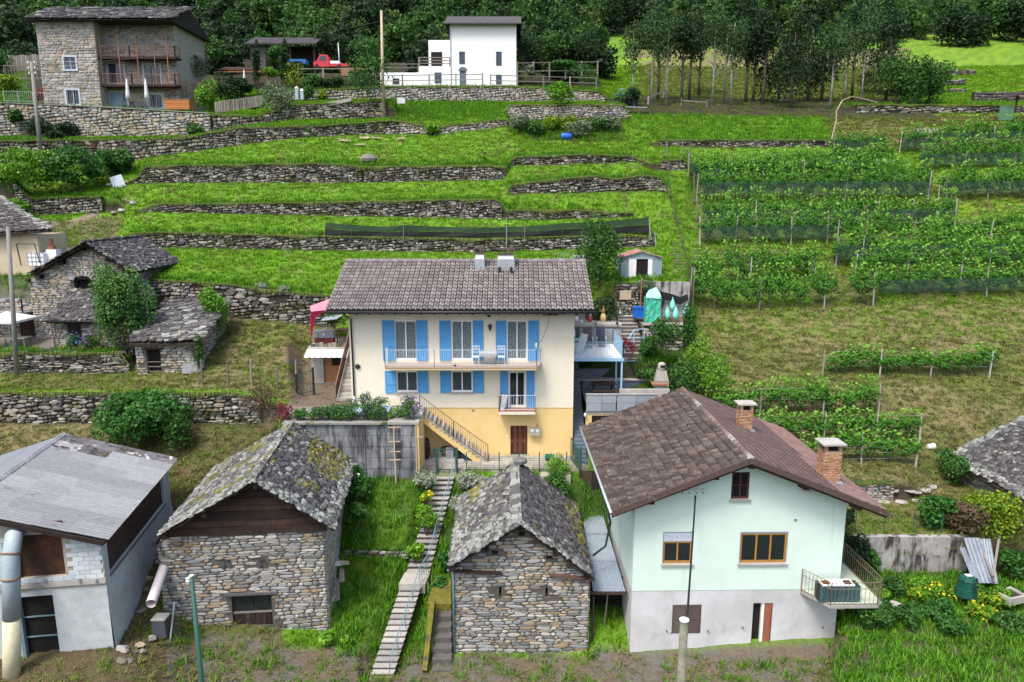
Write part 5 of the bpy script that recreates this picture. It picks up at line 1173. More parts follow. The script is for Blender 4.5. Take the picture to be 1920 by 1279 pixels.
q0 = P(1304, 930, 28.2); q1 = P(1289, 1150, 19.6)
pts = [q0.lerp(q1, f)+Vector((0, 0, -.35*math.sin(PI*f))) for f in np.linspace(0, 1, 9)]
o = MB().tube(pts, .035, 6).build('power_cable', M_RUBB); tag(o, 'black cable from the gable insulators down to the near wooden pole', 'cable')
pt = P(1283, 1163, 19.5)
t = thing('utility_pole', 'mossy wooden pole with a white cap in front of the mint green house', 'pole', (pt.x, 19.5, -20.4))
MB().tube([(0, 0, 0), (0, 0, pt.z+20.4)], [.15, .125], 12).build('shaft', mat('mossy_pole', [(.13, .15, .10), (.20, .19, .15)], ns=4, var=.3), t, True)
MB().lathe([(.145, 0), (.145, .03), (.02, .06)], 14, (0, 0, pt.z+20.4)).build('cap', M_WPAINT, t)
pt = P(359, 1080, 20); t = thing('utility_pole', 'dark green metal pole with two white insulator caps in front of the left stone barn', 'pole', (pt.x, 20, -20.0))
hp_ = pt.z+20; MB().tube([(.05, 0, 0), (0, 0, hp_)], [.085, .062], 10).build('shaft', M_GREENM, t, True)
MB().lathe([(.07, 0), (.07, .03), (.02, .05)], 10, (0, 0, hp_)).build('cap', M_INS, t)
MB().lathe([(.04, -.22), (.055, -.16), (.075, -.12), (.06, -.08), (.07, -.02), (.03, 0)], 10, (-.09, -.04, hp_-.02)).build('insulator', M_INS, t)
MB().bar((-.12, 0, hp_-.22), (.06, 0, hp_-.24), .05).build('clamp', M_IRON, t)
v0 = [P(1090, 958, 36.2), P(1127, 958, 36.2), P(1172, 1108, 29.0), P(1112, 1108, 29.0)]
t = thing('lean_to', 'narrow lean-to of blue-grey corrugated metal sheets between the second barn and the mint green house', 'shed', (v0[0].x, 29, GZ))
L0 = Vector(t.location)
for j in range(3):
 a0 = v0[0].lerp(v0[3], j/3)-L0; a1 = v0[1].lerp(v0[2], j/3)-L0; b0_ = v0[0].lerp(v0[3], (j+1)/3+.01)-L0; b1_ = v0[1].lerp(v0[2], (j+1)/3+.01)-L0
 N_ = 26; m = MB(); vs = []
 for i in range(N_+1):
  h_ = Vector((0, 0, .035*math.cos(i*PI)+.03*(2-j))); vs += [a0.lerp(a1, i/N_)+h_, b0_.lerp(b1_, i/N_)+h_]
 m.add(vs, [(2*i, 2*i+1, 2*i+3, 2*i+2) for i in range(N_)]); m.build('roof_sheet', M_CORR, t)
k = MB(); k.bar(v0[3]-L0+Vector((-.3, -.02, -.08)), v0[2]-L0+Vector((.1, -.02, -.08)), .10, .14); k.build('front_beam', M_WOODD, t)
k = MB(); k.bar(v0[0]-L0+Vector((0, 0, -.1)), v0[3]-L0+Vector((0, 0, -.1)), .08, .1); k.bar(v0[1]-L0+Vector((0, 0, -.1)), v0[2]-L0+Vector((0, 0, -.1)), .08, .1); k.build('side_beam', M_WOODD, t)
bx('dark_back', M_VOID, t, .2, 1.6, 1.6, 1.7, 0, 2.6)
MB().tube([(v0[3].x-L0.x+.02, -.06, 0), (v0[3].x-L0.x+.02, -.06, 2.6)], .04, 6).build('downpipe', M_IRON, t)
MB().bar((v0[3].x-L0.x+.55, .6, 0), (v0[3].x-L0.x+.75, .6, 2.5), .05).build('prop', M_WOODG, t)
t = thing('dark_fence', 'weathered brown board fence with a door behind the corrugated lean-to', 'fence', (P(1086, 940, 37.2).x, 37.25, -16.4))
for i in range(8): bx('board', mat('old_brown_board', [(.05, .035, .028), (.07, .05, .035), (.04, .03, .022)], rnd=True, var=.4), t, i*.16, i*.16+.15, 0, .04, 0, 2.0)
for a in (0, 1.25): MB().box(a-.03, a+.04, -.03, 0, 0, 2.1).build('post', M_WOODD, t)
o = bx('ledge_slab', M_CONC, None, P(1088, 955, 36.6).x, P(1124, 955, 36.6).x, 36.2, 36.9, -16.75, -16.28); tag(o, 'small concrete ledge behind the corrugated lean-to', 'ledge')
q = P(1094, 938, 36.8); o = MB().lathe([(.1, 0), (.24, .05), (.27, .13), (.18, .2), (.03, .22)], 9, (0, 0, 0)).build('straw_basket', M_WOODL, None); o.location = (q.x, 36.6, -16.27); tag(o, 'small pale straw basket on the ledge behind the lean-to', 'basket')
# ------------------------------------------------------------------ stone barns
B1o = Vector((P(318, 1190, 28.9).x, 28.6, -19.1)); r1 = math.radians(5.5)
def bl(o, rz, px, py, y=0):
 """local x, z on a facade through o rotated by rz"""
 Yw = o.y+y
 for _ in range(6):
  q = P(px, py, Yw); x = (q.x-o.x)*math.cos(rz)+(q.y-o.y)*math.sin(rz); Yw = o.y+x*math.sin(rz)+y
 return x, q.z-o.z
wR = bl(B1o, r1, 612, 1100)[0]
eLx, eLz = bl(B1o, r1, 297, 1003, -.5); eRx, eRz = bl(B1o, r1, 628, 992, -.5); axx, axz = bl(B1o, r1, 476, 902, -.5)
def mk_barn(label, o, rz, Wd, D, eLx, eLz, eRx, eRz, axx, axz, holes, seed, timber_z=None, ovF=.55, ovB=.4, small=(), lm=None, rm=None, back=None, sw=.40, sh=.145, nm='stone_barn', cat='barn', wmat=None):
 t = thing(nm, label, cat, o, rz)
 def rf(x): return axz+(eLz-axz)*(axx-x)/(axx-eLx) if x < axx else axz+(eRz-axz)*(x-axx)/(eRx-axx)
 top = lambda x: rf(x)-.22
 mtop = top if timber_z is None else (lambda x: min(timber_z, top(x)))
 m = MB(); brk = [axx] if timber_z is None else []
 wall(m, 0, Wd, -.6, mtop, list(holes)+list(small), brk=brk, depth=.4)
 for x, f in ((Wd, (0, 1, 2, 3)), (0, (0, 3, 2, 1))): m.add([(x, 0, -.6), (x, D, -.6), (x, D, top(x)), (x, 0, top(x))], [f])
 m.add([(0, D, -.6), (Wd, D, -.6), (Wd, D, top(Wd)), (axx, D, top(axx)), (0, D, top(0))], [(4, 3, 2, 1, 0)]); m.build('wall_core', M_MORT, t)
 stone_face(t, [(0, 0, -.4, 9), (Wd, 0, -.4, 9)], sw, sh, wmat or M_BARN, Yv=o.y, depth=.035, holes=list(holes)+list(small), seed=seed, top=mtop, wob=.03)
 stone_face(t, [(Wd, 0, -.4, top(Wd)), (Wd, D, -.4, top(Wd))], sw, sh, M_BARNP if timber_z else M_BARN, Yv=o.y+3, depth=.03, seed=seed+1, limit=60)
 for h in holes:
  x0, x1, z0, z1 = h; k = MB(); k.box(x0-.25, x1+.3, -.14, .3, z1, z1+.09); k.build('lintel', M_SLABD, t)
 for h in small: bx('slit_void', M_VOID, t, h[0], h[1], .36, .40, h[2], h[3])
 y0, y1 = -ovF, D+ovB; m = MB(); v = []
 for y in (y0+.05, y1-.05):
  for x in (eLx+.05, axx, eRx-.05): v += [(x, y, rf(x)-.06), (x, y, rf(x)-.16)]
 m.add(v, [(0, 2, 8, 6), (2, 4, 10, 8), (1, 7, 9, 3), (3, 9, 11, 5), (0, 1, 3, 2), (2, 3, 5, 4), (6, 8, 9, 7), (8, 10, 11, 9), (0, 6, 7, 1), (4, 5, 11, 10)]); m.build('roof', M_ROOFD, t)
 dl = Vector((axx-eLx, 0, axz-eLz)); dr = Vector((axx-eRx, 0, axz-eRz))
 slab_roof(t, (eLx, y1, eLz), (0, -1, 0), dl, y1-y0, dl.length, M_SLAB, o.y+2, .31, .135, seed+3, mats=lm, thick=.05)
 slab_roof(t, (eRx, y0, eRz), (0, 1, 0), dr, y1-y0, dr.length, M_SLAB, o.y+2, .31, .135, seed+4, mats=rm, thick=.045)
 rg = random.Random(seed); y = y0
 while y < y1:
  l = rg.uniform(.35, .7); k = MB(); x = axx-.32; 
  k.prism([(x-rg.uniform(0, .12), y, axz-.02), (axx+.06, y+.02, axz+.09), (axx+.10, y+l-.02, axz+.09), (x, y+l, axz-.0)], (0, 0, .05)); k.build('ridge_slab', M_SLABL, t); y += l*.92
 for x, zz in ((.05, 0), (Wd-.15, 0), ((axx+0)/2, 0), ((axx+Wd)/2, 0), (axx, 0)):
  MB().tube([(x, -ovF+.12, rf(x)-.30), (x, .3, rf(x)-.30)], .11, 8).build('purlin_end', M_WOODD, t)
 return t, rf, top
def lm1(c, b, rg):
 n = noise.noise(Vector((c*.8, b*.9, 3))); q = rg.random()
 if c > 6.9 or b < .35: return M_SLABL
 if n > .02 and q < .8: return M_SLABM if n > .16 else M_SLAB
 return M_SLABL if q < .30 else M_SLAB
def rm1(c, b, rg):
 n = noise.noise(Vector((c*.5, b*.8, 8))); q = rg.random()
 if c < .7 or (b < .5 and q < .7): return M_SLABL
 if c > 5.0 and b < 2.6: return M_SLABM if q < .8 else M_SLAB
 if n > .12: return M_SLABM if q < .55 else M_SLAB
 return M_SLABL if q < .13 else (M_SLABD if q < .75 else M_SLAB)
win1 = bl(B1o, r1, 438, 1176); win1b = bl(B1o, r1, 508, 1112); h1 = (win1[0], win1b[0], win1[1], win1b[1])
tz = bl(B1o, r1, 400, 1003)[1]
small1 = []
for px in (424, 492):
 a = bl(B1o, r1, px, 1062); small1.append((a[0]-.12, a[0]+.12, a[1], a[1]+.32))
b1, rf1, top1 = mk_barn('stone barn with mossy slab roof and dark timber gable, left of the garden stair', B1o, r1, wR, 7.0, eLx, eLz, eRx, eRz, axx, axz, [h1], 41, timber_z=tz, small=small1, lm=lm1, rm=rm1)
for a in small1:
 k = MB(); xm = (a[0]+a[1])/2; k.bar((a[0]-.05, -.05, a[2]-.02), (xm+.02, -.05, a[3]+.02), .16, .05, (0, 1, 0)); k.bar((a[1]+.05, -.05, a[2]-.02), (xm-.02, -.05, a[3]+.02), .16, .05, (0, 1, 0)); k.build('vent_slab', M_SLABD, b1)
z = tz+.01; k_ = 0
while z < top1(axx)-.05:
 hh_ = (.36, .30, .40, .24, .33)[k_ % 5]; z2 = min(z+hh_, top1(axx)-.02)
 def xr(zz): 
  return (eLx+(zz+.22-eLz)/(axz-eLz)*(axx-eLx), eRx-(zz+.22-eRz)/(axz-eRz)*(eRx-axx))
 a0_, b0_ = xr(z); a1_, b1_ = xr(z2); a0_ = max(a0_, -.12); b0_ = min(b0_, wR+.15); a1_ = max(a1_, a0_); b1_ = min(b1_, b0_)
 dy = .04*(k_ % 2)
 MB().prism([(a0_, -.08+dy, z), (a1_, -.08+dy, z2-.015), (b1_, -.08+dy, z2-.015), (b0_, -.08+dy, z)], (0, .14, 0)).build('gable_board', M_WOODD, b1); z = z2; k_ += 1
def old_window(t, h, lab=None):
 x0, x1, z0, z1 = h; w = window(t, x0, x1, z0, z1, M_WOODD, 2, .12, M_GLASSD, .08, bars=0, name='window')
 zm = z0+(z1-z0)*.42; bx('cross_rail', M_WOODG, w, x0+.02, x1-.02, .05, .09, zm-.04, zm+.04)
 for i in range(7): x = x0+.06+(x1-x0-.12)*i/7; bx('board', M_WOODD, w, x+.01, x+(x1-x0-.12)/7-.01, .06, .085, z0+.04, zm-.05)
 return w
old_window(b1, h1)
B2o = Vector((P(852, 1190, 28.4).x, 28.4, -19.2)); r2 = math.radians(.5)
w2 = bl(B2o, r2, 1104, 1150)[0]
e2L = bl(B2o, r2, 840, 1064, -.5); e2R = bl(B2o, r2, 1112, 1082, -.5); a2 = bl(B2o, r2, 975, 984, -.5)
def lm2(c, b, rg):
 n = noise.noise(Vector((c*.7, b*.9, 23))); q = rg.random()
 if c > 5.4 and b < 2.6 or b < .5: return M_SLABL if q < .85 else M_SLAB
 if c < 2.2 and b < 1.3 and q < .5: return M_SLABM
 if n > .1: return M_SLABL if q < .5 else M_SLAB
 return M_SLABD if q < .55 else (M_SLABL if q < .75 else M_SLAB)
def rm2(c, b, rg):
 q = rg.random()
 if c < .45: return M_SLABL
 if b < .9 and c > 1.2 and q < .45: return M_SLABM
 return M_SLABD if q < .93 else M_SLAB
sm2 = []
for px, py in ((938, 1110), (1025, 1111)):
 a = bl(B2o, r2, px, py); sm2.append((a[0]-.05, a[0]+.05, a[1]-.22, a[1]+.24))
for px, py in ((928, 1037), (1031, 1046), (979, 1001)):
 a = bl(B2o, r2, px, py); sm2.append((a[0]-.14, a[0]+.12, a[1]-.10, a[1]+.10))
b2, rf2, top2 = mk_barn('rubble stone barn with a dark slab roof and narrow slits, right of the stair', B2o, r2, w2, 6.2, e2L[0], e2L[1], e2R[0], e2R[1], a2[0], a2[1], [], 51, small=sm2, lm=lm2, rm=rm2, ovF=.45)
k = MB(); a = bl(B2o, r2, 850, 1068); b = bl(B2o, r2, 940, 1073); k.bar((a[0]-.2, -.08, a[1]), (b[0], -.06, b[1]), .16, .10); k.build('eave_beam', M_WOODD, b2)
k = MB(); a = bl(B2o, r2, 1030, 1076); b = bl(B2o, r2, 1110, 1084); k.bar((a[0], -.06, a[1]), (b[0]+.1, -.08, b[1]), .16, .12); k.build('eave_beam', mat('rust_timber', [(.13, .075, .055)], var=.3), b2)
MB().tube([(-.25, -.1, e2L[1]-.35), (-.02, -.12, e2L[1]-.4), (-.02, -.12, -.3)], .05, 8).build('downpipe', M_TEALM, b2, True)
MB().lathe([(.15, 0), (.34, .1), (.36, .25), (.2, .34), (.04, .36)], 9, (a2[0]+.15, 6.4, a2[1]+.05)).build('ridge_boulder', M_SLABL, b2)
# ------------------------------------------------------------------ left barn with corrugated roof
LO = Vector((P(197, 1100, 26).x-.25, 26.2, -18.3)); rl = math.radians(11)
def lp(px, py, y=0): 
 x, z = bl(LO, rl, px, py, y); return x, z
eF = P(197, 1013, 25.7); eB = P(328, 850, 34.6); rF = None
ed = Vector((eB.x-eF.x, eB.y-eF.y, 0)).normalized(); pd = Vector((-ed.y, ed.x, 0)); slp = .36
rB = P(118, 803, 33.8)
Wd_ = abs((rB-eB).dot(pd)); slp = (rB.z-eB.z)/Wd_
t = thing('corrugated_barn', 'grey barn with a weathered corrugated roof and open board window, at the lower left', 'barn', (0, 0, 0))
up_ = (pd+Vector((0, 0, slp))).normalized(); SLn = Wd_*math.sqrt(1+slp*slp); Le = (eB-eF).length; n3 = ed.cross(up_); n3 = n3 if n3.z > 0 else -n3
def rp(a, b, h=0): return Vector((eF.x, eF.y, eF.z))+ed*a+up_*b+n3*h
nrow = 4; ncol = 10; sl_ = SLn/nrow; cw = Le/ncol
M_VALLEY_SHADE = mat('valley_shade', [(.06, .058, .066), (.12, .118, .13)], ns=2.5, var=.4)  # dark colour painted in for the shade in the valleys between ribs
def sheet(a0, a1, b0, b1, mt, n=6, parent=None, hh=0):
 m = MB(); vs = []; k = 0; w = (a1-a0)/n
 for i in range(n):
  for t_, h in ((0, -.025), (.30, -.025), (.48, .018), (.82, .018)):
   a = a0+(i+t_)*w; vs += [rp(a, b0, h+hh), rp(a, b1, h+hh)]
 vs += [rp(a1, b0, -.02+hh), rp(a1, b1, -.02+hh)]; N_ = n*4
 m.add(vs, [(2*i, 2*i+1, 2*i+3, 2*i+2)[::-1] for i in range(N_)]); o = m.build('roof_sheet', mt, parent)
 o.data.materials.append(M_VALLEY_SHADE); o.data.polygons.foreach_set('material_index', [1 if i % 4 == 0 else 0 for i in range(N_)])
for r in range(nrow):
 for c in range(ncol):
  mt = M_FIBREM if (c == ncol-1 or (c == ncol-2 and r > 1)) else M_FIBRE
  sheet(c*cw, (c+1)*cw+.05, r*sl_-.06 if r else -.12, (r+1)*sl_+.05, mt, 5, t, .06-.016*r+.008*(c % 2))
for r in range(3):
 for c in range(ncol):
  m = MB(); d2 = (pd*1.0+Vector((0, 0, -slp))).normalized(); R_0 = rp(0, SLn)
  vs = []
  for i in range(13):
   a = c*cw+(cw+.04)*i/12; h = .024*(1 if i % 2 else -1)-.03; p = R_0+ed*a; vs += [p+d2*(r*1.6)+Vector((0, 0, h)), p+d2*(r*1.6+1.65)+Vector((0, 0, h))]
  m.add(vs, [(2*i, 2*i+1, 2*i+3, 2*i+2) for i in range(12)]); m.build('rear_sheet', M_FIBRED, t)
for i in range(18):
 a = i*Le/18; k = MB(); q0 = rp(a, SLn-.14, .05); q1 = rp(a+Le/18-.02, SLn-.14, .05); q2 = rp(a+Le/18-.02, SLn+.03, .10); q3 = rp(a, SLn+.03, .10); dn = pd*.16+Vector((0, 0, -.08))
 k.add([q0, q1, q2, q3, q2+dn, q3+dn], [(0, 1, 2, 3), (3, 2, 4, 5)]); k.build('ridge_cap', M_FIBRE, t)
m = MB(); m.add([rp(-.05, -.02, -.05), rp(Le, -.02, -.05), rp(Le, SLn, -.05), rp(-.05, SLn, -.05), rp(-.05, -.02, -.16), rp(Le, -.02, -.16), rp(Le, SLn, -.16), rp(-.05, SLn, -.16)], [(0, 3, 2, 1)[::-1], (4, 5, 6, 7)[::-1], (0, 1, 5, 4), (3, 0, 4, 7), (1, 2, 6, 5)]); m.build('roof_deck', M_ROOFD, t)
k = MB(); k.bar(rp(-.06, 0, -.12), rp(-.06, SLn, -.12), .06, .16); k.build('fascia', M_WOODD, t)
ci = rp(.35, .30); cx, cy = ci.x, ci.y; zb_ = -19.2
Mf = Matrix(((-pd.x, ed.x, 0, cx), (-pd.y, ed.y, 0, cy), (0, 0, 1, 0), (0, 0, 0, 1)))      # local x = -pd (to the right), y = ed; origin at the front right corner
Ms = Matrix(((ed.x, pd.x, 0, cx), (ed.y, pd.y, 0, cy), (0, 0, 1, 0), (0, 0, 0, 1)))     # side wall: x along ed, y into the building
ztop = lambda x: ci.z-.18+(-x)*slp
def fl(px, py):      # pixel to front wall local
 Yw = cy
 for _ in range(8):
  q = P(px, py, Yw); s = (Vector((q.x-cx, q.y-cy, 0))).dot(-pd); Yw = cy+(-pd.y)*s
 return s, q.z
def slc(px, py):
 Yw = cy+3
 for _ in range(30):
  q = P(px, py, Yw); s = (q.x-cx)/ed.x; Yw += (cy+ed.y*s-Yw)*.5
 return s, q.z
o1a = fl(33, 1087); o1b = fl(112, 985); d1a = fl(38, 1190); d1b = fl(98, 1116)
zl = fl(150, 1086)[1]
m = MB(); wall(m, -6.5, 0, zl-.32, ztop, [(o1a[0], o1b[0], o1a[1], min(o1b[1], ztop(o1b[0])-.1))], depth=.25, M=Mf); m.build('upper_front_wall', M_MORTL, t)
rec = []; rgb_ = random.Random(9)
z = zl
rr = 0
while z < ztop(-1)-.05:
 x = -6.3+.2*(rr % 2)
 while x < -.02:
  L = .40; a = x; b = min(x+L, -.02)
  if b-a > .08 and not (b > o1a[0]-.0 and a < o1b[0] and z > o1a[1]-.1) and z+.19 < min(ztop(a), ztop(b)):
   rec.append((Mf @ basis(Vector(((a+b)/2, -.0, z+.095)), Vector((1, 0, 0)), Vector((0, 1, 0)), Vector((0, 0, 1)), (b-a)-.012, .03, .178), 0, 13))
  x += L
 z += .19; rr += 1
pieces(rec, T_BRICK, M_BLOCK, t, 'block', 'small_blocks', 9.5, 200)
m = MB(); wall(m, -6.5, 0, zb_, zl-.01, [(d1a[0], d1b[0], zb_+.05, d1b[1])], depth=.25, M=Mf @ Matrix.Translation((0, .02, 0))); m.build('lower_front_wall', M_BLOCKP, t)
bx2 = MB().box(-6.5, .02, -.06, .1, zl-.22, zl-.02, Mf).build('string_beam', M_CONCL, t)
for px in (86, 150, 181):
 s, z = fl(px, 1084); MB().box(s-.05, s+.05, -.12, -.06, z-.12, z+.02, Mf).build('bracket', M_METAL, t)
MB().box(o1a[0], o1b[0], .20, .24, o1a[1], o1b[1]+.1, Mf).build('board_infill', mat('rusty_boards', [(.035, .02, .014), (.06, .028, .016), (.10, .04, .02)], ns=1.5, var=.4), t)
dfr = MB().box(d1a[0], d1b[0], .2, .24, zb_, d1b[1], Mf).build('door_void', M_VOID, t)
k = MB(); k.box(d1a[0], d1a[0]+.12, .0, .2, zb_, d1b[1], Mf)
for f in (.0, .33, .66): k.box(d1a[0]+.12, d1b[0], .12, .16, d1b[1]-.95-f*2.6, d1b[1]-.90-f*2.6, Mf)
k.build('door_frame', M_TEALM, t)
sa0 = slc(212, 1050); sa1 = slc(277, 975)
op = (.45, Le-1.6, -1.9+ci.z, ci.z-.30)
m = MB(); wall(m, 0, Le-.7, ci.z-2.3, ci.z-.12, [op], depth=.25, M=Ms); 
m.add([tuple(Ms @ Vector(p)) for p in ((0, 0, ci.z-2.3), (Le-.7, 0, ci.z-2.3), (Le-.7, -.12, -15.6), (0, -.12, zb_))], [(3, 2, 1, 0)][::1]); m.build('side_wall', M_BLOCKP, t)
MB().box(op[0], op[1], .12, .16, op[2], op[3], Ms).build('side_boards', M_WOODD, t)
MB().box(op[0]-.05, op[1]+.05, -.05, .02, op[2]-.08, op[2]-.005, Ms).build('side_sill', M_WOODG, t)
t = thing('air_duct', 'fat grey metal duct rising in front of the corrugated barn at the left edge', 'duct', (0, 0, 0))
pp = [P(22, 1290, 24.6), P(22, 1160, 24.7), P(21, 1085, 24.8), P(20, 1040, 24.9), P(26, 1005, 25.2), P(36, 985, 25.9)]
MB().tube(pp[1:], .30, 16).build('pipe', M_DUCT, t, True)
MB().tube(pp[:2], .30, 16).build('hopper', M_CREAMM, t, True)
for p, q in ((pp[2], pp[3]), (pp[3], pp[4])):
 d = (q-p).normalized(); MB().tube([p, p+d*.07], .325, 16).build('band', M_RUST, t, True)
t = MB().tube([P(283, 1132, 26.5), P(322, 1022, 30.2)], .20, 18, False).tube([P(283, 1132, 26.5)+Vector((.01, .02, 0)), P(322, 1022, 30.2)], .165, 18, False)
o = t.build('drain_pipe', M_PVC, None, True); tag(o, 'thick pinkish white plastic pipe sloping beside the left stone barn', 'pipe')
q = P(300, 1170, 27.3); t = thing('water_tank', 'dark metal bin between the white pipe and the left stone barn', 'bin', (q.x, 27.4, gz(q.x, 27.4)))
bx('body', M_DGREY, t, -.28, .28, -.25, .25, 0, .8); bx('lid', M_CONC, t, -.3, .3, -.28, .28, .805, .85); MB().bar((.4, -.3, -.4), (.55, .2, 1.4), .05).build('pipe', M_METAL, t)
# ------------------------------------------------------------------ stone barn at the right edge
c0 = P(1774, 846, 38); c1 = P(1920, 954, 32.0); dE = Vector((c1.x-c0.x, c1.y-c0.y, 0)).normalized()
zE = (c0.z+c1.z)/2; t = thing('stone_barn', 'stone barn with a dark slab roof cut by the right edge of the picture', 'barn', (0, 0, 0))
nO = Vector((-dE.y, dE.x, 0)); nO = nO if nO.x > 0 else -nO          # into the building
Le2 = 11; sl2 = .55; hw = 4.0
upr = (nO+Vector((0, 0, sl2))).normalized(); o_ = Vector((c0.x, c0.y, zE))
def mr(c, b, rg):
 q = rg.random(); return M_SLABL if (b < .45 and q < .6) or c > Le2-.5 or q < .05 else (M_SLABD if q < .85 else M_SLAB)
slab_roof(t, o_+dE*Le2, -dE, upr, Le2, hw*math.hypot(1, sl2), M_SLAB, 34, .32, .15, 77, mats=mr) if (-dE).cross(upr).z > 0 else slab_roof(t, o_, dE, upr, Le2, hw*math.hypot(1, sl2), M_SLAB, 34, .32, .15, 77, mats=lambda c, b, rg: mr(Le2-c, b, rg))
m = MB(); a = o_+Vector((0, 0, -.06)); b = a+dE*Le2; q = upr*hw*math.hypot(1, sl2); dn = nO*hw+Vector((0, 0, -sl2*hw)); th_ = Vector((0, 0, -.12))
m.add([a, b, b+q, a+q, a+q+dn, b+q+dn], [(0, 1, 2, 3), (3, 2, 5, 4)]); m.add([a+th_, b+th_, b+q+th_, a+q+th_, a, b, b+q, a+q], [(3, 2, 1, 0), (0, 1, 5, 4), (3, 0, 4, 7)]); m.build('roof', M_ROOFD, t)
wi = .35; w0 = o_+nO*wi+dE*.3; zt = zE+sl2*wi-.15; zbr = -17.8
m = MB(); w1_ = w0+dE*(Le2-.6); m.add([(w0.x, w0.y, zbr), (w1_.x, w1_.y, zbr), (w1_.x, w1_.y, zt), (w0.x, w0.y, zt)], [(0, 1, 2, 3)])
g0 = w0+nO*(2*hw-2*wi); m.add([(w0.x, w0.y, zbr), (g0.x, g0.y, zbr), (g0.x, g0.y, zt), (w0.x+nO.x*(hw-wi), w0.y+nO.y*(hw-wi), zE+sl2*hw-.15), (w0.x, w0.y, zt)], [(0, 1, 2, 3, 4)]); m.build('wall_core', M_MORT, t)
stone_face(t, [(w0.x, w0.y, zbr, zt), (w1_.x, w1_.y, zbr, zt)], .34, .14, M_BARN, Yv=33, depth=.04, seed=91)
ORD = 'first second third fourth fifth sixth seventh eighth ninth tenth eleventh twelfth thirteenth fourteenth fifteenth sixteenth seventeenth eighteenth nineteenth twentieth 21st 22nd 23rd 24th 25th'.split()
# ------------------------------------------------------------------ foliage
def crown_mesh(name, n, rx, ry, rz, leaf, mt, seed=1, nb=12, lump=.45, flat=0, droop=0, vs=1.0, topc=.0, fill=.25, shape=None):
 rs = np.random.RandomState(seed); C0 = []; 
 for i in range(nb):
  d = rs.normal(size=3); d /= np.linalg.norm(d); r = rs.uniform(.35, .68)
  if shape == 'cone': 
   h = rs.uniform(-1, 1); w = (1-h)/2*.75+.05; d = np.array([math.cos(i*2.4)*w, math.sin(i*2.4)*w, h*.9]); r = 1
  C0.append(d*r)
 C0 = np.array(C0); br = rs.uniform(lump*.7, lump*1.25, nb)
 if shape == 'cone': br *= np.clip((1.15-C0[:, 2])/1.8, .15, 1)
 k = rs.choice(nb, n, p=br**2/np.sum(br**2))
 d = rs.normal(size=(n, 3)); d /= np.linalg.norm(d, axis=1)[:, None]; d[:, 2] = np.where(rs.rand(n) < .5, np.abs(d[:, 2]), d[:, 2])
 rad = np.where(rs.rand(n) < fill, rs.uniform(.3, .9, n), rs.uniform(.86, 1.1, n))
 p = C0[k]+d*(br[k]*rad)[:, None]*np.array([1, 1, vs])
 R = np.array([rx, ry, rz]); P0 = p*R
 nn = d/R*R.mean()*.6+rs.normal(size=(n, 3))*.55+np.array([0, -.1, .35]); nn /= np.linalg.norm(nn, axis=1)[:, None]
 t = np.cross(nn, rs.normal(size=(n, 3))); t[:, 2] -= droop; t /= np.linalg.norm(t, axis=1)[:, None]; b = np.cross(nn, t)
 s = leaf*rs.uniform(.6, 1.35, n)[:, None]
 V = np.stack([P0-t*s*.5, P0+b*s*.34+nn*s*.07, P0+t*s*.55-nn*s*.1, P0-b*s*.34+nn*s*.07], 1).reshape(-1, 3)
 F = np.arange(4*n).reshape(-1, 4)
 r = np.clip(rs.rand(n)*.62+.2+topc*(p[:, 2]*.5)+.22*(rad-.8)*0+.18*np.sin(k*2.1)*.6, 0, .999)
 return np_mesh(name, V, [(4, F)], mt, r)
_cc = {}
def crown(parent, z, n, rx, ry, rz, leaf, mt, seed=1, name='crown', x=0, y=0, **kw):
 q = 4 if n > 300 else 3
 key = (n, leaf, mt.name, seed % q, kw.get('nb'), kw.get('shape'), round(rx/ry, 1), round(rz/rx, 1))
 if key not in _cc: _cc[key] = (crown_mesh(name, n, rx, ry, rz, leaf, mt, seed, **kw), rx, ry, rz)
 me, a, b, c = _cc[key]
 o = link(name, me, parent); o.location = (x, y, z); o.scale = (rx/a, ry/b, rz/c); o.rotation_euler = (0, 0, (seed*1.3) % 6.28 if abs(rx-ry) < .15*rx else 0)
 return o
def trunk(parent, h, r, mt, seed=1, nb=6, spread=1.0, bh=.45, ch=None, lean=0):
 rg = random.Random(seed); m = MB(); ch = ch or h*1.6
 pts = [(0, 0, -.3), (rg.uniform(-.08, .08)+lean*.3, rg.uniform(-.08, .08), h*.5), (rg.uniform(-.12, .12)+lean*.7, 0, h), (lean, 0, ch)]
 m.tube(pts, [r*1.25, r, r*.8, r*.25], 7)
 for i in range(nb):
  a = i*2.4+rg.random(); z0 = h*rg.uniform(bh, 1.05); L = spread*rg.uniform(.6, 1)
  m.tube([(lean*z0/ch, 0, z0), (math.cos(a)*L*.5, math.sin(a)*L*.5, z0+L*.45), (math.cos(a)*L, math.sin(a)*L, z0+L*rg.uniform(.7, 1.1))], [r*.5, r*.3, r*.1], 5)
 return m.build('trunk', mt, parent, True)
def shrub(name, label, cat, p, rx, ry, rz, n, leaf, mt, seed=1, group=None, bark=None, up=.8, flowers=None, **kw):
 t = thing(name, label, cat, p, 0, group); crown(t, rz*up, n, rx, ry, rz, leaf, mt, seed, 'foliage', **kw)
 m = MB(); rg = random.Random(seed)
 for i in range(4):
  a = rg.random()*6.28; m.tube([(.05*math.cos(a), .05*math.sin(a), -.15), (rx*.4*math.cos(a), ry*.4*math.sin(a), rz*up)], [.03, .012], 5)
 m.build('stems', bark or M_BARK, t)
 if flowers:
  fm, fn, fs = flowers; crown(t, rz*up*1.08, fn, rx*1.04, ry*1.06, rz*1.02, fs, fm, seed+5, 'flowers', nb=9, fill=0)
 return t
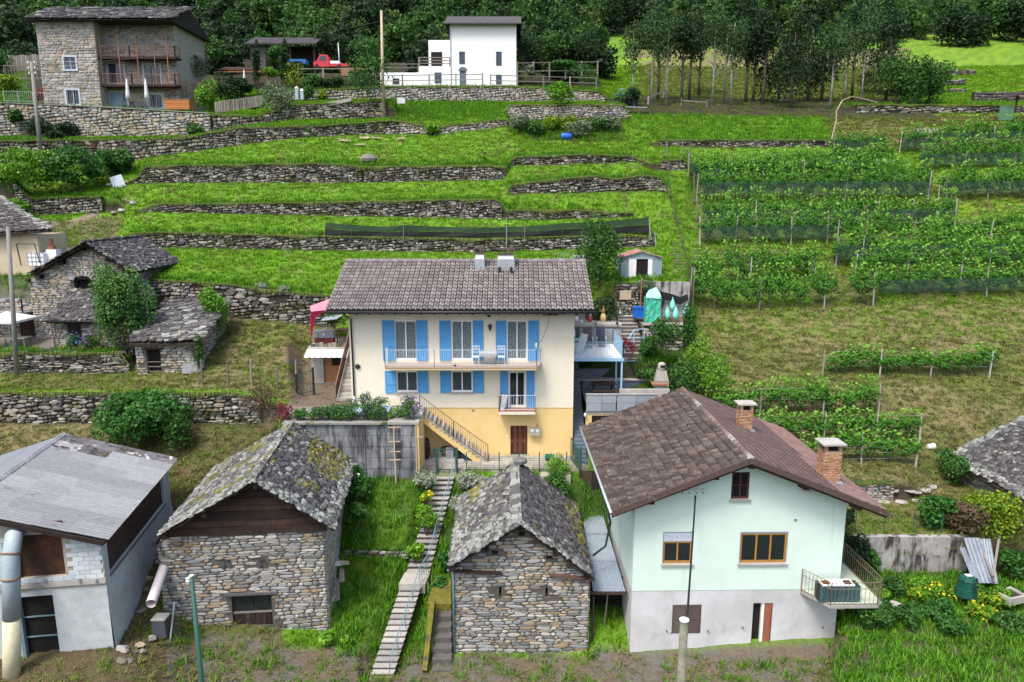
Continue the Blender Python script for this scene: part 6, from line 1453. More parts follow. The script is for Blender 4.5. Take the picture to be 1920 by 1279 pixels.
def tree(name, label, cat, p, h, r, cz, rx, ry, rz, n, leaf, mt, bark=None, seed=1, group=None, nbr=6, **kw):
 t = thing(name, label, cat, p, 0, group); crown(t, cz, n, rx, ry, rz, leaf, mt, seed, **kw)
 trunk(t, h, r, bark or M_BARK, seed, nbr, rx*.8, ch=cz+rz*.5); return t
def pxm(Y): return Y/FPX/.97
def bsh(name, label, cat, px, py_b, Y, wpx, hpx, n, leaf, mt, seed=1, **kw):
 p = P(px, py_b, Y); g_ = gz(p.x, Y); s = Y/FPX/.96
 return shrub(name, label, cat, (p.x, Y, p.z if p.z > g_+1.2 else g_), wpx*s/2/.95, min(wpx, hpx*1.3)*s/2/.95, hpx*s/2/.93, n, leaf, mt, seed, up=.93, **kw)
bsh('hazel_bush', 'big bright green hazel bush between the corrugated barn and the dry stone wall', 'bush', 262, 822, 38.3, 165, 112, 5200, .21, L_HAZEL, 1, nb=18, lump=.42)
bsh('wild_bush', 'darker leafy shoots at the lower right of the big hazel bush', 'bush', 335, 835, 38, 62, 88, 1200, .16, L_MID, 2)
q = GP(238, 662, 40); t = tree('ash_tree', 'feathery green young ash tree in front of the stone cottages', 'tree', (q.x, 44.6, -9.9), 1.2, .10, 3.5, 2.5, 1.7, 3.2, 9000, .16, L_ASH, seed=3, nb=30, lump=.20, vs=2.0, topc=.3, fill=.4)
q = P(404, 640, 46.5); tree('small_tree', 'small round bright green tree right of the slab-roofed stone hut', 'tree', (q.x, 46.5, gz(q.x, 46.5)), 1.3, .05, 2.3, 1.15, 1.0, 1.65, 2600, .15, L_BRIGHT, seed=4, nb=12, lump=.45)
bsh('red_bush', 'round crimson-leaved barberry bush left of the garden terrace', 'bush', 531, 790, 37.8, 46, 52, 900, .09, L_RED, 5, nb=12)
bsh('brown_bush', 'brownish twiggy bush left of the crimson bush', 'bush', 492, 788, 37.6, 66, 62, 1000, .12, L_BROWN, 6)
bsh('hydrangea', 'green hydrangea with white flowers beside the stained concrete wall', 'shrub', 664, 912, 35.6, 62, 72, 1700, .18, L_HAZEL, 7, flowers=(L_WHF, 26, .22))
bsh('silver_bush', 'silvery grey lavender cushion left of the top of the garden stair', 'bush', 795, 915, 36.4, 52, 36, 1500, .10, L_SILV, 8)
for i, (px, py, w, h, lb) in enumerate(((868, 905, 34, 30, 'silvery cushion just right of the top of the garden stair'), (880, 932, 36, 32, 'round silver-leaved cushion beside the upper stair rail'), (905, 905, 42, 30, 'silvery shrub below the yard fence, left of the second barn roof'), (938, 900, 40, 26, 'silvery shrub touching the ridge of the second barn'), (858, 955, 36, 34, 'pale grey-green cushion beside the stair rail above the second barn'))):
 bsh('silver_bush', lb, 'bush', px, py, 36.6 if py < 935 else 35.4, w, h, 800, .10, L_SILV, 10+i)
bsh('flower_clump', 'clump of yellow flowers left of the garden stair', 'flowers', 799, 934, 35.6, 26, 26, 400, .10, L_BRIGHT, 20, flowers=(L_YELF, 150, .10))
bsh('green_bush', 'bright green herb bush left of the garden stair below the yellow flowers', 'bush', 800, 990, 34.2, 46, 56, 1500, .11, L_BRIGHT, 21)
bsh('fern', 'fern clump at the edge of the low cross wall beside the stone barn', 'fern', 668, 985, 33.4, 44, 46, 700, .2, L_MID, 22)
bsh('fern', 'broad fern growing by the middle of the garden stair', 'fern', 776, 1010, 33, 36, 34, 500, .2, L_BRIGHT, 23)
bsh('fern', 'fern under the left eave of the second barn, upper one', 'fern', 831, 1035, 32.3, 26, 48, 600, .2, L_HAZEL, 24)
bsh('fern', 'fern under the left eave of the second barn, lower one beside the landing', 'fern', 820, 1086, 31.2, 34, 44, 700, .2, L_HAZEL, 25)
bsh('leafy_plant', 'light green leafy plant at the foot of the right corner of the left barn', 'plant', 612, 1185, 28.5, 30, 34, 260, .24, L_BRIGHT, 26)
bsh('leafy_plant', 'small light green plant on the stones right of the left barn', 'plant', 648, 1182, 28.5, 22, 24, 180, .2, L_BRIGHT, 27)
bsh('hedge_cushion', 'clipped bright green hedge cushion behind the second barn roof', 'bush', 1047, 916, 37.2, 46, 46, 1700, .09, L_BRIGHT, 28)
bsh('ivy', 'dark green climbing shrubs below the yard, right of the second barn roof', 'bush', 1045, 960, 36, 62, 56, 1500, .13, L_MID, 29)
bsh('rose_bush', 'leafy plant with white flowers on the left end of the garden terrace', 'plant', 566, 783, 37.6, 28, 24, 420, .11, L_HAZEL, 30, flowers=(L_WHF, 12, .1))
for i, (px, w, h, m_, lb, fl) in enumerate(((598, 32, 26, L_MID, 'dark green flowering plant on the concrete wall edge, second from the left', None), (625, 28, 22, L_HAZEL, 'green herb cushion near the middle of the garden terrace edge', None), (652, 40, 32, L_MID, 'bushy green plant on the terrace edge left of the purple flowers', None), (684, 30, 42, L_MID, 'climbing plant with purple flowers on the terrace edge', (L_PURP, 60, .09)), (716, 34, 40, L_MID, 'leggy climber with purple flowers in front of the lower left windows', (L_PURP, 50, .09)), (745, 34, 28, L_BRIGHT, 'thin yellowish climber on the terrace fence', None), (772, 34, 40, L_MID, 'bright purple clematis at the top of the outside stair', (L_PURP, 220, .10)))):
 p = P(px, 788, 37.1); shrub('terrace_plant', lb, 'plant', (p.x, 37.25+.3*(i % 2), LT), w*.021, .5, h*.018, 800 if i != 5 else 300, .10, m_, 40+i, flowers=fl)
for i in range(9):
 p = P(560+i*24, 788, 37.1); shrub('ground_cover', 'low green herbs filling the bed along the garden terrace edge', 'plants', (p.x, 37.3+.25*(i % 3), LT), .45, .4, .22, 420, .09, (L_MID, L_BRIGHT, L_OLIVE)[i % 3], 60+i, group='low herbs of the garden terrace bed', flowers=(L_WHF, 8, .08) if i % 3 == 0 else None)
pts = [Vector((P(px, 790, 37.0).x, 37.0, LT-.02)) for px in (592, 654, 717, 775)]
mesh_fence(pts, .75, 'thin green wire fence along the edge of the garden terrace', M_GREENM, vert=.4, wires=4, wr=.004, pr=.016)
bsh('dark_tree', 'dense green bush right of the main roof, in front of the garden shed', 'bush', 1126, 590, 49.4, 84, 124, 4200, .17, L_MID, 50, nb=18)
bsh('dark_bush', 'dark evergreen bush below the right end of the main roof', 'bush', 1128, 590, 47.8, 70, 60, 1800, .14, L_DARK, 51)
bsh('young_tree', 'small leafy tree on the bank between the white deck and the vineyard', 'bush', 1247, 662, 43.4, 58, 66, 1500, .15, L_MID, 52)
bsh('cushion_plant', 'pale dry shrub spilling over the wall under the garden shed', 'bush', 1208, 546, 48.6, 44, 24, 600, .12, L_OLIVE, 53)
bsh('red_shrub', 'small dark red shrub beside the deck stair', 'bush', 1180, 672, 43.6, 34, 42, 500, .11, L_RED, 54)
for i, (px, py, w, h, m_, Y, lb) in enumerate(((1292, 640, 26, 84, L_HAZEL, 45.5, 'climber on the fence post at the lower end of the vineyard path'), (1308, 712, 62, 122, L_BRIGHT, 42.8, 'tall bright green shrub beside the dry slope, upper left one'), (1340, 740, 70, 118, L_YELG if 0 else L_BRIGHT, 41.8, 'tall yellow-green shrub above the ridge of the mint green house'), (1285, 728, 60, 70, L_MID, 42.4, 'green shrub behind the back of the tiled roof, beside the barbecue'), (1230, 700, 70, 40, L_MID, 43.6, 'low green ground shrubs on the bank above the barbecue'), (1215, 640, 40, 40, L_HAZEL, 44.6, 'leafy weeds on the wall below the green wrapped cupboard'))):
 bsh('shrub', lb, 'bush', px, py, Y, w, h, 1500, .15, m_, 60+i)
bsh('small_tree', 'round fig tree with light green leaves right of the small lawn', 'tree', 1748, 1010, 32.4, 62, 66, 1500, .2, L_HAZEL, 70, nb=12)
bsh('golden_bush', 'large yellow-green bush in front of the right-hand stone barn', 'bush', 1856, 1036, 31.9, 108, 80, 3800, .15, L_YELG, 71, nb=18)
bsh('smoke_bush', 'dark bronze-leaved bush left of the yellow-green bush', 'bush', 1805, 1020, 31.95, 84, 62, 2200, .14, L_BROWN, 72, nb=14)
bsh('green_bush', 'green bush growing against the corner of the right-hand stone barn', 'bush', 1775, 940, 36.6, 60, 66, 1800, .14, L_MID, 73)
bsh('climber', 'dark green climber beside the leaning metal sheets at the right edge', 'bush', 1896, 1095, 30.6, 52, 70, 1300, .15, L_HAZEL, 74)
bsh('green_bush', 'dark shrub between the mint house corner and the weathered wall', 'bush', 1603, 1062, 31.2, 60, 88, 1900, .14, L_DARK, 75)
bsh('green_bush', 'lighter shrub in front of the weathered wall, above the corner balcony', 'bush', 1630, 1072, 30.9, 36, 62, 900, .16, L_HAZEL, 76)
bsh('dark_bush', 'small dark bush at the mint house corner below the roof tip', 'bush', 1592, 996, 33, 24, 38, 500, .13, L_DARK, 77)
bsh('leafy_shrub', 'bushy weeds under the corner balcony of the mint house', 'bush', 1640, 1180, 27.6, 86, 58, 1800, .16, L_MID, 78)
rg = random.Random(12)
for i, (px, py) in enumerate(((1716, 1128), (1750, 1120), (1793, 1124), (1828, 1134), (1858, 1140), (1822, 1160), (1852, 1172))):
 bsh('lily_clump', ORD[i]+' clump of yellow lilies in the lower right garden', 'flowers', px, py+8, 29.4-(py-1120)*.03, 36, 34, 420, .12, L_BRIGHT, 80+i, group='clumps of yellow lilies in the lower right garden', flowers=(L_YELF, 46, .12))
for i, (px, py, w, h) in enumerate(((1680, 1100, 50, 40), (1735, 1090, 60, 34), (1760, 1150, 60, 44), (1700, 1165, 60, 50), (1880, 1125, 50, 40), (1785, 1180, 70, 40), (1900, 1180, 70, 44), (1650, 1110, 40, 30), (1840, 1105, 44, 28))):
 bsh('garden_weeds', ORD[i]+' clump of green weeds in the garden below the weathered wall', 'plants', px, py, 29.6-(py-1100)*.03, w, h, 900, .13, (L_MID, L_BRIGHT, L_HAZEL)[i % 3], 95+i, group='clumps of weeds in the lower right garden')
bsh('hydrangea', 'hydrangea with purple blue flowers on the garden wall by the cottages', 'shrub', 143, 668, 44.6, 32, 30, 600, .12, L_MID, 110, flowers=(L_BLUEF, 110, .11))
bsh('hydrangea', 'hydrangea with violet flowers right of the blue one by the cottages', 'shrub', 172, 668, 44.6, 36, 30, 600, .12, L_MID, 111, flowers=(L_PURP, 150, .11))
bsh('ivy', 'ivy growing on the corner of the slab-roofed stone hut', 'plant', 374, 690, 43.0, 22, 72, 700, .12, L_MID, 112)
for i, (px, py, w, h, Y, lb) in enumerate(((60, 390, 150, 92, 62.5, 'large bramble thicket on the left below the upper walls, left part'), (150, 385, 130, 92, 63.5, 'large bramble thicket on the left, middle part with pale tips'), (222, 325, 90, 50, 67, 'dark green thicket at the upper right end of the brambles'), (30, 395, 60, 36, 60, 'bright green weeds behind the roof at the left edge'))):
 bsh('bramble_thicket', lb, 'bush', px, py, Y, w, h, 4200, .24, (L_BRIGHT, L_HAZEL, L_MID, L_BRIGHT)[i], 120+i, nb=34, lump=.24, fill=.4)
bsh('small_bush', 'green bush beside the white crate by the left cottages', 'bush', 60, 512, 51, 32, 20, 500, .12, L_MID, 126)
bsh('pale_shrub', 'pale grey cushion plant on top of the high wall left of the main house', 'bush', 492, 548, 49.6, 30, 18, 400, .10, L_SILV, 127)
bsh('pale_shrub', 'pale green cushion plant on the high wall, right next to the roof', 'bush', 534, 553, 49.6, 26, 18, 400, .10, L_SILV, 128)
bsh('conifer_bush', 'dark green bush behind the roof terrace table', 'bush', 627, 612, 48, 46, 30, 900, .12, L_MID, 129)
UL = [('round_shrub', 'olive-grey shrub in front of the big pale wall, left one', 78, 262, 75.6, 52, 36, L_DARK), ('round_shrub', 'dark green shrub below the big pale wall, right of the pole', 133, 262, 75.6, 42, 30, L_DARK), ('round_shrub', 'dark shrub at the right end of the big pale wall', 362, 246, 75.4, 40, 26, L_MID),
      ('round_shrub', 'small shrub on the second stone wall', 108, 288, 71.5, 40, 20, L_DARK), ('maple', 'dark red maple on the terrace left of the stone house', 88, 190, 80, 56, 32, L_RED), ('fern_tree', 'bright yellow-green shrub at the upper left edge', 14, 176, 81, 60, 32, L_YELG), ('green_tree', 'dark green tree at the upper left edge', 10, 160, 84, 46, 62, L_MID),
      ('olive_tree', 'pale grey-green olive tree right of the stone house', 362, 150, 84, 58, 46, L_OLIVE), ('laurel_bush', 'dense dark round laurel above the wooden fence', 432, 186, 84, 60, 54, L_DARK), ('banana_plant', 'banana plant with broad pale green leaves beside the timber tub', 392, 208, 80, 48, 58, L_BRIGHT),
      ('young_tree', 'light green young tree on the upper lawn, left of the two', 525, 226, 76, 56, 72, L_OLIVE), ('young_tree', 'denser green young tree on the upper lawn beside the white pole', 698, 215, 77, 92, 78, L_MID), ('yellow_bush', 'small yellow-green bush in the walled bed', 602, 178, 86, 24, 16, L_YELG),
      ('climbing_shrub', 'yellowish climbing shrub below the blue trailer', 550, 165, 88, 40, 52, L_YELG), ('vine_shrub', 'light green leafy vine on the pergola', 505, 146, 88, 34, 18, L_BRIGHT), ('wall_bush', 'bush at the foot of the ramp wall', 575, 190, 85, 30, 26, L_MID),
      ('meadow_tuft', 'tall light green grass tuft against the curved wall', 808, 258, 72.5, 28, 20, L_BRIGHT), ('wall_bush', 'light green bush growing over the wall of the overgrown pit', 1052, 210, 77.3, 44, 40, L_BRIGHT), ('hydrangea', 'dark bush with blue flowers at the edge of the forest', 1178, 190, 84, 44, 34, L_DARK),
      ('garden_tree', 'dense green tree beside the vine pergola of the white house', 1098, 160, 90, 52, 44, L_MID), ('pergola_vine', 'green vine covering the pergola beside the white house', 1062, 128, 92, 62, 14, L_HAZEL), ('grey_shrub', 'grey-green shrub behind the rail fence of the white house', 997, 145, 92, 24, 20, L_OLIVE)]
for i, (nm, lb, px, py, Y, w, h, m_) in enumerate(UL):
 fl = (L_BLUEF, 70, .22) if 'blue flowers' in lb else None
 bsh(nm, lb, nm.split('_')[-1], px, py, Y, w, h, 1500 if w > 40 else 700, .24, m_, 140+i, flowers=fl)
for px, py, Y, w, h, lb in ((484, 172, 88, 16, 90, 'left tall narrow dark cypress near the pergola'), (536, 170, 88, 18, 90, 'right tall narrow dark cypress near the blue trailer')):
 p = P(px, py, Y); s = Y/FPX/.96; t = thing('cypress', lb, 'tree', (p.x, Y, p.z)); crown(t, h*s*.5, 1400, w*s/2, w*s/2, h*s/2, .22, L_DARK, 3, nb=10, lump=.5); trunk(t, 1, .1, M_BARK, 2, 2, .3)
for i, (px, py, w) in enumerate(((975, 262, 40), (1000, 262, 50), (1030, 248, 46), (1085, 258, 60), (1120, 248, 60), (1060, 240, 50), (1145, 240, 40))):
 bsh('overgrown_weeds', 'tall dry and green weeds in the overgrown pit by the blue barrel', 'plants', px, py, 74.5 if py < 250 else 73.2, w, 26, 700, .22, (L_OLIVE, L_MID, L_YELG)[i % 3] if i else L_OLIVE, 170+i, group='weeds in the overgrown pit')
TS = ((345, 128, 93, 60, 34, L_MID), (378, 140, 95, 50, 40, L_DARK), (405, 118, 99, 70, 40, L_MID), (440, 116, 100, 60, 34, L_DARK), (470, 112, 101, 60, 36, L_PINE), (520, 128, 93, 36, 40, L_MID), (560, 150, 90, 44, 30, L_DARK), (585, 170, 87.5, 50, 26, L_MID), (625, 172, 87.5, 44, 20, L_DARK), (650, 120, 101, 80, 44, L_PINE), (690, 122, 100, 70, 50, L_MID), (610, 110, 101, 60, 50, L_DARK), (455, 178, 85, 40, 28, L_DARK), (478, 190, 82, 36, 20, L_MID), (40, 130, 90, 90, 50, L_DARK), (985, 120, 100, 70, 56, L_DARK), (1040, 116, 101, 80, 50, L_MID), (1100, 118, 101, 60, 54, L_DARK), (30, 235, 75, 30, 30, L_MID), (345, 180, 84.5, 34, 26, L_MID))
for i, (px, py, Y, w, h, m_) in enumerate(sorted(TS, key=lambda q: q[0])):
 bsh('garden_shrub', ORD[i]+' green shrub from the left in the gardens along the top of the slope', 'bush', px, py, Y, w, h, 1300, .3, m_, 210+i, nb=16, lump=.36, group='shrubs along the top of the slope')
# ------------------------------------------------------------------ vineyard
def vine_proto(i):
 rs = np.random.RandomState(30+i); n = 430
 k = rs.randint(0, 9, n); cx = rs.uniform(-.5, .5, 9); cz = rs.uniform(.85, 1.75, 9); cr = rs.uniform(.16, .33, 9)
 d = rs.normal(size=(n, 3)); d /= np.linalg.norm(d, axis=1)[:, None]
 p = np.stack([cx[k]+d[:, 0]*cr[k], d[:, 1]*cr[k]*.75, cz[k]+d[:, 2]*cr[k]], 1)
 m = 110; sh = np.stack([rs.uniform(-.5, .5, m), rs.uniform(-.12, .12, m), 1.65+rs.uniform(0, .85, m)**1.4], 1)
 sh[:, 0] = np.round(sh[:, 0]*4)/4+rs.uniform(-.06, .06, m); p = np.concatenate([p, sh]); d = np.concatenate([d, rs.normal(size=(m, 3))]); n += m
 nn = d+rs.normal(size=(n, 3))*.6+np.array([0, -.3, .4]); nn /= np.linalg.norm(nn, axis=1)[:, None]
 t = np.cross(nn, rs.normal(size=(n, 3))); t /= np.linalg.norm(t, axis=1)[:, None]; b = np.cross(nn, t); s = .155*rs.uniform(.6, 1.3, n)[:, None]
 V = np.stack([p-t*s*.5, p+b*s*.45, p+t*s*.5, p-b*s*.45], 1).reshape(-1, 3)
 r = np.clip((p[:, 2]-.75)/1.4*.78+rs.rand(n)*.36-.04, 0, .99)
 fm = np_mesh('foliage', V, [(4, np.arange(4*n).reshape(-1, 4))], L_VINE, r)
 m = MB(); m.tube([(0, 0, -.15), (.04, .02, .3), (-.05, 0, .65), (.02, 0, .9)], [.035, .03, .028, .02], 6); m.tube([(.02, 0, .85), (-.5, 0, 1.0)], .015, 5); m.tube([(.02, 0, .85), (.5, 0, 1.05)], .015, 5); m.tube([(0, 0, .9), (.05, 0, 1.7)], .012, 4)
 me = bpy.data.meshes.new('trunk'); me.from_pydata(m.v, [], m.f); me.materials.append(M_BARK); return fm, me
VP = [vine_proto(i) for i in range(5)]
pm = MB().tube([(0, 0, -.3), (0, 0, 2.0)], [.055, .045], 7); PME = bpy.data.meshes.new('concrete_post'); PME.from_pydata(pm.v, [], pm.f); PME.materials.append(mat('post_concrete', [(.38, .37, .34), (.28, .27, .25)], var=.2, rnd=True))
pm = MB().tube([(0, 0, -.3), (.02, 0, 1.1), (-.01, 0, 1.9)], [.06, .05, .045], 6); PMW = bpy.data.meshes.new('wood_post'); PMW.from_pydata(pm.v, [], pm.f); PMW.materials.append(M_WOODG)
vr = random.Random(5)
def vrow(px0, py0, px1, py1, where, h=1.0, sp=1.0, posts=(), net=0, gap=(), lo=36, brace=0, dens=1):
 a = GP(px0, py0, lo); b = GP(px1, py1, lo)
 L = (b-a).length; n = max(1, round(L/sp)); u = (b-a); u.z = 0; u.normalize(); rz = math.atan2(u.y, u.x)
 for i in range(n):
  f = (i+.5)/n
  if any(g0 < px0+(px1-px0)*f < g1 for g0, g1 in gap): continue
  x = a.x+(b.x-a.x)*f+vr.uniform(-.1, .1); y = a.y+(b.y-a.y)*f+vr.uniform(-.08, .08); z = gz(x, y)
  t = thing('grapevine', ORD[i]+' vine from left, '+where, 'grapevine', (x, y, z-.05), rz+vr.uniform(-.1, .1), 'grapevines in '+where)
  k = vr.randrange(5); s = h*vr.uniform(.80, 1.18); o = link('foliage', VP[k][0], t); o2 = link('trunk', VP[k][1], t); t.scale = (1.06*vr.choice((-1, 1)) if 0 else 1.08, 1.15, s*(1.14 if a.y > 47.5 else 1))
 for pi_, px in enumerate(posts):
  f = (px-px0)/(px1-px0); x = a.x+(b.x-a.x)*f; y = a.y+(b.y-a.y)*f
  o = link('vineyard_post', PME if vr.random() < .75 else PMW); o.location = (x, y-.08, gz(x, y)); o.rotation_euler = (vr.uniform(-.04, .04), vr.uniform(-.06, .06), 0); o.scale = (1, 1, h*vr.uniform(.98, 1.1))
  tag(o, ORD[pi_]+' post from left, '+where, 'post', 'posts in '+where)
 w = MB()
 for z in (.8, 1.2, 1.6, 1.9): w.bar(a+Vector((0, -.05, z*h)), b+Vector((0, -.05, z*h)), .010)
 o = w.build('trellis_wires', M_METAL); tag(o, 'trellis wires strung along '+where, 'wires')
 if net:
  m = MB(); k = 24; vs = []
  for i in range(k+1):
   p = a.lerp(b, i/k); p = Vector((p.x, p.y, gz(p.x, p.y))); wv = .05*math.sin(i*1.9); vs += [p+Vector((0, -.42+wv, .45*h)), p+Vector((0, -.36-wv, (1.15+.25*net)*h))]
  m.add(vs, [(2*i, 2*i+2, 2*i+3, 2*i+1) for i in range(k)]); o = m.build('bird_net', M_VNET); tag(o, 'dark green bird net hung along '+where, 'net')
W_ = 'the vineyard'
vrow(1562, 290, 1655, 287, 'the topmost short row below the dry field', .95, posts=(1562, 1607, 1655), net=1, lo=66)
vrow(1685, 290, 1765, 286, 'the topmost row left of the plank ramp', .95, posts=(1685, 1762), net=1, lo=66)
vrow(1768, 278, 1935, 274, 'the topmost row at the right edge', .95, posts=(1800, 1861, 1919), net=1, lo=66)
vrow(1722, 322, 1940, 318, 'the second row from the top at the right edge', 1.1, posts=(1725, 1735, 1792, 1808, 1900), net=1, lo=62)
vrow(1758, 378, 1945, 372, 'the third row from the top at the right edge', 1.1, posts=(1758, 1770, 1782, 1850, 1920), net=1, lo=56)
vrow(1294, 330, 1665, 326, 'the highest long row of the left block', .95, posts=(1290, 1330, 1360, 1447, 1590, 1665), net=1, lo=60)
vrow(1300, 348, 1700, 346, 'the second long row of the left block', 1.05, posts=(1300, 1365, 1505, 1645), net=0, lo=58)
vrow(1310, 380, 1740, 378, 'the third long row of the left block', 1.2, posts=(1305, 1365, 1430, 1503, 1582, 1675, 1738), net=1, lo=57)
vrow(1316, 432, 1788, 428, 'the long netted row in the middle of the vineyard', 1.1, posts=(1312, 1415, 1485, 1640, 1710, 1788), net=1, lo=54)
vrow(1316, 460, 1560, 458, 'the row under the long netted row, left part', 1.05, posts=(1312, 1378, 1413, 1482, 1550), net=1, lo=52)
vrow(1565, 470, 1930, 466, 'the row under the long netted row, right part', 1.1, posts=(1568, 1620, 1710, 1850), net=0, lo=52)
vrow(1560, 500, 1935, 496, 'the dense row in the centre right of the vineyard', 1.1, posts=(1566, 1614, 1702, 1852), net=1, lo=51)
vrow(1600, 530, 1935, 524, 'the row just above the lowest trimmed row on the right', 1.05, posts=(1600, 1700, 1800, 1850), net=0, lo=50)
vrow(1640, 560, 1935, 554, 'the trimmed row with bare trunks on the right', .95, posts=(1638, 1848), net=1, lo=49)
vrow(1302, 530, 1530, 526, 'the leafy row at the left above the lowest one', 1.1, posts=(1405, 1521, 1528), net=0, lo=49)
vrow(1302, 577, 1640, 575, 'the lowest leafy row above the dry slope', 1.1, posts=(1298, 1422, 1544, 1636), net=0, lo=48, gap=((1560, 1580),))
vrow(1550, 706, 1862, 708, 'the lone low row in the middle of the dry slope', .82, posts=(1540, 1648, 1743, 1853), net=0, lo=42)
vrow(1345, 786, 1640, 782, 'the upper short row behind the mint green house', .95, posts=(1422, 1541, 1645), net=0, lo=39.3)
vrow(1400, 834, 1720, 830, 'the middle short row behind the mint green house', .85, posts=(1500, 1542, 1640, 1722), net=0, lo=37)
vrow(1490, 885, 1718, 880, 'the lowest short row behind the two brick chimneys', .82, posts=(1500, 1613, 1714), net=0, lo=35.7)
# ------------------------------------------------------------------ trees on the upper right and the wood behind
fr = random.Random(21)
TR = [(1185, 186, 86, 'birch'), (1222, 190, 85, 'birch'), (1233, 178, 90, 'dark'), (1249, 192, 84, 'birch'), (1278, 186, 86, 'dark'), (1292, 168, 92, 'dark'), (1335, 192, 84, 'birch'), (1357, 180, 88, 'birch'), (1370, 192, 84, 'birch'), (1398, 168, 90, 'dark'), (1412, 170, 90, 'dark'), (1430, 176, 87, 'dark'), (1482, 192, 84, 'spruce'), (1460, 172, 90, 'spruce'), (1515, 170, 92, 'spruce'), (1555, 193, 83, 'birch'), (1540, 168, 92, 'spruce'), (1583, 180, 88, 'birch'), (1597, 172, 92, 'dark'), (1614, 188, 85, 'birch'), (1660, 176, 88, 'dark'), (1680, 186, 85, 'bushy'), (1715, 190, 84, 'bushy'), (1740, 184, 86, 'bushy'), (1648, 160, 98, 'spruce'), (1310, 160, 98, 'dark')]
cnt = {}; rank = {i: sum(1 for b in TR if b[3] == a[3] and b[0] < a[0]) for i, a in enumerate(TR)}
words = {'birch': 'slender pale-trunked birch', 'dark': 'dark broad-leaved tree', 'spruce': 'dark spruce', 'bushy': 'bushy low green tree'}
for i, (px, py, Y, k) in enumerate(TR):
 g_ = G(px, Y); H_ = fr.uniform(8.5, 11)
 cnt[k] = cnt.get(k, 0)+1; lb = ORD[rank[i]]+' '+words[k]+' from the left in the wood strip above the green field'
 gp_ = {'birch': 'pale birches', 'dark': 'dark broad-leaved trees', 'spruce': 'dark spruces', 'bushy': 'bushy low trees'}[k]+' of the upper wood strip'
 t = thing('tree' if k != 'birch' else 'birch_tree', lb, 'tree', g_, 0, gp_)
 if k == 'birch': crown(t, H_*.72, 1500, 1.7, 1.6, H_*.36, .24, L_BIRCH, i, nb=14, lump=.42, droop=.6); trunk(t, H_*.6, .12, M_BARKP, i, 6, 1.2, ch=H_*.9)
 elif k == 'dark': crown(t, H_*.74, 2400, 2.4, 2.2, H_*.34, .28, L_PINE if i % 2 else L_DARK, i, nb=16, lump=.42); trunk(t, H_*.55, .16, M_BARK, i, 6, 1.6, ch=H_*.85)
 elif k == 'spruce': crown(t, H_*.60, 2600, 2.4, 2.4, H_*.50, .28, L_PINE, i, nb=26, lump=.45, shape='cone', droop=.8); trunk(t, H_*.5, .18, M_BARK, i, 4, 1.2, ch=H_*.8)
 else: crown(t, 2.6, 2600, 2.8, 2.4, 2.9, .28, L_MID, i, nb=16, lump=.42); trunk(t, 1.5, .12, M_BARK, i, 5, 1.2)
fc = MB(); VV = []; FFs = []; RR_ = []; base = 0; rs = np.random.RandomState(4)
ng_i = 0
for vi, (lm_, cx_, cz__, nn_) in enumerate(((L_PINE, 3.2, 4.4, 200), (leafm('wood_leaf', [(.02, .055, .012), (.04, .11, .02), (.09, .20, .03)]), 3.4, 3.6, 190), (leafm('wood_leaf_pale', [(.035, .08, .018), (.075, .15, .03), (.14, .24, .05)]), 2.8, 3.4, 110))):
 fo = bpy.data.objects.new('wood_clump', crown_mesh('wood_clump', 1500, cx_, cx_*.9, cz__, .5, lm_, 7+vi, nb=20, lump=.34, fill=.35)); pv = []
 while len(pv) < nn_:
  px = rs.uniform(-260, 2180); Y = rs.uniform(101, 185); nn_ -= .02
  if px > 1130 and Y < 132+rs.rand()*8 or 700 < px < 1010 and Y < 104 or px < 700 and Y < 108: continue
  g_ = G(px, Y); pv.append((g_.x, g_.y, g_.z+rs.uniform(2.0, 4.2)))
 wm = bpy.data.meshes.new('forest'); wm.from_pydata(pv, [], []); wo_ = link('forest', wm); wo_['kind'] = 'stuff'; wo_['label'] = ('dark', 'mid green', 'pale green')[vi]+' trees of the wood covering the mountainside'
 ng = bpy.data.node_groups.new('forest', 'GeometryNodeTree'); ng.interface.new_socket('Geometry', in_out='INPUT', socket_type='NodeSocketGeometry'); ng.interface.new_socket('Geometry', in_out='OUTPUT', socket_type='NodeSocketGeometry')
 gi, go, mp, ii, oi, rv, rs2 = [ng.nodes.new(q) for q in ('NodeGroupInput', 'NodeGroupOutput', 'GeometryNodeMeshToPoints', 'GeometryNodeInstanceOnPoints', 'GeometryNodeObjectInfo', 'FunctionNodeRandomValue', 'FunctionNodeRandomValue')]
 oi.inputs[0].default_value = fo; rv.data_type = 'FLOAT_VECTOR'; rv.inputs[0].default_value = (0, 0, 0); rv.inputs[1].default_value = (.2, .2, 6.28); rs2.data_type = 'FLOAT'; rs2.inputs[2].default_value = .55; rs2.inputs[3].default_value = 1.45
 L_ = ng.links.new; L_(gi.outputs[0], mp.inputs[0]); L_(mp.outputs[0], ii.inputs['Points']); L_(oi.outputs['Geometry'], ii.inputs['Instance']); L_(rv.outputs[0], ii.inputs['Rotation']); L_(rs2.outputs[1], ii.inputs['Scale']); L_(ii.outputs[0], go.inputs[0])
 wo_.modifiers.new('scatter', 'NODES').node_group = ng
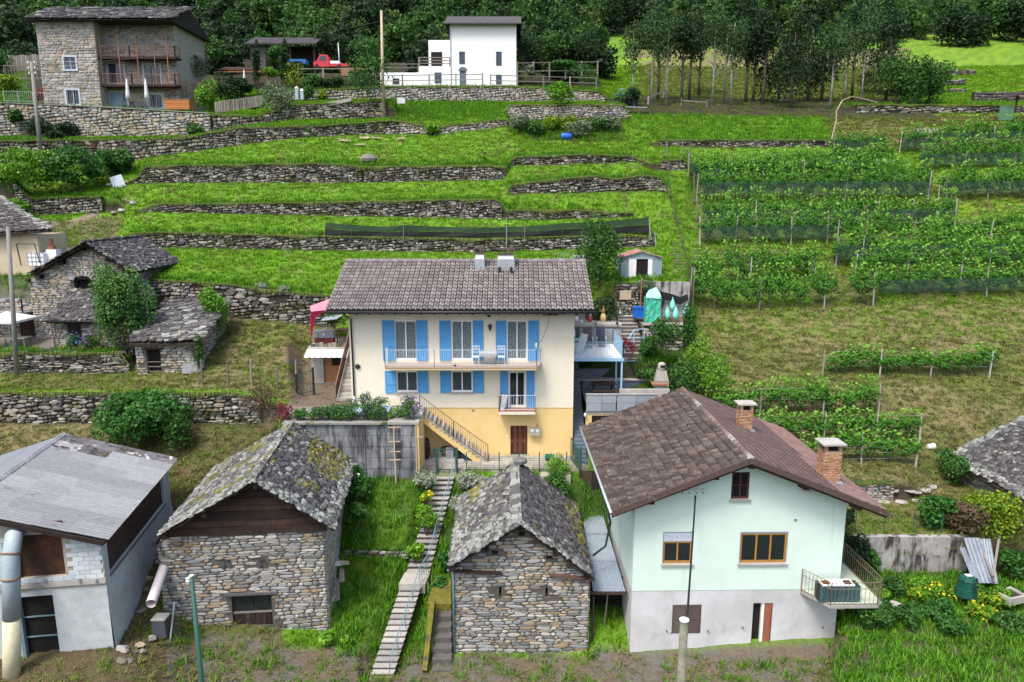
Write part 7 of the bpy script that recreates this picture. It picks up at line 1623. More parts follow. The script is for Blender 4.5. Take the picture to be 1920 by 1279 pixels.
# ------------------------------------------------------------------ cottages on the left
def bz(px, py, Y, o): q = P(px, py, Y); return q.x-o.x, q.z-o.z
def dmat(c, b, rg): return M_SLABD if rg.random() < .8 else (M_SLABL if rg.random() < .25 else M_SLAB)
A0 = Vector((P(69, 642, 47).x, 47.0, -9.3)); ra = math.radians(1)
eL_ = bl(A0, ra, 54, 514, -.4); eR_ = bl(A0, ra, 249, 511, -.4); ax_ = bl(A0, ra, 160, 455, -.4); wA = bl(A0, ra, 245, 560)[0]
sm = []
a = bl(A0, ra, 153, 544); b = bl(A0, ra, 176, 521); sm.append((a[0]-.45, b[0]-.1, a[1], b[1]))
for px, py in ((119, 492), (78, 519), (158, 466)):
 a = bl(A0, ra, px, py); sm.append((a[0]-.16, a[0]+.16, a[1]-.14, a[1]+.14))
ca, rfa, topa = mk_barn('stone cottage with an arched gable opening, second building from the left behind the ash tree', A0, ra, wA, 6.5, *eL_, *eR_, *ax_, [], 61, small=sm, lm=dmat, rm=dmat, ovF=.4, nm='stone_cottage', cat='house', wmat=M_LIGHTW)
ar = sm[0]; xm = (ar[0]+ar[1])/2; rr_ = (ar[1]-ar[0])/2
for i in range(9):
 t_ = PI*(i+.5)/9; k = MB(); c_ = Vector((xm+math.cos(t_)*(rr_+.10), -.05, ar[3]-.12+math.sin(t_)*(rr_*.62+.05))); k.bar(c_-Vector((math.cos(t_), 0, math.sin(t_)))*.16, c_+Vector((math.cos(t_), 0, math.sin(t_)))*.16, .16, .10, (0, 1, 0)); k.build('arch_stone', M_LIGHTW, ca)
m = MB(); m.prism([(xm+math.cos(t_)*rr_, -.01, ar[3]-.1+math.sin(t_)*rr_*.55) for t_ in np.linspace(0, PI, 10)], (0, .05, 0)); m.build('arch_void', M_VOID, ca)
o = Vector((P(-70, 642, 48).x, 48.0, -9.3)); x1 = P(71, 600, 48).x-o.x
t = thing('stone_wing', 'stone wing with a dark plank door and timber gallery, left of the arched cottage', 'house', o)
a = bz(42, 643, 48, o); b = bz(70, 588, 48, o); dh = (a[0], b[0]-.06, 0.02, b[1])
m = MB(); wall(m, 0, x1, -.4, 2.9, [dh], depth=.2); m.build('wall_core', M_MORT, t)
stone_face(t, [(0, 0, -.3, 2.9), (x1, 0, -.3, 2.9)], .42, .18, M_LIGHTW, Yv=48, depth=.04, holes=[dh], seed=62)
d = bx('door', M_WOODD, t, dh[0], dh[1], .1, .14, dh[2], dh[3])
for k in range(5): w = (dh[1]-dh[0])/5; bx('door_board', M_WOODD, d, dh[0]+k*w+.01, dh[0]+(k+1)*w-.01, .07, .1, .04, dh[3]-.03)
zg_ = bz(30, 587, 46.8, o)[1]; bx('gallery_floor', M_WOODG, t, 0, x1-.05, -1.3, 0, zg_-.12, zg_)
railing(t, [(0, -1.25, zg_), (x1-.1, -1.25, zg_), (x1-.1, -.05, zg_)], .95, M_METAL, .9, .02, rails=(1.0, .55, .12), pr=.03)
o = Vector((P(105, 656, 45).x, 45.0, -9.3)); x1 = P(245, 600, 45).x-o.x; zt = P(150, 600, 45).z-o.z; zr_ = P(150, 545, 46.9).z-o.z
t = thing('lean_to', 'low stone lean-to with a lichen-spotted dark roof in front of the arched cottage', 'shed', o)
a = bz(128, 630, 45, o); b = bz(151, 607, 45, o); wh = (a[0], b[0], a[1], b[1])
m = MB(); wall(m, 0, x1, -.3, zt, [wh], depth=.25); m.add([(x1, 0, -.3), (x1, 2, -.3), (x1, 2, zr_), (x1, 0, zt)], [(0, 1, 2, 3)]); m.add([(0, 0, -.3), (0, 2, -.3), (0, 2, zr_), (0, 0, zt)], [(0, 3, 2, 1)]); m.build('wall_core', M_MORT, t)
stone_face(t, [(0, 0, -.3, zt), (x1, 0, -.3, zt)], .42, .17, M_LIGHTW, Yv=45, depth=.04, holes=[wh], seed=63)
window(t, *wh, M_WOODD, 2, .12, M_GLASSD, .07); MB().bar((wh[0]-.15, -.03, wh[3]+.05), (wh[1]+.15, -.03, wh[3]+.05), .1, .12).build('lintel', M_WOODD, t)
xe0 = P(88, 598, 44.6).x-o.x; e0 = Vector((xe0, -.45, zt+.02)); vv = Vector((.35, 2.4, zr_-zt)); 
slab_roof(t, e0, (1, 0, 0), vv, x1-xe0+.3, vv.length, M_SLABD, 45, .28, .17, 64, mats=lambda c, b, rg: M_SLABD if rg.random() < .93 else M_SLABL, thick=.03)
m = MB(); v1 = e0+Vector((x1-xe0+.3, 0, 0)); m.add([e0-Vector((0, 0, .03)), v1-Vector((0, 0, .03)), v1+vv-Vector((0, 0, .03)), e0+vv-Vector((0, 0, .03)), e0-Vector((0, 0, .14)), v1-Vector((0, 0, .14))], [(0, 1, 2, 3), (4, 5, 1, 0)]); m.build('roof', M_ROOFD, t)
MB().tube([e0+Vector((-.3, -.05, -.02)), v1+Vector((0, -.05, -.04))], .06, 8).build('gutter', M_DARKM, t, True); MB().tube([(0.0, -.15, zt-.1), (.02, -.1, 0)], .04, 6).build('downpipe', M_RUST, t)
o = Vector((P(300, 711, 43.2).x, 43.2, gz(P(300, 711, 43.2).x, 43.2)-.2)); 
xr = P(366, 700, 43.2).x-o.x; xl = P(258, 700, 43.2).x-o.x; zt = P(340, 640, 43.2).z-o.z
t = thing('stone_hut', 'small rubble stone hut with a ragged slab roof, right of the ash tree', 'shed', o)
dh = (bz(278, 700, 43.2, o)[0], bz(304, 700, 43.2, o)[0], 0, bz(300, 655, 43.2, o)[1])
tp = lambda x: zt+.25+(-.0)*x
m = MB(); wall(m, xl, xr, -.4, zt, [dh], depth=.35); m.add([(xr, 0, -.4), (xr+.15, 5.2, -.4), (xr+.15, 5.2, zt+1.7), (xr, 0, zt)], [(0, 1, 2, 3)]); m.add([(xl, 0, -.4), (xl, 5, -.4), (xl, 5, zt+1.6), (xl, 0, zt)], [(0, 3, 2, 1)]); m.build('wall_core', M_MORT, t)
stone_face(t, [(xl, 0, -.3, zt), (xr, 0, -.3, zt)], .38, .16, M_LIGHTW, Yv=43, depth=.05, holes=[(dh[0]-xl, dh[1]-xl, dh[2]-.4, dh[3])], seed=65)
stone_face(t, [(xr, 0, -.3, zt), (xr+.15, 4.8, -.3, zt+1.4)], .38, .16, M_LIGHTW, Yv=45, depth=.05, seed=66)
bx('doorway', M_VOID, t, dh[0], dh[1], .3, .33, dh[2], dh[3]); bx('lintel', M_WOODD, t, dh[0]-.2, dh[1]+.2, -.08, .3, dh[3], dh[3]+.12)
k = MB(); 
for z in (.3, .6, .9): k.box(dh[0], dh[1], .05, .09, z, z+.05)
k.build('low_gate', M_WOODG, t)
e0 = Vector((xl-.1, -.45, zt-.02)); vv = Vector((.0, 5.4, 1.75)); Wr = xr-xl+.5
slab_roof(t, e0, (1, 0, .03), vv, Wr, vv.length, M_SLAB, 44, .5, .24, 67, mats=lambda c, b, rg: (M_SLABD if rg.random() < .6 else M_SLAB) if rg.random() < .85 else M_SLABL, thick=.07)
m = MB(); v1 = e0+Vector((Wr, 0, 0)); dz = Vector((0, 0, .04)); m.add([e0-dz, v1-dz, v1+vv-dz, e0+vv-dz, e0-dz*4, v1-dz*4, v1+vv-dz*4, e0+vv-dz*4], [(0, 1, 2, 3), (4, 5, 1, 0), (5, 6, 2, 1), (7, 6, 5, 4)]); m.build('roof', M_ROOFD, t)
q = P(352, 704, 42.6); 
for i, (px, w, h, a) in enumerate(((350, .55, .6, .2), (360, .5, .7, .35), (369, .4, .75, .45))):
 q = P(px, 712, 42.7); m = MB(); m.box(-w/2, w/2, -.05, .02, 0, h); o_ = m.build('stone_slab', M_SLABL if i else M_BARN); o_.location = (q.x, 42.75+.08*i, gz(q.x, 42.8)); o_.rotation_euler = (-.35, a*.6, .1); tag(o_, ('pinkish stone slab, leftmost of three leaning on the hut', 'pale stone slab, middle of three leaning on the hut', 'tall pale stone slab, rightmost of three leaning on the hut')[i], 'slab')
o = Vector((P(-150, 580, 50.5).x, 50.5, -9.2)); xr = P(76, 500, 50.5).x-o.x; zt = P(40, 440, 50.5).z-o.z
t = thing('plastered_house', 'beige plastered house with a dark slab roof, cut by the left edge', 'house', o)
m = MB(); m.box(0, xr, 0, 3.3, -.3, zt); m.build('wall', M_BEIGE, t)
e0 = P(-150, 446, 49.9)-o; e1 = P(97, 430, 50.0)-o; vt = P(-2, 369, 53.8)-o-e1; uu = e1-e0
slab_roof(t, e0, uu, vt, uu.length, vt.length, M_SLABD, 51, .36, .2, 68, mats=lambda c, b, rg: M_SLABL if c > uu.length-.35 else (M_SLABD if rg.random() < .9 else M_SLAB))
m = MB(); dz = Vector((0, 0, .05)); m.add([e0-dz, e1-dz, e1+vt-dz, e0+vt-dz, e0-dz*4, e1-dz*4, e1+vt-dz*4, e0+vt-dz*4], [(0, 1, 2, 3), (4, 5, 1, 0), (5, 6, 2, 1), (7, 6, 5, 4)]); m.build('roof', M_ROOFD, t)
def simple(name, label, cat, mt, loc, fn):
 m = MB(); fn(m); o = m.build(name, mt); o.location = loc; return tag(o, label, cat)
q = P(72, 495, 50.2); t = thing('water_tank', 'white caged plastic water tank between the beige house and the arched cottage', 'tank', (q.x, 50.0, q.z-.1))
bx('tank', M_WPAINT, t, -.55, .55, 0, .8, 0, .85); k = MB()
for i in range(5): k.bar((-.57+.285*i, -.02, -.05), (-.57+.285*i, -.02, .9), .025)
for z in (0, .3, .6, .88): k.bar((-.57, -.02, z), (.57, -.02, z), .025)
k.build('cage', M_METAL, t); k = MB(); k.bar((-1.0, -.1, 0), (-1.15, -.1, 1.5), .06); k.bar((-1.15, -.1, 1.5), (.1, -.1, 1.5), .05); k.bar((.3, -.1, .2), (.1, -.1, 1.5), .05); k.build('frame', M_IRON, t)
q = P(96, 490, 50.3); t = thing('garden_stove', 'small white outdoor oven with a red-brown chimney behind the arched cottage', 'oven', (q.x, 50.4, q.z-.2)); bx('body', M_WHITE, t, -.35, .35, 0, .6, 0, 1.0); bx('hood', M_TERRC, t, -.3, .1, .1, .5, 1.0, 1.25); bx('chimney', M_TERRC, t, -.2, 0, .2, .4, 1.25, 1.75)
q = P(10, 603, 45.2); t = thing('parasol', 'white square parasol at the left edge in front of the cottages', 'parasol', (q.x, 45.6, -9.2)); zz = P(10, 600, 45.2).z+9.2
k = MB(); k.add([(-1.4, -1.2, zz), (1.05, -1.2, zz), (1.05, 1.2, zz), (-1.4, 1.2, zz), (-.1, 0, zz+.5), (-1.4, -1.2, zz-.14), (1.05, -1.2, zz-.14), (1.05, 1.2, zz-.14)], [(0, 1, 4), (1, 2, 4), (2, 3, 4), (3, 0, 4), (5, 6, 1, 0), (6, 7, 2, 1)]); k.build('canopy', M_CANW, t); MB().bar((-.1, 0, 0), (-.1, 0, zz+.5), .05).build('pole', M_METAL, t)
q = P(25, 650, 45); t = thing('garden_table', 'grey table on the flagstone terrace at the left edge', 'table', (q.x, 45.2, -9.2)); bx('tabletop', M_WOODG, t, -.9, .9, -.4, .4, .7, .75)
for a in (-.8, .8):
 for b in (-.3, .3): MB().bar((a, b, 0), (a, b, .7), .06).build('leg', M_WOODG, t)
t = thing('terrace_paving', 'grey flagstone paving in front of the left cottages', 'paving', (P(-20, 655, 45).x, 44.15, -9.19)); x = 0
rg = random.Random(8)
for j in range(3):
 x = 0
 while x < 5.2: w = rg.uniform(.7, 1.2); bx('flagstone', M_SLAB, t, x+.01, x+w-.01, j*.9, j*.9+.88, 0, .03+.01*rg.random()); x += w
for i in range(26):
 px = 112+i*3.1; q = P(px, 656, 44.7); o_ = MB().tube([(0, -.2, 0), (0, .2, 0)], .075, 7).build('log', M_WOODM if i % 3 else M_WOODL); o_.location = (q.x, 44.75, -9.12+.13*(i % 2)); tag(o_, 'split log in the low woodpile at the foot of the stone lean-to', 'log', 'logs of the low woodpile')
for i, (px, py) in enumerate(((380, 727), (429, 727), (472, 725), (521, 732), (556, 724))):
 g_ = GP(px, py, 41); h = (1.55, 1.5, 1.5, 1.3, 1.6)[i]; o_ = MB().tube([(0, 0, -.2), (.03, 0, h)], .055, 7).build('fence_post', M_WOODG); o_.location = g_; tag(o_, 'grey post at the foot of the dry meadow, '+('first from the left beside the hut', 'second from the left', 'third from the left', 'fourth from the left', 'fifth, by the garden gate')[i], 'post')
def pole(name, label, px0, py0, px1, py1, Y, r, mt, ins=0):
 a = P(px0, py0, Y); b = P(px1, py1, Y); t = thing(name, label, 'pole', b); MB().tube([(0, 0, -.5), a-b], [r*1.2, r*.8], 9).build('shaft', mt, t, True)
 for i in range(ins):
  z = (a-b).z-.15-.45*(i//2); x = (a-b).x+(-.28 if i % 2 else .28); MB().lathe([(.04, 0), (.085, .03), (.07, .1), (.09, .15), (.03, .2)], 8, (x, -.05, z)).build('insulator', M_INS, t)
 if ins:
  k = MB(); 
  for i in range(ins//2): k.bar(((a-b).x-.3, -.02, (a-b).z-.15-.45*i), ((a-b).x+.3, -.02, (a-b).z-.15-.45*i), .04)
  k.build('crossarm', M_IRON, t)
 return t
pole('utility_pole', 'tall grey metal pole at the left edge in front of the cottages', 15, 425, 31, 706, 43, .13, mat('pole_grey', [(.24, .235, .21)], var=.2), 0)
pole('utility_pole', 'grey pole with white insulators in front of the stone house', 59, 116, 79, 312, 68, .17, mat('pole_grey', []), 6)
pole('utility_pole', 'pale wooden pole beside the young tree, left of the white house', 715, 20, 719, 222, 76.8, .15, M_WOODL)
pole('thin_pole', 'thin grey pole behind the red van', 634, 80, 637, 128, 96, .08, M_METAL)
def cable(pts, r, label):
 V = []
 for a, b in zip(pts, pts[1:]):
  for f in np.linspace(0, 1, 9): V.append(a.lerp(b, f)-Vector((0, 0, .6*math.sin(PI*f))))
 o = MB().tube(V, r, 4).build('cable', M_IRON); tag(o, label, 'cable')
cable([P(60, 125, 68), P(716, 40, 76.8)], .02, 'thin power cable from the insulator pole to the pale wooden pole')
cable([P(62, 130, 68), P(-60, 260, 50)], .02, 'thin power cable running left out of the picture from the insulator pole')
# ------------------------------------------------------------------ upper stone house
o = Vector((P(85, 205, 78).x, 78.0, P(85, 205, 78).z-.3)); s = 78/FPX
def up_(px, py, Y=78.0): q = P(px, py, Y); return q.x-o.x, q.z-o.z
def urect(a, b, c, d, Y=78.0): p_ = up_(a, d, Y); q_ = up_(c, b, Y); return (p_[0], q_[0], p_[1], q_[1])
t = thing('stone_house', 'tall stone house with balconies and grey window surrounds at the upper left', 'house', o)
zt = up_(85, 38)[1]; xt = up_(183, 120)[0]; xe = up_(331, 120, 79.6)[0]; x0w = up_(183, 120, 79.6)[0]
hs1 = [urect(122, 107, 141, 131), urect(127, 169, 147, 196)]; hs2 = [urect(205, 118, 231, 158, 79.6), urect(273, 121, 299, 160, 79.6), urect(209, 173, 236, 200, 79.6), urect(281, 177, 304, 203, 79.6)]
m = MB(); wall(m, 0, xt, -.5, zt, hs1, depth=.2); m.add([(xt, 0, -.5), (xt, 2, -.5), (xt, 2, zt), (xt, 0, zt)], [(0, 1, 2, 3)]); m.add([(0, 0, -.5), (0, 9, -.5), (0, 9, zt), (0, 0, zt)], [(0, 3, 2, 1)]); wall(m, x0w-.2, xe, -.5, zt, hs2, depth=.2, M=Matrix.Translation((0, 1.6, 0))); m.add([(xe, 1.6, -.5), (xe, 9, -.5), (xe, 9, zt), (xe, 1.6, zt)], [(0, 1, 2, 3)]); m.build('wall_core', M_MORTL, t)
stone_face(t, [(0, 0, -.3, zt), (xt, 0, -.3, zt)], .5, .26, M_LIGHTW, Yv=78, depth=.045, holes=hs1, seed=71)
stone_face(t, [(x0w, 1.6, -.3, zt), (xe, 1.6, -.3, zt)], .5, .26, M_LIGHTW, Yv=79, depth=.045, holes=[(a-x0w, b-x0w, c, d) for a, b, c, d in hs2], seed=72)
M_SURR = mat('grey_surround', [(.50, .56, .64)], var=.08)
def surround(h, y):
 x0, x1, z0, z1 = h; k = MB(); w = .16; k.box(x0-w, x0, y-.07, y, z0, z1); k.box(x1, x1+w, y-.07, y, z0, z1); k.box(x0-w, x1+w, y-.07, y, z1, z1+w); k.box(x0-w, x1+w, y-.09, y, z0-.12, z0); k.build('surround', M_SURR, t)
for h, b in zip(hs1, (2, 0)): surround(h, 0); window(t, *h, M_SURR, 2, .1, M_GLASSB, .06, bars=b)
for i, h in enumerate(hs2):
 surround(h, 1.6); f = window(t, *h, M_SURR, 2, .1, M_GLASSB, .06, M=Matrix.Translation((0, 1.6, 0)), bars=1 if i < 2 else 0)
f = bx('shutter', mat('blue_grey_shutter', [(.25, .36, .46)], var=.1), t, hs2[2][0]+.05, hs2[2][1]-.35, 1.62, 1.67, hs2[2][2], hs2[2][3])
k = MB()
for h in (hs1[1], hs2[3]):
 for i in range(6): x = h[0]+(h[1]-h[0])*(i+.5)/6; k.bar((x, -.03 if h is hs1[1] else 1.57, h[2]), (x, -.03 if h is hs1[1] else 1.57, h[3]), .025)
k.build('window_bars', M_METAL, t)
for py, nm_ in ((158, 'balcony'), (106, 'upper_balcony')):
 z = up_(200, py, 78.3)[1]; xb = up_(330, py, 78.3)[0]; b_ = bx('balcony', M_WOODD, t, xt-.15, xb, .3, 1.6, z-.22, z)
 railing(b_, [(xt-.1, 1.5, z), (xt-.1, .35, z), (xt+3.2, .35, z), (xb-.1, .35, z), (xb-.1, 1.5, z)], 1.05, M_RUST, .22, .022, pr=.04)
for px in (194, 228, 262, 294, 318): x, z = up_(px, 158, 78.3); k = MB(); k.bar((x, .32, z), (x, .32, up_(px, 60, 78.3)[1]), .07); k.build('balcony_post', M_WOODM, t)
slab_roof(t, (-.6, -.7, zt), (1, 0, 0), (0, 5, 2.2), xe+1.2, 5.6, M_SLAB, 78, .7, .4, 73, mats=dmat, thick=.08)
m = MB(); m.add([(-.6, -.7, zt-.1), (xe+.6, -.7, zt-.1), (xe+.6, 4.5, zt+2.1), (-.6, 4.5, zt+2.1), (-.6, 10, zt-.1), (xe+.6, 10, zt-.1)], [(0, 1, 2, 3), (3, 2, 5, 4), (0, 3, 4), (1, 5, 2), (0, 4, 5, 1)]); m.build('roof', M_ROOFD, t)
zt_ = P(200, 205, 77).z
for px, lb in ((242, 'closed white parasol on the stone house terrace, left one'), (277, 'closed white parasol on the stone house terrace, right one')):
 q = P(px, 200, 77.0); u = thing('parasol', lb, 'parasol', (q.x, 77.0, zt_)); MB().tube([(0, 0, 0), (0, 0, 1.2)], .04, 6).build('pole', M_METAL, u); MB().lathe([(.10, 1.0), (.24, 1.1), (.20, 1.5), (.13, 2.4), (.03, 3.0)], 9).build('folded_canopy', M_CANW, u, True)
q = P(459, 160, 86); u = thing('parasol', 'closed white parasol beside the dark laurel', 'parasol', (q.x, 86, q.z)); MB().tube([(0, 0, -.8), (0, 0, .4)], .04, 6).build('pole', M_METAL, u); MB().lathe([(.10, 0), (.2, .1), (.12, 1.1), (.03, 1.7)], 8).build('folded_canopy', M_CANW, u, True)
a = P(309, 205, 76.9); b = P(354, 187, 76.9); u = thing('hot_tub', 'orange-brown timber tub box on the terrace right of the stone house', 'tub', (a.x, 76.9, a.z))
for k in range(5): h = (b.z-a.z)/5; bx('board', mat('orange_timber', [(.50, .20, .07), (.44, .17, .06), (.56, .24, .09)], rnd=True, var=.15), u, 0, b.x-a.x, 0, 1.4, k*h, (k+1)*h-.02)
bx('cover', M_WOODM, u, -.08, b.x-a.x+.08, -.05, 1.5, b.z-a.z, b.z-a.z+.08)
for i, px in enumerate((231, 247, 261, 272)): q = P(px, 203, 77); u = thing('terrace_chair', 'low dark chair by the closed white parasols', 'chair', (q.x, 77, zt_), 0, 'dark chairs on the stone house terrace'); bx('seat', M_DGREY, u, -.3, .3, -.25, .25, .3, .36); bx('backrest', M_DGREY, u, -.3, .3, .2, .25, .36, .8); k = MB(); k.box(-.28, -.24, -.2, -.16, 0, .3); k.box(.24, .28, -.2, -.16, 0, .3); k.box(-.28, -.24, .16, .2, 0, .3); k.box(.24, .28, .16, .2, 0, .3); k.build('frame', M_IRON, u)
def rfence(px0, px1, py0, py1, Y0, Y1, label, h, mt, sp, rails=(1.0, .12), r=.02, pr=.03, name='railing_fence', npost=4, wide=0):
 a = P(px0, py0, Y0); b = P(px1, py1, Y1); t = thing(name, label, 'fence', a); d = b-a
 for i in range(npost+1): p = d*(i/npost); MB().bar(p, p+Vector((0, 0, h*1.03)), pr*2).build('post', mt, t)
 for kx in rails: MB().bar(Vector((0, 0, h*kx)), d+Vector((0, 0, h*kx)), r*2, r*2.2).build('rail', mt, t)
 if sp:
  n = int(d.length/sp)
  if wide:
   for i in range(n): p = d*((i+.5)/n)+Vector((0, -.03, 0)); MB().box(p.x-wide/2, p.x+wide/2, p.y-.015, p.y+.015, p.z+.03, p.z+h*(1+.05*math.sin(i*5))).build('picket', mt, t)
  else:
   k = MB()
   for i in range(n): p = d*((i+.5)/n); k.bar(p+Vector((0, 0, .05)), p+Vector((0, 0, h)), r)
   k.build('bars', mt, t)
 return t
rfence(8, 118, 191, 195, 76.5, 76.5, 'thin metal railing on top of the big pale retaining wall', 1.05, M_METAL, .2, r=.016)
rfence(10, 90, 150, 150, 83, 83, 'dark wooden railing on the upper level left of the stone house', 1.5, M_WOODG, .3, r=.04)
rfence(5, 90, 135, 132, 86, 86, 'tall dark plank screen left of the stone house', 1.7, M_WOODG, .26, wide=.24, name='plank_fence')
rfence(332, 402, 172, 178, 80, 80, 'brown railing of the side stair right of the stone house', 1.1, M_RUST, .22, r=.03)
rfence(404, 492, 213, 200, 77, 78, 'weathered paling fence right of the timber tub', 1.1, M_WOODG, .17, wide=.13, name='paling_fence')
rfence(318, 380, 196, 168, 79.2, 81, 'dark sloping stair rail below the olive tree', 1.0, M_IRON, .25, r=.02)
rfence(560, 700, 150, 150, 88.4, 88.4, 'timber rail fence in front of the parked red van', 1.3, M_WOODG, 0, rails=(.95, .5), r=.035, pr=.09, npost=3)
rfence(705, 905, 163, 160, 88.6, 88.6, 'two-rail timber fence in front of the left half of the white house', 1.3, M_WOODG, 0, rails=(.95, .5), r=.035, pr=.07, npost=4)
rfence(920, 1118, 162, 167, 88.6, 88.6, 'two-rail timber fence right of the white house', 1.3, M_WOODG, 0, rails=(.95, .5), r=.035, pr=.08, npost=4)
rfence(970, 1120, 150, 148, 92, 92, 'timber pergola posts and rails beside the white house', 2.0, M_WOODG, 0, rails=(.98, .5), r=.04, pr=.09, npost=5, name='pergola')
rfence(1215, 1243, 196, 184, 83, 84, 'leaning grey fence rail left of the wood strip', .8, M_WOODG, 0, rails=(.9,), r=.06, pr=.08, npost=1)
rfence(1277, 1325, 200, 203, 83, 83, 'broken grey rail at the edge of the wood strip', .9, M_WOODG, 0, rails=(.7,), r=.06, pr=.06, npost=1)
a = P(410, 133, 88); u = thing('pergola', 'brown timber pergola roof right of the stone house', 'pergola', (a.x, 88, a.z)); w_ = P(500, 133, 88).x-a.x
for i in range(9): k = MB(); k.bar((w_*i/8, 0, 0), (w_*i/8, 2.2, .7), .10, .14); k.build('rafter', M_WOODM, u)
bx('beam', M_WOODM, u, -.2, w_+.2, -.05, .08, -.16, -.01); m = MB(); m.add([(-.2, -.1, .1), (w_+.2, -.1, .1), (w_+.2, 2.4, .85), (-.2, 2.4, .85)], [(0, 1, 2, 3)]); m.build('roof_sheet', M_WOODD, u)
for x in (0, w_): bx('post', M_WOODM, u, x-.08, x+.08, -.06, .1, -2.8, -.17)
a = P(538, 124, 92); u = thing('trailer', 'blue flat trailer parked left of the red van', 'trailer', (a.x, 92, a.z)); bx('body', mat('trailer_blue', [(.04, .16, .42)]), u, 0, 2.3, 0, 1.4, .3, .8)
for x in (.5, 1.7): MB().tube([(x, -.06, .28), (x, .1, .28)], .28, 12).build('wheel', M_RUBB, u)
a = P(588, 129, 94); u = thing('van', 'small red three-wheeled van parked above the garden wall', 'van', (a.x, 94, a.z))
m = MB(); m.prism([(0, 0, .25), (1.95, 0, .25), (1.95, 0, 1.1), (1.75, 0, 1.65), (.85, 0, 1.7), (.45, 0, .95), (0, 0, .8)], (0, 1.4, 0)); m.build('body', M_CARRED, u)
m = MB(); m.prism([(.72, -.02, .98), (1.6, -.02, .98), (1.6, -.02, 1.5), (.95, -.02, 1.52)], (0, .015, 0)); m.build('side_window', M_GLASSB, u)
bx('cargo_bed', M_CARRED, u, 2.0, 4.2, 0, 1.4, .3, .62); bx('load_cover', M_WPAINT, u, 2.05, 3.2, .1, 1.3, .63, .95)
for x in (.4, 3.2): MB().tube([(x, -.05, .27), (x, .12, .27)], .27, 12).build('wheel', M_RUBB, u)
simple('orange_crate', 'orange-brown crate standing right of the red van', 'crate', M_TERRC, P(640, 142, 90), lambda m: m.box(0, 1.0, 0, .8, 0, .9).box(1.05, 2.1, 0, .8, .5, .9))
a = P(500, 122, 97); u = thing('barn_shed', 'dark open shed behind the blue trailer, upper edge', 'shed', (a.x, 97, a.z-1)); wd = P(590, 122, 97).x-a.x
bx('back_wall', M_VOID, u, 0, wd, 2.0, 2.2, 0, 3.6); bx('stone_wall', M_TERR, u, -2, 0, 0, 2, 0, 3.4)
for x in (0, wd/2, wd): bx('post', M_WOODD, u, x-.1, x+.1, 0, .2, 0, 3.4)
m = MB(); m.add([(-2.4, -.6, 3.4), (wd+.5, -.6, 3.4), (wd+.5, 3, 4.8), (-2.4, 3, 4.8), (-2.4, -.6, 3.55), (wd+.5, -.6, 3.55), (wd+.5, 3, 4.95), (-2.4, 3, 4.95)], [(0, 1, 5, 4), (4, 5, 6, 7), (3, 2, 1, 0)]); m.build('roof', M_SLABD, u)
o = Vector((P(845, 162, 92).x, 92.0, P(845, 162, 92).z-.4))
def wp(px, py, Y=92.0): q = P(px, py, Y); return q.x-o.x, q.z-o.z
def wrect(a, b, c, d, Y=92.0): p_ = wp(a, d, Y); q_ = wp(c, b, Y); return (p_[0], q_[0], p_[1], q_[1])
t = thing('white_house', 'modern white rendered house with dark windows at the top of the slope', 'house', o)
xe = wp(968, 120)[0]; zt = wp(900, 45)[1]; hs = [wrect(861, 97, 872, 121), wrect(930, 97, 941, 124), wrect(862, 131, 874, 158), wrect(930, 140, 941, 159)]
hs[2] = (hs[2][0], hs[2][1], .1, hs[2][3])
m = MB(); wall(m, 0, xe, -.5, zt, hs, depth=.2); m.add([(xe, 0, -.5), (xe, 8, -.5), (xe, 8, zt), (xe, 0, zt)], [(0, 1, 2, 3)]); m.add([(0, 0, -.5), (0, 8, -.5), (0, 8, zt), (0, 0, zt)], [(0, 3, 2, 1)])
xl = wp(785, 120)[0]; h5 = wrect(815, 136, 828, 157); zm = wp(800, 124)[1]; wall(m, xl, -.001, -.5, zm, [h5], depth=.2, M=Matrix.Translation((0, .02, 0))); m.add([(xl, 0.02, -.5), (xl, 6, -.5), (xl, 6, zm), (xl, 0.02, zm)], [(0, 3, 2, 1)]); m.add([(xl, .02, zm), (0, .02, zm), (0, 6, zm), (xl, 6, zm)], [(0, 1, 2, 3)])
xw = wp(712, 150)[0]; zl_ = wp(740, 135)[1]; h6 = wrect(735, 146, 748, 158); wall(m, xw, xl-.001, -.5, zl_, [h6], depth=.2, M=Matrix.Translation((0, .4, 0))); m.add([(xw, .4, zl_), (xl, .4, zl_), (xl, 5, zl_), (xw, 5, zl_)], [(0, 1, 2, 3)])
m.build('wall', M_WHITE, t)
for h in hs[:2]+hs[3:]: window(t, *h, M_DBLUE, 1, .1, M_GLASSB, .07, bars=1)
window(t, *h5, M_DBLUE, 2, .1, M_GLASSB, .07); window(t, *h6, M_DBLUE, 1, .12, M_GLASSD, .07, M=Matrix.Translation((0, .38, 0)))
d = bx('door', M_DBLUE, t, hs[2][0], hs[2][1], .1, .15, hs[2][2], hs[2][3]); k = MB(); xm = (hs[2][0]+hs[2][1])/2; r = (hs[2][1]-hs[2][0])/2+.14
k.prism([(xm+math.cos(a)*r, -.03, hs[2][3]-.1+math.sin(a)*r*.8) for a in np.linspace(0, PI, 10)], (0, .05, 0)); k.build('door_arch', M_DBLUE, d)
k = MB(); 
for p_, q_ in (((-.6, -.6), (xe+.6, zt)),): k.add([(-.6, -.7, zt), (xe+.6, -.7, zt), (xe+.6, 4, zt+1.8), (-.6, 4, zt+1.8), (-.6, 8.6, zt), (xe+.6, 8.6, zt), (-.6, -.7, zt-.15), (xe+.6, -.7, zt-.15)], [(0, 1, 2, 3), (3, 2, 5, 4), (6, 7, 1, 0), (0, 3, 4), (1, 5, 2)])
k.build('roof', M_SLABD, t)
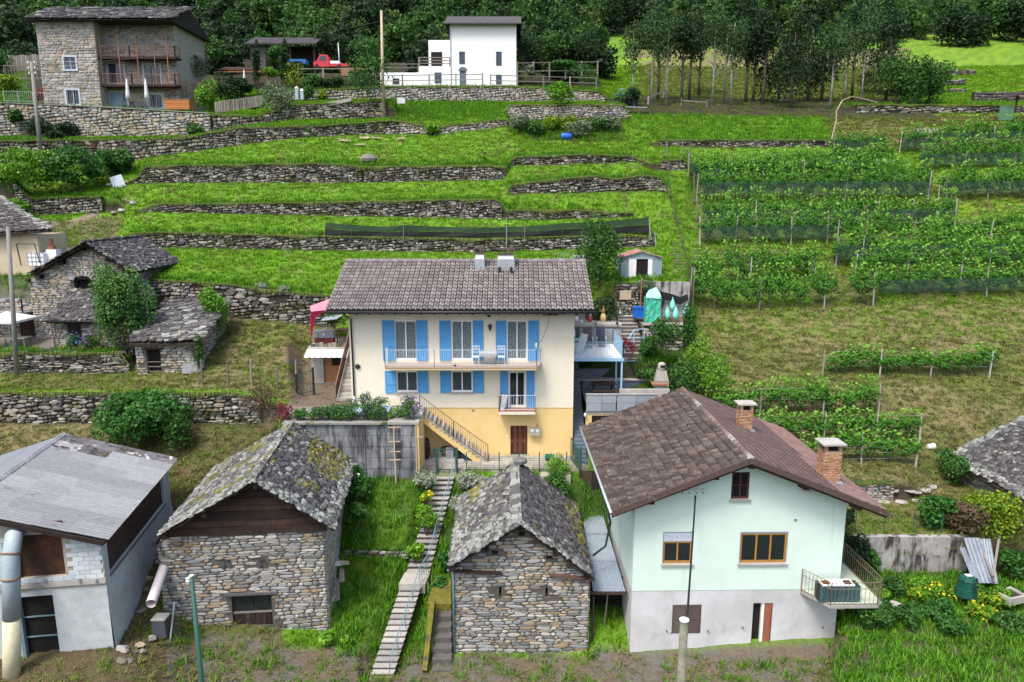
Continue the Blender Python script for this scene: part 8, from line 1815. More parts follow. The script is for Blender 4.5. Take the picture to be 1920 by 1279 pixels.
bx('upper_storey', M_WHITE, t, xl+.9, -.002, 3.0, 6, zm, zt-1.2); bx('terrace_door', M_VOID, t, xl+1.2, xl+2.6, 2.95, 2.999, zm, zm+2.2)
railing(t, [(xl+.05, .1, zm), (-.05, .1, zm)], 1.0, M_WOODG, 0, .05, rails=(1.0, .66, .33), pr=.10); railing(t, [(xw+.1, .5, zl_), (xl-.1, .5, zl_)], 1.0, M_WOODG, 0, .05, rails=(1.0, .6), pr=.10)
MB().tube([(.06, -.08, 0), (.06, -.08, zt)], .06, 6).build('downpipe', M_METAL, t)
a = P(576, 208, 76.4); b = P(660, 190, 76.4); u = thing('ramp_wall', 'grey sloping concrete ramp edge behind the two young trees', 'ramp', a); m = MB(); m.prism([(0, -.2, .0), (b.x-a.x, -.2, b.z-a.z), (b.x-a.x, -.2, b.z-a.z+.32), (0, -.2, .42)], (0, .3, 0)); m.build('ramp_edge', M_CONC, u)
for i, px in enumerate((557.5, 567)): q = P(px, 187, 80); u = thing('gate_post', ('left', 'right')[i]+' one of two pale pointed gate posts below the cypresses', 'post', q); MB().box(-.16, .16, -.16, .16, 0, 1.15-.25*i).build('shaft', M_METAL, u); MB().add([(-.2, -.2, 1.15-.25*i), (.2, -.2, 1.15-.25*i), (.2, .2, 1.15-.25*i), (-.2, .2, 1.15-.25*i), (0, 0, 1.4-.25*i)], [(0, 1, 4), (1, 2, 4), (2, 3, 4), (3, 0, 4)]).build('cap', M_WPAINT, u)
simple('white_box', 'small white box at the left corner of the tall green meadow', 'box', M_WPAINT, P(752, 194, 78), lambda m: m.box(-.4, .4, 0, .5, 0, .55))
# ------------------------------------------------------------------ hillside things
a = P(609, 441, 57.0); u = thing('shade_net', 'long black and green net stretched above the lowest long terrace wall', 'net', (0, 0, 0))
top_ = [(609, 418), (680, 423), (725, 425.5), (757, 422), (800, 424), (850, 426), (915, 427), (980, 425), (1054, 419), (1120, 416), (1180, 411), (1217, 408)]; bot_ = [(609, 441), (680, 444), (725, 445.5), (757, 445), (800, 444.5), (850, 444.5), (915, 445), (980, 444), (1054, 441), (1120, 438), (1180, 436), (1217, 436)]
for nm_, f0, f1, mt_ in (('lower_band', 0, .5, M_NET), ('upper_band', .52, 1, M_NETG)):
 m = MB(); vs = []
 for (x0, y0), (x1, y1) in zip(bot_, top_): 
  for f in (f0, f1): q = P(x0, y0+(y1-y0)*f, 56.85+.0*f); vs.append((q.x, 56.85+.25*f+.08*math.sin(x0*.05+f*3), q.z))
 m.add(vs, [(2*i, 2*i+2, 2*i+3, 2*i+1) for i in range(len(top_)-1)]); m.build(nm_, mt_, u)
for i, px in enumerate((609, 660, 757, 915, 984, 1054, 1217)): 
 q = P(px, 455 if i not in (3,) else 468, 56.7); z1 = P(px, 408 if px > 1200 else 418, 56.7).z; MB().bar(q, (q.x, 56.75, z1), .045).build('pole', M_IRON if i % 2 else M_WOODG, u)
simple('prop_pole', 'pale pole leaning at the right end of the long net', 'pole', M_METAL, P(1221, 450, 56.5), lambda m: m.bar((0, 0, 0), (-.2, 0, 1.3), .05).bar((.35, -.2, -.5), (.25, 0, .6), .05))
q = GP(692, 300, 60); simple('boulder', 'grey boulder between the two tall upper terrace walls', 'rock', M_SLAB, q+Vector((0, -.1, -.35)), lambda m: m.lathe([(.5, 0), (.75, .2), (.8, .45), (.55, .75), (.2, .85)], 9))
q = GP(1062, 262, 60); u = thing('barrel', 'bright blue plastic barrel lying in the overgrown grass', 'barrel', q+Vector((0, 0, .3)))
MB().tube([(-.52, 0, 0), (-.45, 0, 0), (-.2, 0, 0), (.2, 0, 0), (.45, 0, 0), (.52, 0, 0)], [.27, .31, .33, .33, .31, .27], 16).build('body', M_BPLAS, u, True)
for x in (-.25, .25): MB().tube([(x-.02, 0, 0), (x+.02, 0, 0)], .345, 16).build('hoop', M_BPLAS, u, True)
for i, (px, py, w, h, a_, lb) in enumerate(((646, 266, 1.1, .7, .4, 'pallet of pale boards lying on the upper meadow'), (684, 262, .9, .4, .1, 'heap of broken pale boards in the middle of the upper meadow'), (708, 261, 1.0, .2, -.1, 'long pale board right of the board heap'), (678, 273, 1.0, .16, -.2, 'single pale board in front of the board heap'), (753, 263, .7, .35, .2, 'pale scraps on the bare patch by the curved wall'))):
 q = GP(px, py, 60); u = thing('board_pile', lb, 'boards', q, a_); rg = random.Random(i)
 for k in range(5 if h > .3 else 2): M_ = MB().box(-w/2, w/2, -.07, .07, 0, .03).build('board', M_WOODL, u); M_.location = (rg.uniform(-.1, .1), (k-2)*.17, .04+.05*k); M_.rotation_euler = (.25, rg.uniform(-.1, .1), rg.uniform(-.3, .3)*(i > 0))
q = GP(225, 352, 55); u = MB().box(-.5, .5, -.02, .02, 0, 1.1).build('metal_sheet', M_METAL); u.location = q; u.rotation_euler = (-.3, -.3, .4); tag(u, 'bent grey metal sheet standing at the right end of the brambles', 'sheet')
for i, (px, py) in enumerate(((214, 402), (228, 398), (240, 345), (250, 385), (205, 350))):
 q = GP(px, py, 50); o_ = MB().lathe([(.2, 0), (.32, .1), (.2, .28)], 6).build('rock', M_LIGHTW); o_.location = q; tag(o_, 'pale loose stone beside the footpath right of the brambles', 'rock', 'loose stones by the footpath')
for i, (px, py, h) in enumerate(((1290, 334, 2.2), (1299, 385, 1.9), (1305, 418, 2.0), (1310, 455, 1.9), (1300, 520, 2.0), (1294, 560, 2.2), (1297, 590, 2.4), (1249, 300, 1.6), (1278, 305, 1.6))):
 q = GP(px, py, 46); o_ = MB().tube([(0, 0, -.2), (.04, 0, h)], .05, 6).build('fence_post', M_WOODG); o_.location = q; tag(o_, 'thin weathered post of the wire fence along the grass path', 'post', 'posts of the path fence')
for i in range(13):
 py = 456+i*5.6; px = 1266+i*.9; q = GP(px, py, 47); o_ = MB().box(-.5, .5, -.12, .12, -.1, .06).build('path_step', mat('path_stone', [(.17, .16, .10), (.12, .13, .06)], ns=3, var=.3)); o_.location = q+Vector((.1*math.sin(i*3), 0, 0)); o_.scale = (.75+.2*math.sin(i*2), .8, 1); tag(o_, 'grassy stone step on the path climbing beside the vineyard', 'step', 'stone steps of the grass path')
pts = [GP(px, py, 46) for px, py in ((1250, 330), (1256, 375), (1266, 420), (1280, 470), (1290, 520), (1293, 575))]
mesh_fence(pts, 1.2, 'rusty wire mesh fence on the left side of the grass path', M_IRON, vert=.6, wires=5, pr=.02)
simple('hose_pole', 'crooked pole with a yellow hose at the left corner of the dry field', 'pole', M_WOODL, P(1559, 262, 70.6), lambda m: m.tube([(0, 0, 0), (.3, 0, 1.6), (.25, 0, 2.6), (.75, 0, 3.6)], .06, 6).tube([(.7, 0, 3.55), (1.6, 0, 3.9), (2.6, .1, 3.75), (4.2, .3, 3.4)], .035, 5))
q = GP(1741, 262, 68); u = thing('plank_ramp', 'stack of dark weathered planks leaning at the edge of the dry field', 'planks', q)
for i in range(9): k = MB(); k.bar((-1.2+i*.28, -.2, .0), (-1.25+i*.27, .5, 1.0+.08*(i % 3)), .2, .05, (0, 1, 0)); k.build('plank', M_WOODG, u)
q = P(1902, 225, 78); u = thing('shelter', 'small open wooden shelter with green netting at the upper right edge', 'shelter', q); MB().bar((0, 0, -.3), (0, 0, 2.4), .16).build('post', M_WOODD, u); m = MB(); m.add([(-1.2, -.4, 2.2), (1.4, -.4, 2.9), (1.4, 1.5, 3.1), (-1.2, 1.5, 2.4), (-1.2, -.4, 2.1), (1.4, -.4, 2.8)], [(0, 1, 2, 3), (4, 5, 1, 0)]); m.build('roof', M_ROOFD, u); m = MB(); m.box(-1.6, -.1, .1, .13, 0, 1.4); m.build('green_net', mat('pale_green_net', [(.12, .25, .16)], alpha=.7), u)
a = P(1168, 200, 80); u = thing('sheet_roof', 'low pale sheet roof on thin poles at the end of the pit wall', 'shelter', a); m = MB(); m.add([(0, 0, .05), (2.6, 0, -.05), (3.0, 1.2, .0), (.2, 1.2, .1), (0, 0, -.03), (2.6, 0, -.13)], [(0, 1, 2, 3), (4, 5, 1, 0)]); m.build('sheet', M_METAL, u)
for x in (.2, 1.5, 2.6): MB().bar((x, .1, -1.5), (x, .1, 0), .05).build('pole', M_IRON, u)
for i, (px0, px1, py, h, Y, lb) in enumerate(((1755, 1830, 126, .8, 112, 'low stone wall in the bright field, the upper one'), (1740, 1810, 146, .9, 105, 'low stone wall in the bright field, the middle one'), (1825, 1925, 190, 1.3, 93, 'stone wall with a pale block at the right end of the bright field'), (1780, 1812, 163, .5, 101, 'short stretch of old wall in the bright field'))):
 a = G(px0, Y); b = G(px1, Y); u = thing('field_wall', lb, 'wall', a); zz = (b-a); n = 6
 stone_face(u, [(zz.x*j/n, zz.y*j/n, zz.z*j/n-.4, zz.z*j/n+h) for j in range(n+1)], .6, .3, M_TERR, Yv=Y, depth=.12, seed=200+i); m = MB(); m.box(0, zz.x, .05, .5, -.5, h-.1); m.build('core', M_SOIL, u)
# ------------------------------------------------------------------ right of the main house: deck, sheds, terrace
dz_ = -9.0; X0 = 3.56; X1 = P(1168, 672, 41.5).x; Yf = 41.5; Yb_ = 45.8
t = thing('deck', 'white-floored deck with pale blue railing on steel posts, right of the cream house', 'deck', (X0, Yf, dz_)); DW = X1-X0; DD = Yb_-Yf
M_DECK = mat('white_deck', [(.72, .74, .76), (.76, .78, .80), (.68, .70, .72)], rnd=True, var=.05)
for i in range(8): bx('deck_board', M_DECK, t, i*DW/8+.006, (i+1)*DW/8-.006, 0, DD, -.05, 0)
bx('deck_frame', M_METAL, t, 0, DW, .01, DD, -.20, -.06); bx('front_beam', M_LBLUE, t, 0, DW+.05, -.06, 0, -.2, -.01)
railing(t, [(0, .0, 0), (DW, .0, 0), (DW, DD, 0)], .95, M_LBLUE, .13, .011, rails=(1.0, .08), pr=.03)
railing(t, [(DW, DD, 0), (1.8, DD, 0)], .95, M_LBLUE, .13, .011, rails=(1.0, .08), pr=.03)
for x, y in ((DW-.05, 0), (DW-.05, 2.2), (0.1, 2.0)): MB().bar((x, y+.05, -2.45), (x, y+.05, -.2), .10).build('post', M_LBLUE, t)
def lounger(x, y, mt, lb, rz=0):
 u = thing('deck_chair', lb, 'chair', (X0+x, Yf+y, dz_), rz); bx('seat', mt, u, -.27, .27, -.35, .3, .36, .40); k = MB(); k.bar((0, .28, .38), (0, .62, 1.2), .54, .04, (0, 1, 0)); k.build('backrest', mt, u)
 k = MB()
 for a in (-.29, .29): k.bar((a, -.35, 0), (a, .2, .62), .035); k.bar((a, .4, 0), (a, -.2, .6), .035); k.bar((a, -.3, .6), (a, .4, .62), .035)
 k.build('frame', M_WPAINT, u)
lounger(.45, 3.0, M_DGREY, 'dark grey reclining chair nearest the cream wall on the deck'); lounger(1.25, 3.1, mat('brown_grey_sling', [(.10, .085, .09)]), 'brown-grey reclining chair in the middle of the deck'); lounger(2.1, 3.3, mat('navy_sling', [(.05, .06, .09)]), 'tall navy reclining chair at the right of the deck')
lounger(.35, .9, M_WPAINT, 'white armchair at the front left corner of the deck', -.9)
u = thing('deck_table', 'small table with a mint tablecloth on the deck against the cream wall', 'table', (X0+.55, Yf+2.1, dz_)); bx('tabletop', M_WPAINT, u, -.5, .5, -.35, .35, .68, .71); bx('cloth', M_BAG, u, -.52, .52, -.37, .37, .712, .73)
for a in (-.42, .42): MB().bar((a, 0, 0), (a, 0, .68), .05).build('leg', M_METAL, u)
u = thing('bottle_stand', 'white shirt-like covered stand beside the cream wall corner on the deck', 'stand', (X0+.12, Yf+1.5, dz_)); MB().lathe([(.12, 0), (.10, .9), (.17, 1.0), (.15, 1.4), (.05, 1.5)], 9).build('cover', M_CANW, u, True); MB().lathe([(.07, 1.5), (.08, 1.6), (.04, 1.7)], 8).build('knob', M_RUBB, u, True)
zg2 = -7.75; t = thing('upper_platform', 'concrete platform with small figures behind the white deck', 'platform', (X0, 46.0, zg2)); PWd = P(1166, 605, 46).x-X0
bx('slab', M_CONCL, t, 0, PWd, 0, 2.6, -.16, 0); bx('front_wall', M_CONC, t, 0, PWd, .1, .3, -1.4, -.165); bx('back_kerb', M_CONC, t, 0, PWd, 2.6, 2.75, -.2, .25)
figs = [(1081, 603, M_WPAINT, M_RUBB, 'black and white figurine, leftmost on the concrete platform'), (1106, 603, M_CARRED, M_WPAINT, 'figurine with a red cap, second from the left on the platform'), (1131, 603, mat('gold_figure', [(.55, .42, .18)]), M_TERRC, 'tall golden figurine in the middle of the platform'), (1162, 600, M_RUBB, M_WPAINT, 'dark figurine at the right end of the platform'), (1090, 606, M_WPAINT, M_CONC, 'tiny white figurine near the front of the platform'), (1117, 608, M_CONC, M_DGREY, 'small grey figurine near the front edge of the platform'), (1157, 608, M_DGREY, M_RUBB, 'small dark figurine near the right front corner of the platform')]
for px, py, m1, m2, lb in figs:
 q = XY(px, py, zg2); s_ = .75 if py < 605 else .45
 if 'tall' in lb: s_ = 1.05
 u = thing('garden_figurine', lb, 'figurine', q); MB().lathe([(.14*s_, 0), (.20*s_, .05*s_), (.19*s_, .3*s_), (.10*s_, .52*s_)], 9).build('body', m1, u, True); MB().lathe([(.06*s_, .5*s_), (.12*s_, .58*s_), (.11*s_, .7*s_), (.05*s_, .85*s_), (.01, .98*s_)], 8).build('head', m2, u, True)
t = thing('deck_stair', 'dark concrete steps climbing from the deck to the vegetable terrace', 'stair', (P(1166, 640, 45.3).x, 44.2, -9.5)); 
for i in range(11): bx('step', M_STEP if i > 5 else M_CONC, t, .02+.0*i, 1.25, .2+i*.30, .2+i*.30+.34, i*.19-.3, .19*(i+1)-.02); 
for i in range(11): bx('riser', M_RISE, t, .03, 1.24, .19+i*.30, .2+i*.30, i*.19-.1, .19*(i+1)-.06)
k = MB(); k.bar((-.1, 0, .6), (.75, .9, 1.55), .05); k.bar((-.1, 0, .1), (.75, .9, 1.0), .04); k.bar((.75, .9, 1.55), (1.4, 1.0, 1.6), .05); k.bar((.75, .9, 1.0), (1.4, 1.0, 1.05), .04); k.bar((1.4, 1.0, .5), (1.4, 1.0, 1.6), .05); k.bar((.75, .9, .3), (.75, .9, 1.55), .05); k.bar((-.1, 0, -.3), (.7, .1, -.3), .04); k.bar((.7, .1, -.3), (.75, .9, .3), .04); k.build('handrail', M_LBLUE, t)
VX0 = P(1204, 610, 45.5).x; VX1 = P(1283, 610, 45.5).x; vz = -7.62
t = thing('vegetable_terrace', 'walled vegetable terrace below the garden shed', 'terrace', (VX0, 45.5, vz)); VW = VX1-VX0
bx('front_kerb', M_CONCL, t, 0, VW, 0, .22, -.12, .02); bx('soil', mat('garden_soil', [(.10, .075, .055)], var=.35, vs=5, bump=(10, .8)), t, 0, VW, .22, 3.4, -.4, -.06); bx('wall_core', M_SOIL, t, .02, VW-.02, .08, .5, -2.4, -.125)
stone_face(t, [(0, .07, -2.4, -.14), (VW, .07, -2.4, -.14)], .4, .2, M_TERR, Yv=45, depth=.06, seed=81)
a = P(1210, 605, 45.9); w_ = P(1238, 605, 45.9).x-a.x; hh_ = P(1210, 557, 45.9).z-vz; u = thing('covered_cabinet', 'tall cabinet wrapped in bright green tarpaulin on the vegetable terrace', 'cabinet', (a.x, 45.9, vz))
m = MB(); n_ = 5
for i in range(n_+1):
 for j in range(5): m.v.append((w_*i/n_, .04*math.sin(i*2.1+j*1.7), hh_*j/4))
for i in range(n_):
 for j in range(4): m.f.append((i*5+j, (i+1)*5+j, (i+1)*5+j+1, i*5+j+1)); m.r.append(0)
m.add([(w_, 0, 0), (w_, .75, 0), (w_*.95, .75, hh_+.25), (w_, 0, hh_)], [(0, 1, 2, 3)]); m.add([(0, 0, 0), (0, .75, 0), (0, .75, hh_), (0, 0, hh_)], [(3, 2, 1, 0)]); m.build('tarpaulin', M_TARP, u)
m = MB(); m.add([(-.02, -.06, hh_-.05), (w_+.02, -.06, hh_-.1), (w_*.98, .35, hh_+.22), (.05, .35, hh_+.12), (w_*.8, .8, hh_+.55), (.3, .8, hh_+.35)], [(0, 1, 2, 3), (3, 2, 4, 5)]); m.build('tarpaulin_top', M_TARPL, u)
for i, (px, py, z_, Y) in enumerate(((1251, 588, .8, 46.6), (1261, 572, 1.1, 47.6), (1267, 588, .75, 46.4), (1287, 583, .9, 46.0))):
 q = P(px, py, Y); u = thing('plant_bag', 'mint green fleece bag tied over a staked plant, '+('leftmost of four', 'upper middle of four', 'lower middle of four', 'rightmost of four, at the fence')[i], 'bag', (q.x, Y, vz)); zc = q.z-vz
 MB().lathe([(.03, -.42), (.17, -.34), (.21, -.1), (.15, .15), (.06, .38), (.02, .46), (.06, .52)], 9, (0, 0, zc)).build('bag', M_BAG, u, True); MB().bar((0, 0, -.1), (0, 0, zc+.3), .03).build('stake', M_WOODG, u)
a = P(1199, 588, 46.6); u = thing('rain_tub', 'square blue plastic tub left of the green wrapped cabinet', 'tub', (a.x, 46.6, a.z-.3)); MB().box(-.36, .36, 0, .6, 0, .7).build('tub', M_BPLAS, u); MB().box(-.40, .40, -.04, .64, .62, .71).build('rim', M_BPLAS, u); MB().bar((.1, .3, .3), (.12, .3, 2.6), .05).build('stake', M_WOODM, u)
a = P(1150, 590, 48.7); t = thing('shed_wall', 'stone and concrete wall with a square plywood board under the garden shed', 'wall', (P(1152, 560, 48.8).x, 48.75, -7.7)); w_ = P(1292, 560, 48.8).x-t.location.x
bx('concrete_face', M_RWALL, t, 2.2, w_, -.05, .15, 0, 2.4); stone_face(t, [(0, 0, 0, 2.35), (2.2, 0, 0, 2.35)], .4, .18, M_TERR, Yv=48.7, depth=.06, seed=82); bx('core', M_SOIL, t, 0, 2.2, .03, .2, 0, 2.3)
q0 = P(1162, 562, 48.6); q1 = P(1184, 545, 48.6); bx('plywood', M_WOODL, t, q0.x-t.location.x, q1.x-t.location.x, -.13, -.08, q0.z+7.7, q1.z+7.7)
m = MB(); pp = [(1196, 548), (1215, 552), (1235, 546), (1255, 550), (1275, 557), (1290, 552)]; vs = []
for px, py in pp: q = P(px, py, 48.4); vs += [(q.x, 48.45, q.z), (q.x+.05, 48.4, q.z-.22-.15*((px//7) % 3))]
m.add(vs, [(2*i, 2*i+1, 2*i+3, 2*i+2) for i in range(len(pp)-1)]); o_ = m.build('black_film', M_NET); tag(o_, 'black plastic film hanging along the wall below the garden shed', 'film')
a = P(1164, 523, 49.9); b = P(1240, 523, 49.9); sw_ = b.x-a.x; hs_ = P(1164, 484, 49.9).z-a.z; hp2 = P(1200, 472, 49.7).z-a.z
t = thing('garden_shed', 'small grey-blue metal garden shed with white sliding doors and a red-edged roof', 'shed', (a.x, 49.9, a.z)); M_SHB2 = mat('shed_blue_grey', [(.22, .30, .33), (.25, .33, .36)], rnd=True, var=.1)
bx('plinth', M_CONC, t, -.1, sw_+.1, -.3, 2.4, -.25, -.005)
p0 = P(1178, 523, 49.9).x-a.x; p1 = P(1192, 523, 49.9).x-a.x; p2 = P(1214, 523, 49.9).x-a.x; p3 = P(1222, 523, 49.9).x-a.x; n = 0
for xa, xb in ((0, p0), (p3, sw_)):
 k = 4
 for i in range(k): bx('wall_panel', M_SHB2, t, xa+(xb-xa)*i/k+.005, xa+(xb-xa)*(i+1)/k-.005, .0+.015*(i % 2), .06, 0, hs_)
bx('door', M_WPAINT, t, p0, p1, -.05, -.01, .02, hs_-.06); bx('door', M_WPAINT, t, p2, p3, -.05, -.01, .02, hs_-.06); bx('opening', M_VOID, t, p1, p2, .02, .05, 0, hs_-.05); bx('track', M_METAL, t, p0-.1, p3+.1, -.06, 0, hs_-.06, hs_)
m = MB(); m.prism([(0, 0, hs_), (sw_, 0, hs_), (sw_/2, 0, hp2-.06)], (0, .05, 0)); m.build('gable', M_SHB2, t)
m = MB(); m.box(0, .04, .06, 2.2, 0, hs_); m.box(sw_-.04, sw_, .06, 2.2, 0, hs_); m.build('side_panel', M_SHB2, t)
for xa, xb in ((-.08, sw_/2), (sw_+.08, sw_/2)):
 m = MB(); m.add([(xa, -.12, hs_+.0), (xb, -.12, hp2), (xb, 2.3, hp2), (xa, 2.3, hs_), (xa, -.12, hs_+.06), (xb, -.12, hp2+.06), (xb, 2.3, hp2+.06), (xa, 2.3, hs_+.06)], [(4, 5, 6, 7), (0, 1, 5, 4), (0, 3, 7, 4), (3, 2, 6, 7)]); m.build('roof_panel', mat('red_roof_sheet', [(.36, .10, .07), (.30, .26, .25)], ns=1.5, var=.2), t)
a = P(1076, 484, 51.5); u = thing('cage', 'wire and sheet metal hutch just above the right end of the long roof', 'hutch', (P(1055, 490, 51.3).x, 51.3, P(1055, 490, 51.3).z-.3)); bx('sheet', M_DBLUE, u, .9, 2.2, 0, 1.0, .1, .55); bx('roof', M_METAL, u, .8, 2.4, -.1, 1.1, .56, .66); k = MB()
for i in range(7): k.bar((-.6+.22*i, 0, 0), (-.6+.22*i, 0, .9), .02)
for z in (.1, .5, .9): k.bar((-.6, 0, z), (.8, 0, z), .02)
k.build('wire_front', M_METAL, u)
tzz = -11.4; TX0 = P(1099, 745, 40.6).x; TX1 = P(1232, 745, 40.6).x
t = thing('lower_terrace', 'small terrace behind light grey parapet panels between the two houses', 'terrace', (TX0, 40.5, tzz)); TW = TX1-TX0
bx('floor', mat('terrace_floor', [(.13, .15, .18)], var=.2), t, 0, TW+1.0, .1, 3.6, -.15, 0)
zt1 = P(1120, 740, 40.5).z-tzz; zb1 = P(1120, 771, 40.5).z-tzz; ps = [0, TW*.22, TW*.42, TW*.7, TW]
for i in range(4):
 for j in range(2): z0 = zb1+(zt1-zb1)*j/2; bx('parapet_panel', M_PANEL, t, ps[i]+.012+.05*(i == 2), ps[i+1]-.012, -.05, .06, z0+.01, z0+(zt1-zb1)/2-.01)
bx('parapet_cap', M_CONC, t, -.03, TW+.03, -.08, .1, zt1, zt1+.05); bx('base_band', M_CONC, t, 0, TW, .02, .2, zb1-.2, zb1)
bx('base_wall', M_YEL, t, 0, TW, .05, .3, zb1-3.0, zb1-.2); bx('base_window', M_VOID, t, .35, 1.4, .03, .06, zb1-1.0, zb1-.28); MB().lathe([(.06, 0), (.09, .1), (.05, .2)], 8, (-.05, -.05, zb1-.3)).build('wall_lamp', M_WPAINT, t)
zA = P(1150, 712, 43.9).z-tzz; zB = P(1150, 690, 44.6).z-tzz
for i in range(5): xa = .1+i*1.0; bx('back_panel', M_DBLUE, t, xa, xa+.98, 3.3, 3.4, 0, zA-.02); bx('upper_back_panel', M_DBLUE, t, xa-.3, xa+.68, 3.9, 4.0, zA-.1, zB)
bx('ledge', M_CONCL, t, -.2, 5.2, 3.2, 3.95, zA-.01, zA+.04); bx('low_wall', M_CONCL, t, TW*.5, TW+.9, .9, 1.1, 0, .5)
u = thing('picnic_table', 'dark wooden picnic table with benches on the terrace under the deck', 'table', (P(1131, 730, 42).x, 42.0, tzz))
for i in range(5): bx('top_board', M_WOODD, u, -.75, .75, -.4+.165*i, -.4+.165*i+.15, .72, .76)
for s_ in (-1, 1): bx('bench', M_WOODD, u, -.75, .75, s_*.72-.12, s_*.72+.12, .42, .46); k = MB(); k.bar((s_*.55, -.75, 0), (s_*.55, -.2, .72), .06); k.bar((s_*.55, .75, 0), (s_*.55, .2, .72), .06); k.bar((s_*.55, -.78, .40), (s_*.55, .78, .40), .05); k.build('leg', M_WOODD, u)
q = P(1241, 728, 42.6); u = thing('barbecue', 'concrete garden barbecue with a round-topped chimney above the tiled roof', 'barbecue', (q.x, 42.6, tzz+.1)); zt2 = P(1241, 681, 42.6).z-tzz-.1
bx('hearth', M_CONCL, u, -.42, .42, 0, .6, 0, zt2-1.2); bx('shelf', M_TERRC, u, -.62, .3, -.2, .6, zt2-1.35, zt2-1.25) ; m = MB(); m.add([(-.42, 0, zt2-1.15), (.42, 0, zt2-1.15), (.42, .6, zt2-1.15), (-.42, .6, zt2-1.15), (-.26, .1, zt2-.5), (.26, .1, zt2-.5), (.26, .5, zt2-.5), (-.26, .5, zt2-.5)], [(0, 1, 5, 4), (1, 2, 6, 5), (2, 3, 7, 6), (3, 0, 4, 7), (4, 5, 6, 7)]); m.build('hood', M_CONCL, u); MB().lathe([(.2, 0), (.24, .1), (.24, .4), (.18, .5), (.05, .54)], 12, (0, .3, zt2-.54)).build('chimney', M_CONCL, u, True); bx('chimney_slot', M_VOID, u, -.12, .16, .04, .06, zt2-.3, zt2-.15)
t = thing('passage_stair', 'narrow dark blue-grey stair in the passage right of the yellow basement', 'stair', (3.6, 38.6, -14.5)); Wp = TX0-3.68
for i in range(32): y = i*.25; bx('step', M_DBLUE, t, 0, Wp, y, y+.26, i*.17-.3, (i+1)*.17)
# ------------------------------------------------------------------ bottom right garden
x0 = P(1600, 1040, 31.5).x; x1 = P(1815, 1040, 31.5).x
t = thing('weathered_wall', 'streaked black and white concrete wall below the small lawn', 'wall', (x0, 31.45, -17.8)); w_ = x1-x0
for i in range(4): bx('wall_section', M_RWALL, t, w_*i/4+.008, w_*(i+1)/4-.008, .0+.01*(i % 2), .3, 0, 2.36)
pts = [Vector((P(px, 1004, 31.9).x, 31.95, -15.48)) for px in (1575, 1603, 1657, 1712, 1765)]
mesh_fence(pts, 1.05, 'thin green wire fence along the lawn edge above the weathered wall', M_GREENM, vert=.5, wires=5, wr=.004, pr=.016)
for i, (pa, pb, w_, lb) in enumerate((((1806, 1026), (1830, 1084), .30, 'narrow bright metal sheet, leftmost of the leaning sheets'), ((1822, 1008), (1850, 1093), .62, 'wide corrugated sheet, second of the leaning sheets'), ((1848, 1010), (1862, 1094), .40, 'corrugated sheet, rightmost of the leaning sheets'))):
 a = P(*pb, 29.6+.1*i); b = P(*pa, 31.2+.05*i); u = b-a; r_ = Vector((1, 0, 0)); m = MB(); vs = []
 for j in range(9): h = Vector((0, -.03*(j % 2), 0)); vs += [a+r_*w_*(j/8-.5)*1.2+h, b+r_*w_*(j/8-.5)*1.2+h]
 m.add(vs, [(2*j, 2*j+2, 2*j+3, 2*j+1) for j in range(8)]); o_ = m.build('metal_sheet', mat('leaning_sheet', [(.17, .205, .25), (.25, .285, .33)], ns=1, var=.15, rough=.5, metal=.2)); tag(o_, lb, 'sheet')
for i, (pa, pb) in enumerate((((1836, 1020), (1866, 1092)), ((1874, 1005), (1862, 1080)))): a = P(*pb, 29.5); b = P(*pa, 31.1); o_ = MB().bar(a, b, .10, .05).build('plank', M_WOODG); tag(o_, ('grey plank between the two corrugated sheets', 'thin plank right of the leaning corrugated sheets')[i], 'plank')
q = P(1810, 1115, 29.0); u = thing('compost_bin', 'dark green plastic compost bin in the lower right garden', 'bin', (q.x, 29.0, q.z)); MB().lathe([(.46, 0), (.42, .35), (.38, .36), (.34, .72)], 8).build('body', M_COMP, u); MB().lathe([(.37, .73), (.30, .86), (.16, .92)], 8).build('lid', M_COMP, u); bx('lid_plate', M_INS, u, -.1, .16, -.1, .1, .92, .94)
for k in range(3): bx('vent_slot', M_RUBB, u, .02, .26, -.43+.01*k, -.40, .42+k*.1, .46+k*.1)
q = P(1893, 1124, 28.8); u = thing('stone_trough', 'old square stone trough filled with earth at the lower right edge', 'trough', (q.x, 28.8, q.z), .3)
for d_ in ((-.5, .5, -.4, -.3, 0, .32), (-.5, .5, .3, .4, 0, .32), (-.5, -.4, -.3, .3, 0, .32), (.4, .5, -.3, .3, 0, .32)): bx('side', M_CONCL, u, *d_)
bx('soil', M_SOIL, u, -.4, .4, -.3, .3, 0, .24)
q = P(1682, 1142, 28.6); o_ = MB().prism([(-.5, -.2, 0), (.2, -.45, 0), (.55, .1, 0), (.05, .5, 0), (-.4, .3, 0)], (0, 0, .08)).build('stone_slab', M_CONCL); o_.location = (q.x, 28.6, q.z); o_.rotation_euler = (.12, 0, 0); tag(o_, 'flat pale stone slab in the garden right of the corner balcony', 'slab')
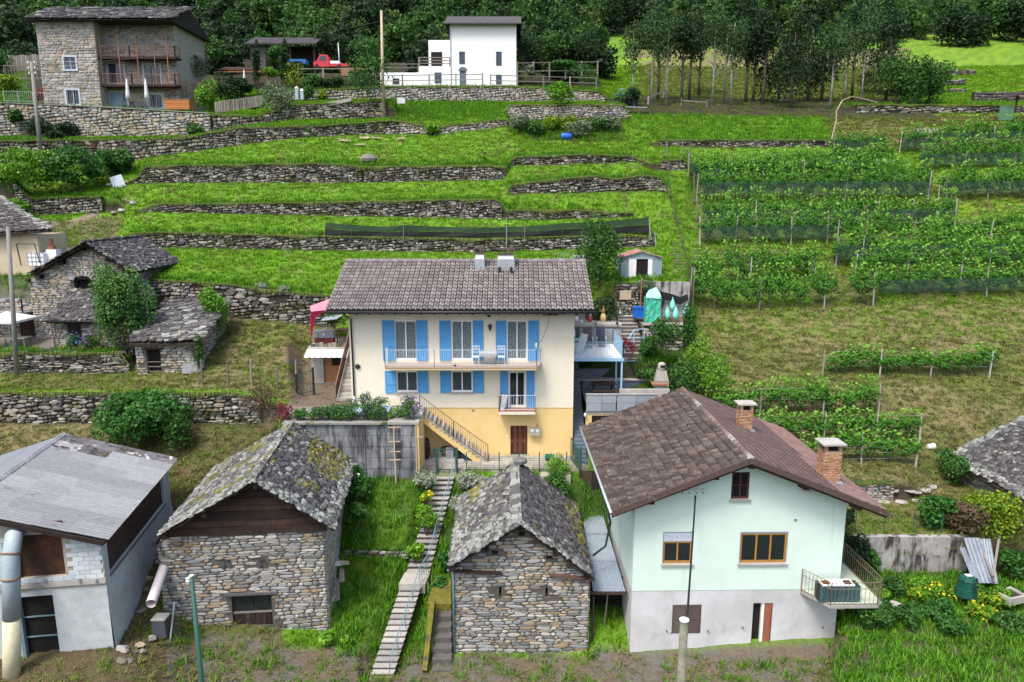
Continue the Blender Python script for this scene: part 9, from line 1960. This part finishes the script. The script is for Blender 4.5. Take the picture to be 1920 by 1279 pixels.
for i, (px, py) in enumerate(((1640, 935), (1657, 943), (1672, 934), (1690, 943), (1706, 934), (1722, 941), (1716, 928), (1735, 922), (1745, 914))):
 q = GP(px, py, 31.9); u = MB(); rg = random.Random(i); u.prism([(math.cos(a+.2*rg.random())*.32*rg.uniform(.8, 1.1), math.sin(a)*.28, 0) for a in np.linspace(0, 2*PI, 7)[:-1]], (0, 0, .05+.05*(i > 6))); o_ = u.build('flagstone', M_CONCL); o_.location = q+Vector((0, 0, -.0)); tag(o_, 'pale flagstone of the little path below the neat stone wall', 'flagstone', 'flagstones behind the mint green house')
q = GP(1745, 845, 36); simple('white_bucket', 'white bucket lying in the grass near the right-hand barn', 'bucket', M_WPAINT, q+Vector((0, 0, .16)), lambda m: m.tube([(-.2, 0, 0), (.2, .05, .05)], [.13, .17], 10))
t = thing('cross_wall', 'low overgrown stone wall crossing the steep garden left of the stair', 'wall', (P(645, 992, 33.3).x, 33.1, -17.35)); w_ = P(768, 980, 33.3).x-t.location.x
stone_face(t, [(0, 0, 0, .42), (w_, 0, 0, .38)], .34, .13, M_TERR, Yv=33, depth=.10, seed=83); bx('core', M_SOIL, t, 0, w_, .03, .4, 0, .3)
for i, (px, py, w, h, rz, lb) in enumerate(((636, 1062, .45, .25, .2, 'flat stone beside the right wall of the left barn, topmost'), (645, 1060, .5, .2, -.1, 'flat grey stone in the grass beside the topmost one'), (641, 1092, .25, .65, .1, 'upright slab leaning near the left barn, middle one'), (630, 1128, .35, 1.1, .15, 'long upright slab leaning against the left barn corner'))):
 q = P(px, py, 29.9); o_ = MB().prism([(-w/2, 0, 0), (w/2, 0, .05), (w/2.4, 0, h*.9), (-w/3, 0, h)], (0, .08, 0)).build('stone_slab', M_SLABL if i < 2 else M_SLAB); o_.location = (q.x, 29.9, max(q.z, gz(q.x, 29.9)-.05)); o_.rotation_euler = (-.25, 0, rz); tag(o_, lb, 'slab')
rg = random.Random(77)
for i in range(40):
 px = rg.uniform(205, 312); py = rg.uniform(1040, 1250); q = GP(px, py, 24)
 if px < 222 and py > 1050 or 292 < px and py > 1100: continue
 s_ = rg.uniform(.12, .3); o_ = link('rock', tmesh(T_STONE, rg.randrange(14), M_LIGHTW if i % 2 else M_TERR, 'rock')); o_.location = q+Vector((0, .05, .05)); o_.scale = (s_*1.6, s_, s_); o_.rotation_euler = (-.6, rg.uniform(-.4, .4), rg.uniform(-.6, .6)); tag(o_, 'rough stone on the bank between the corrugated barn and the left stone barn', 'rock', 'rough stones on the bank between the left barns')
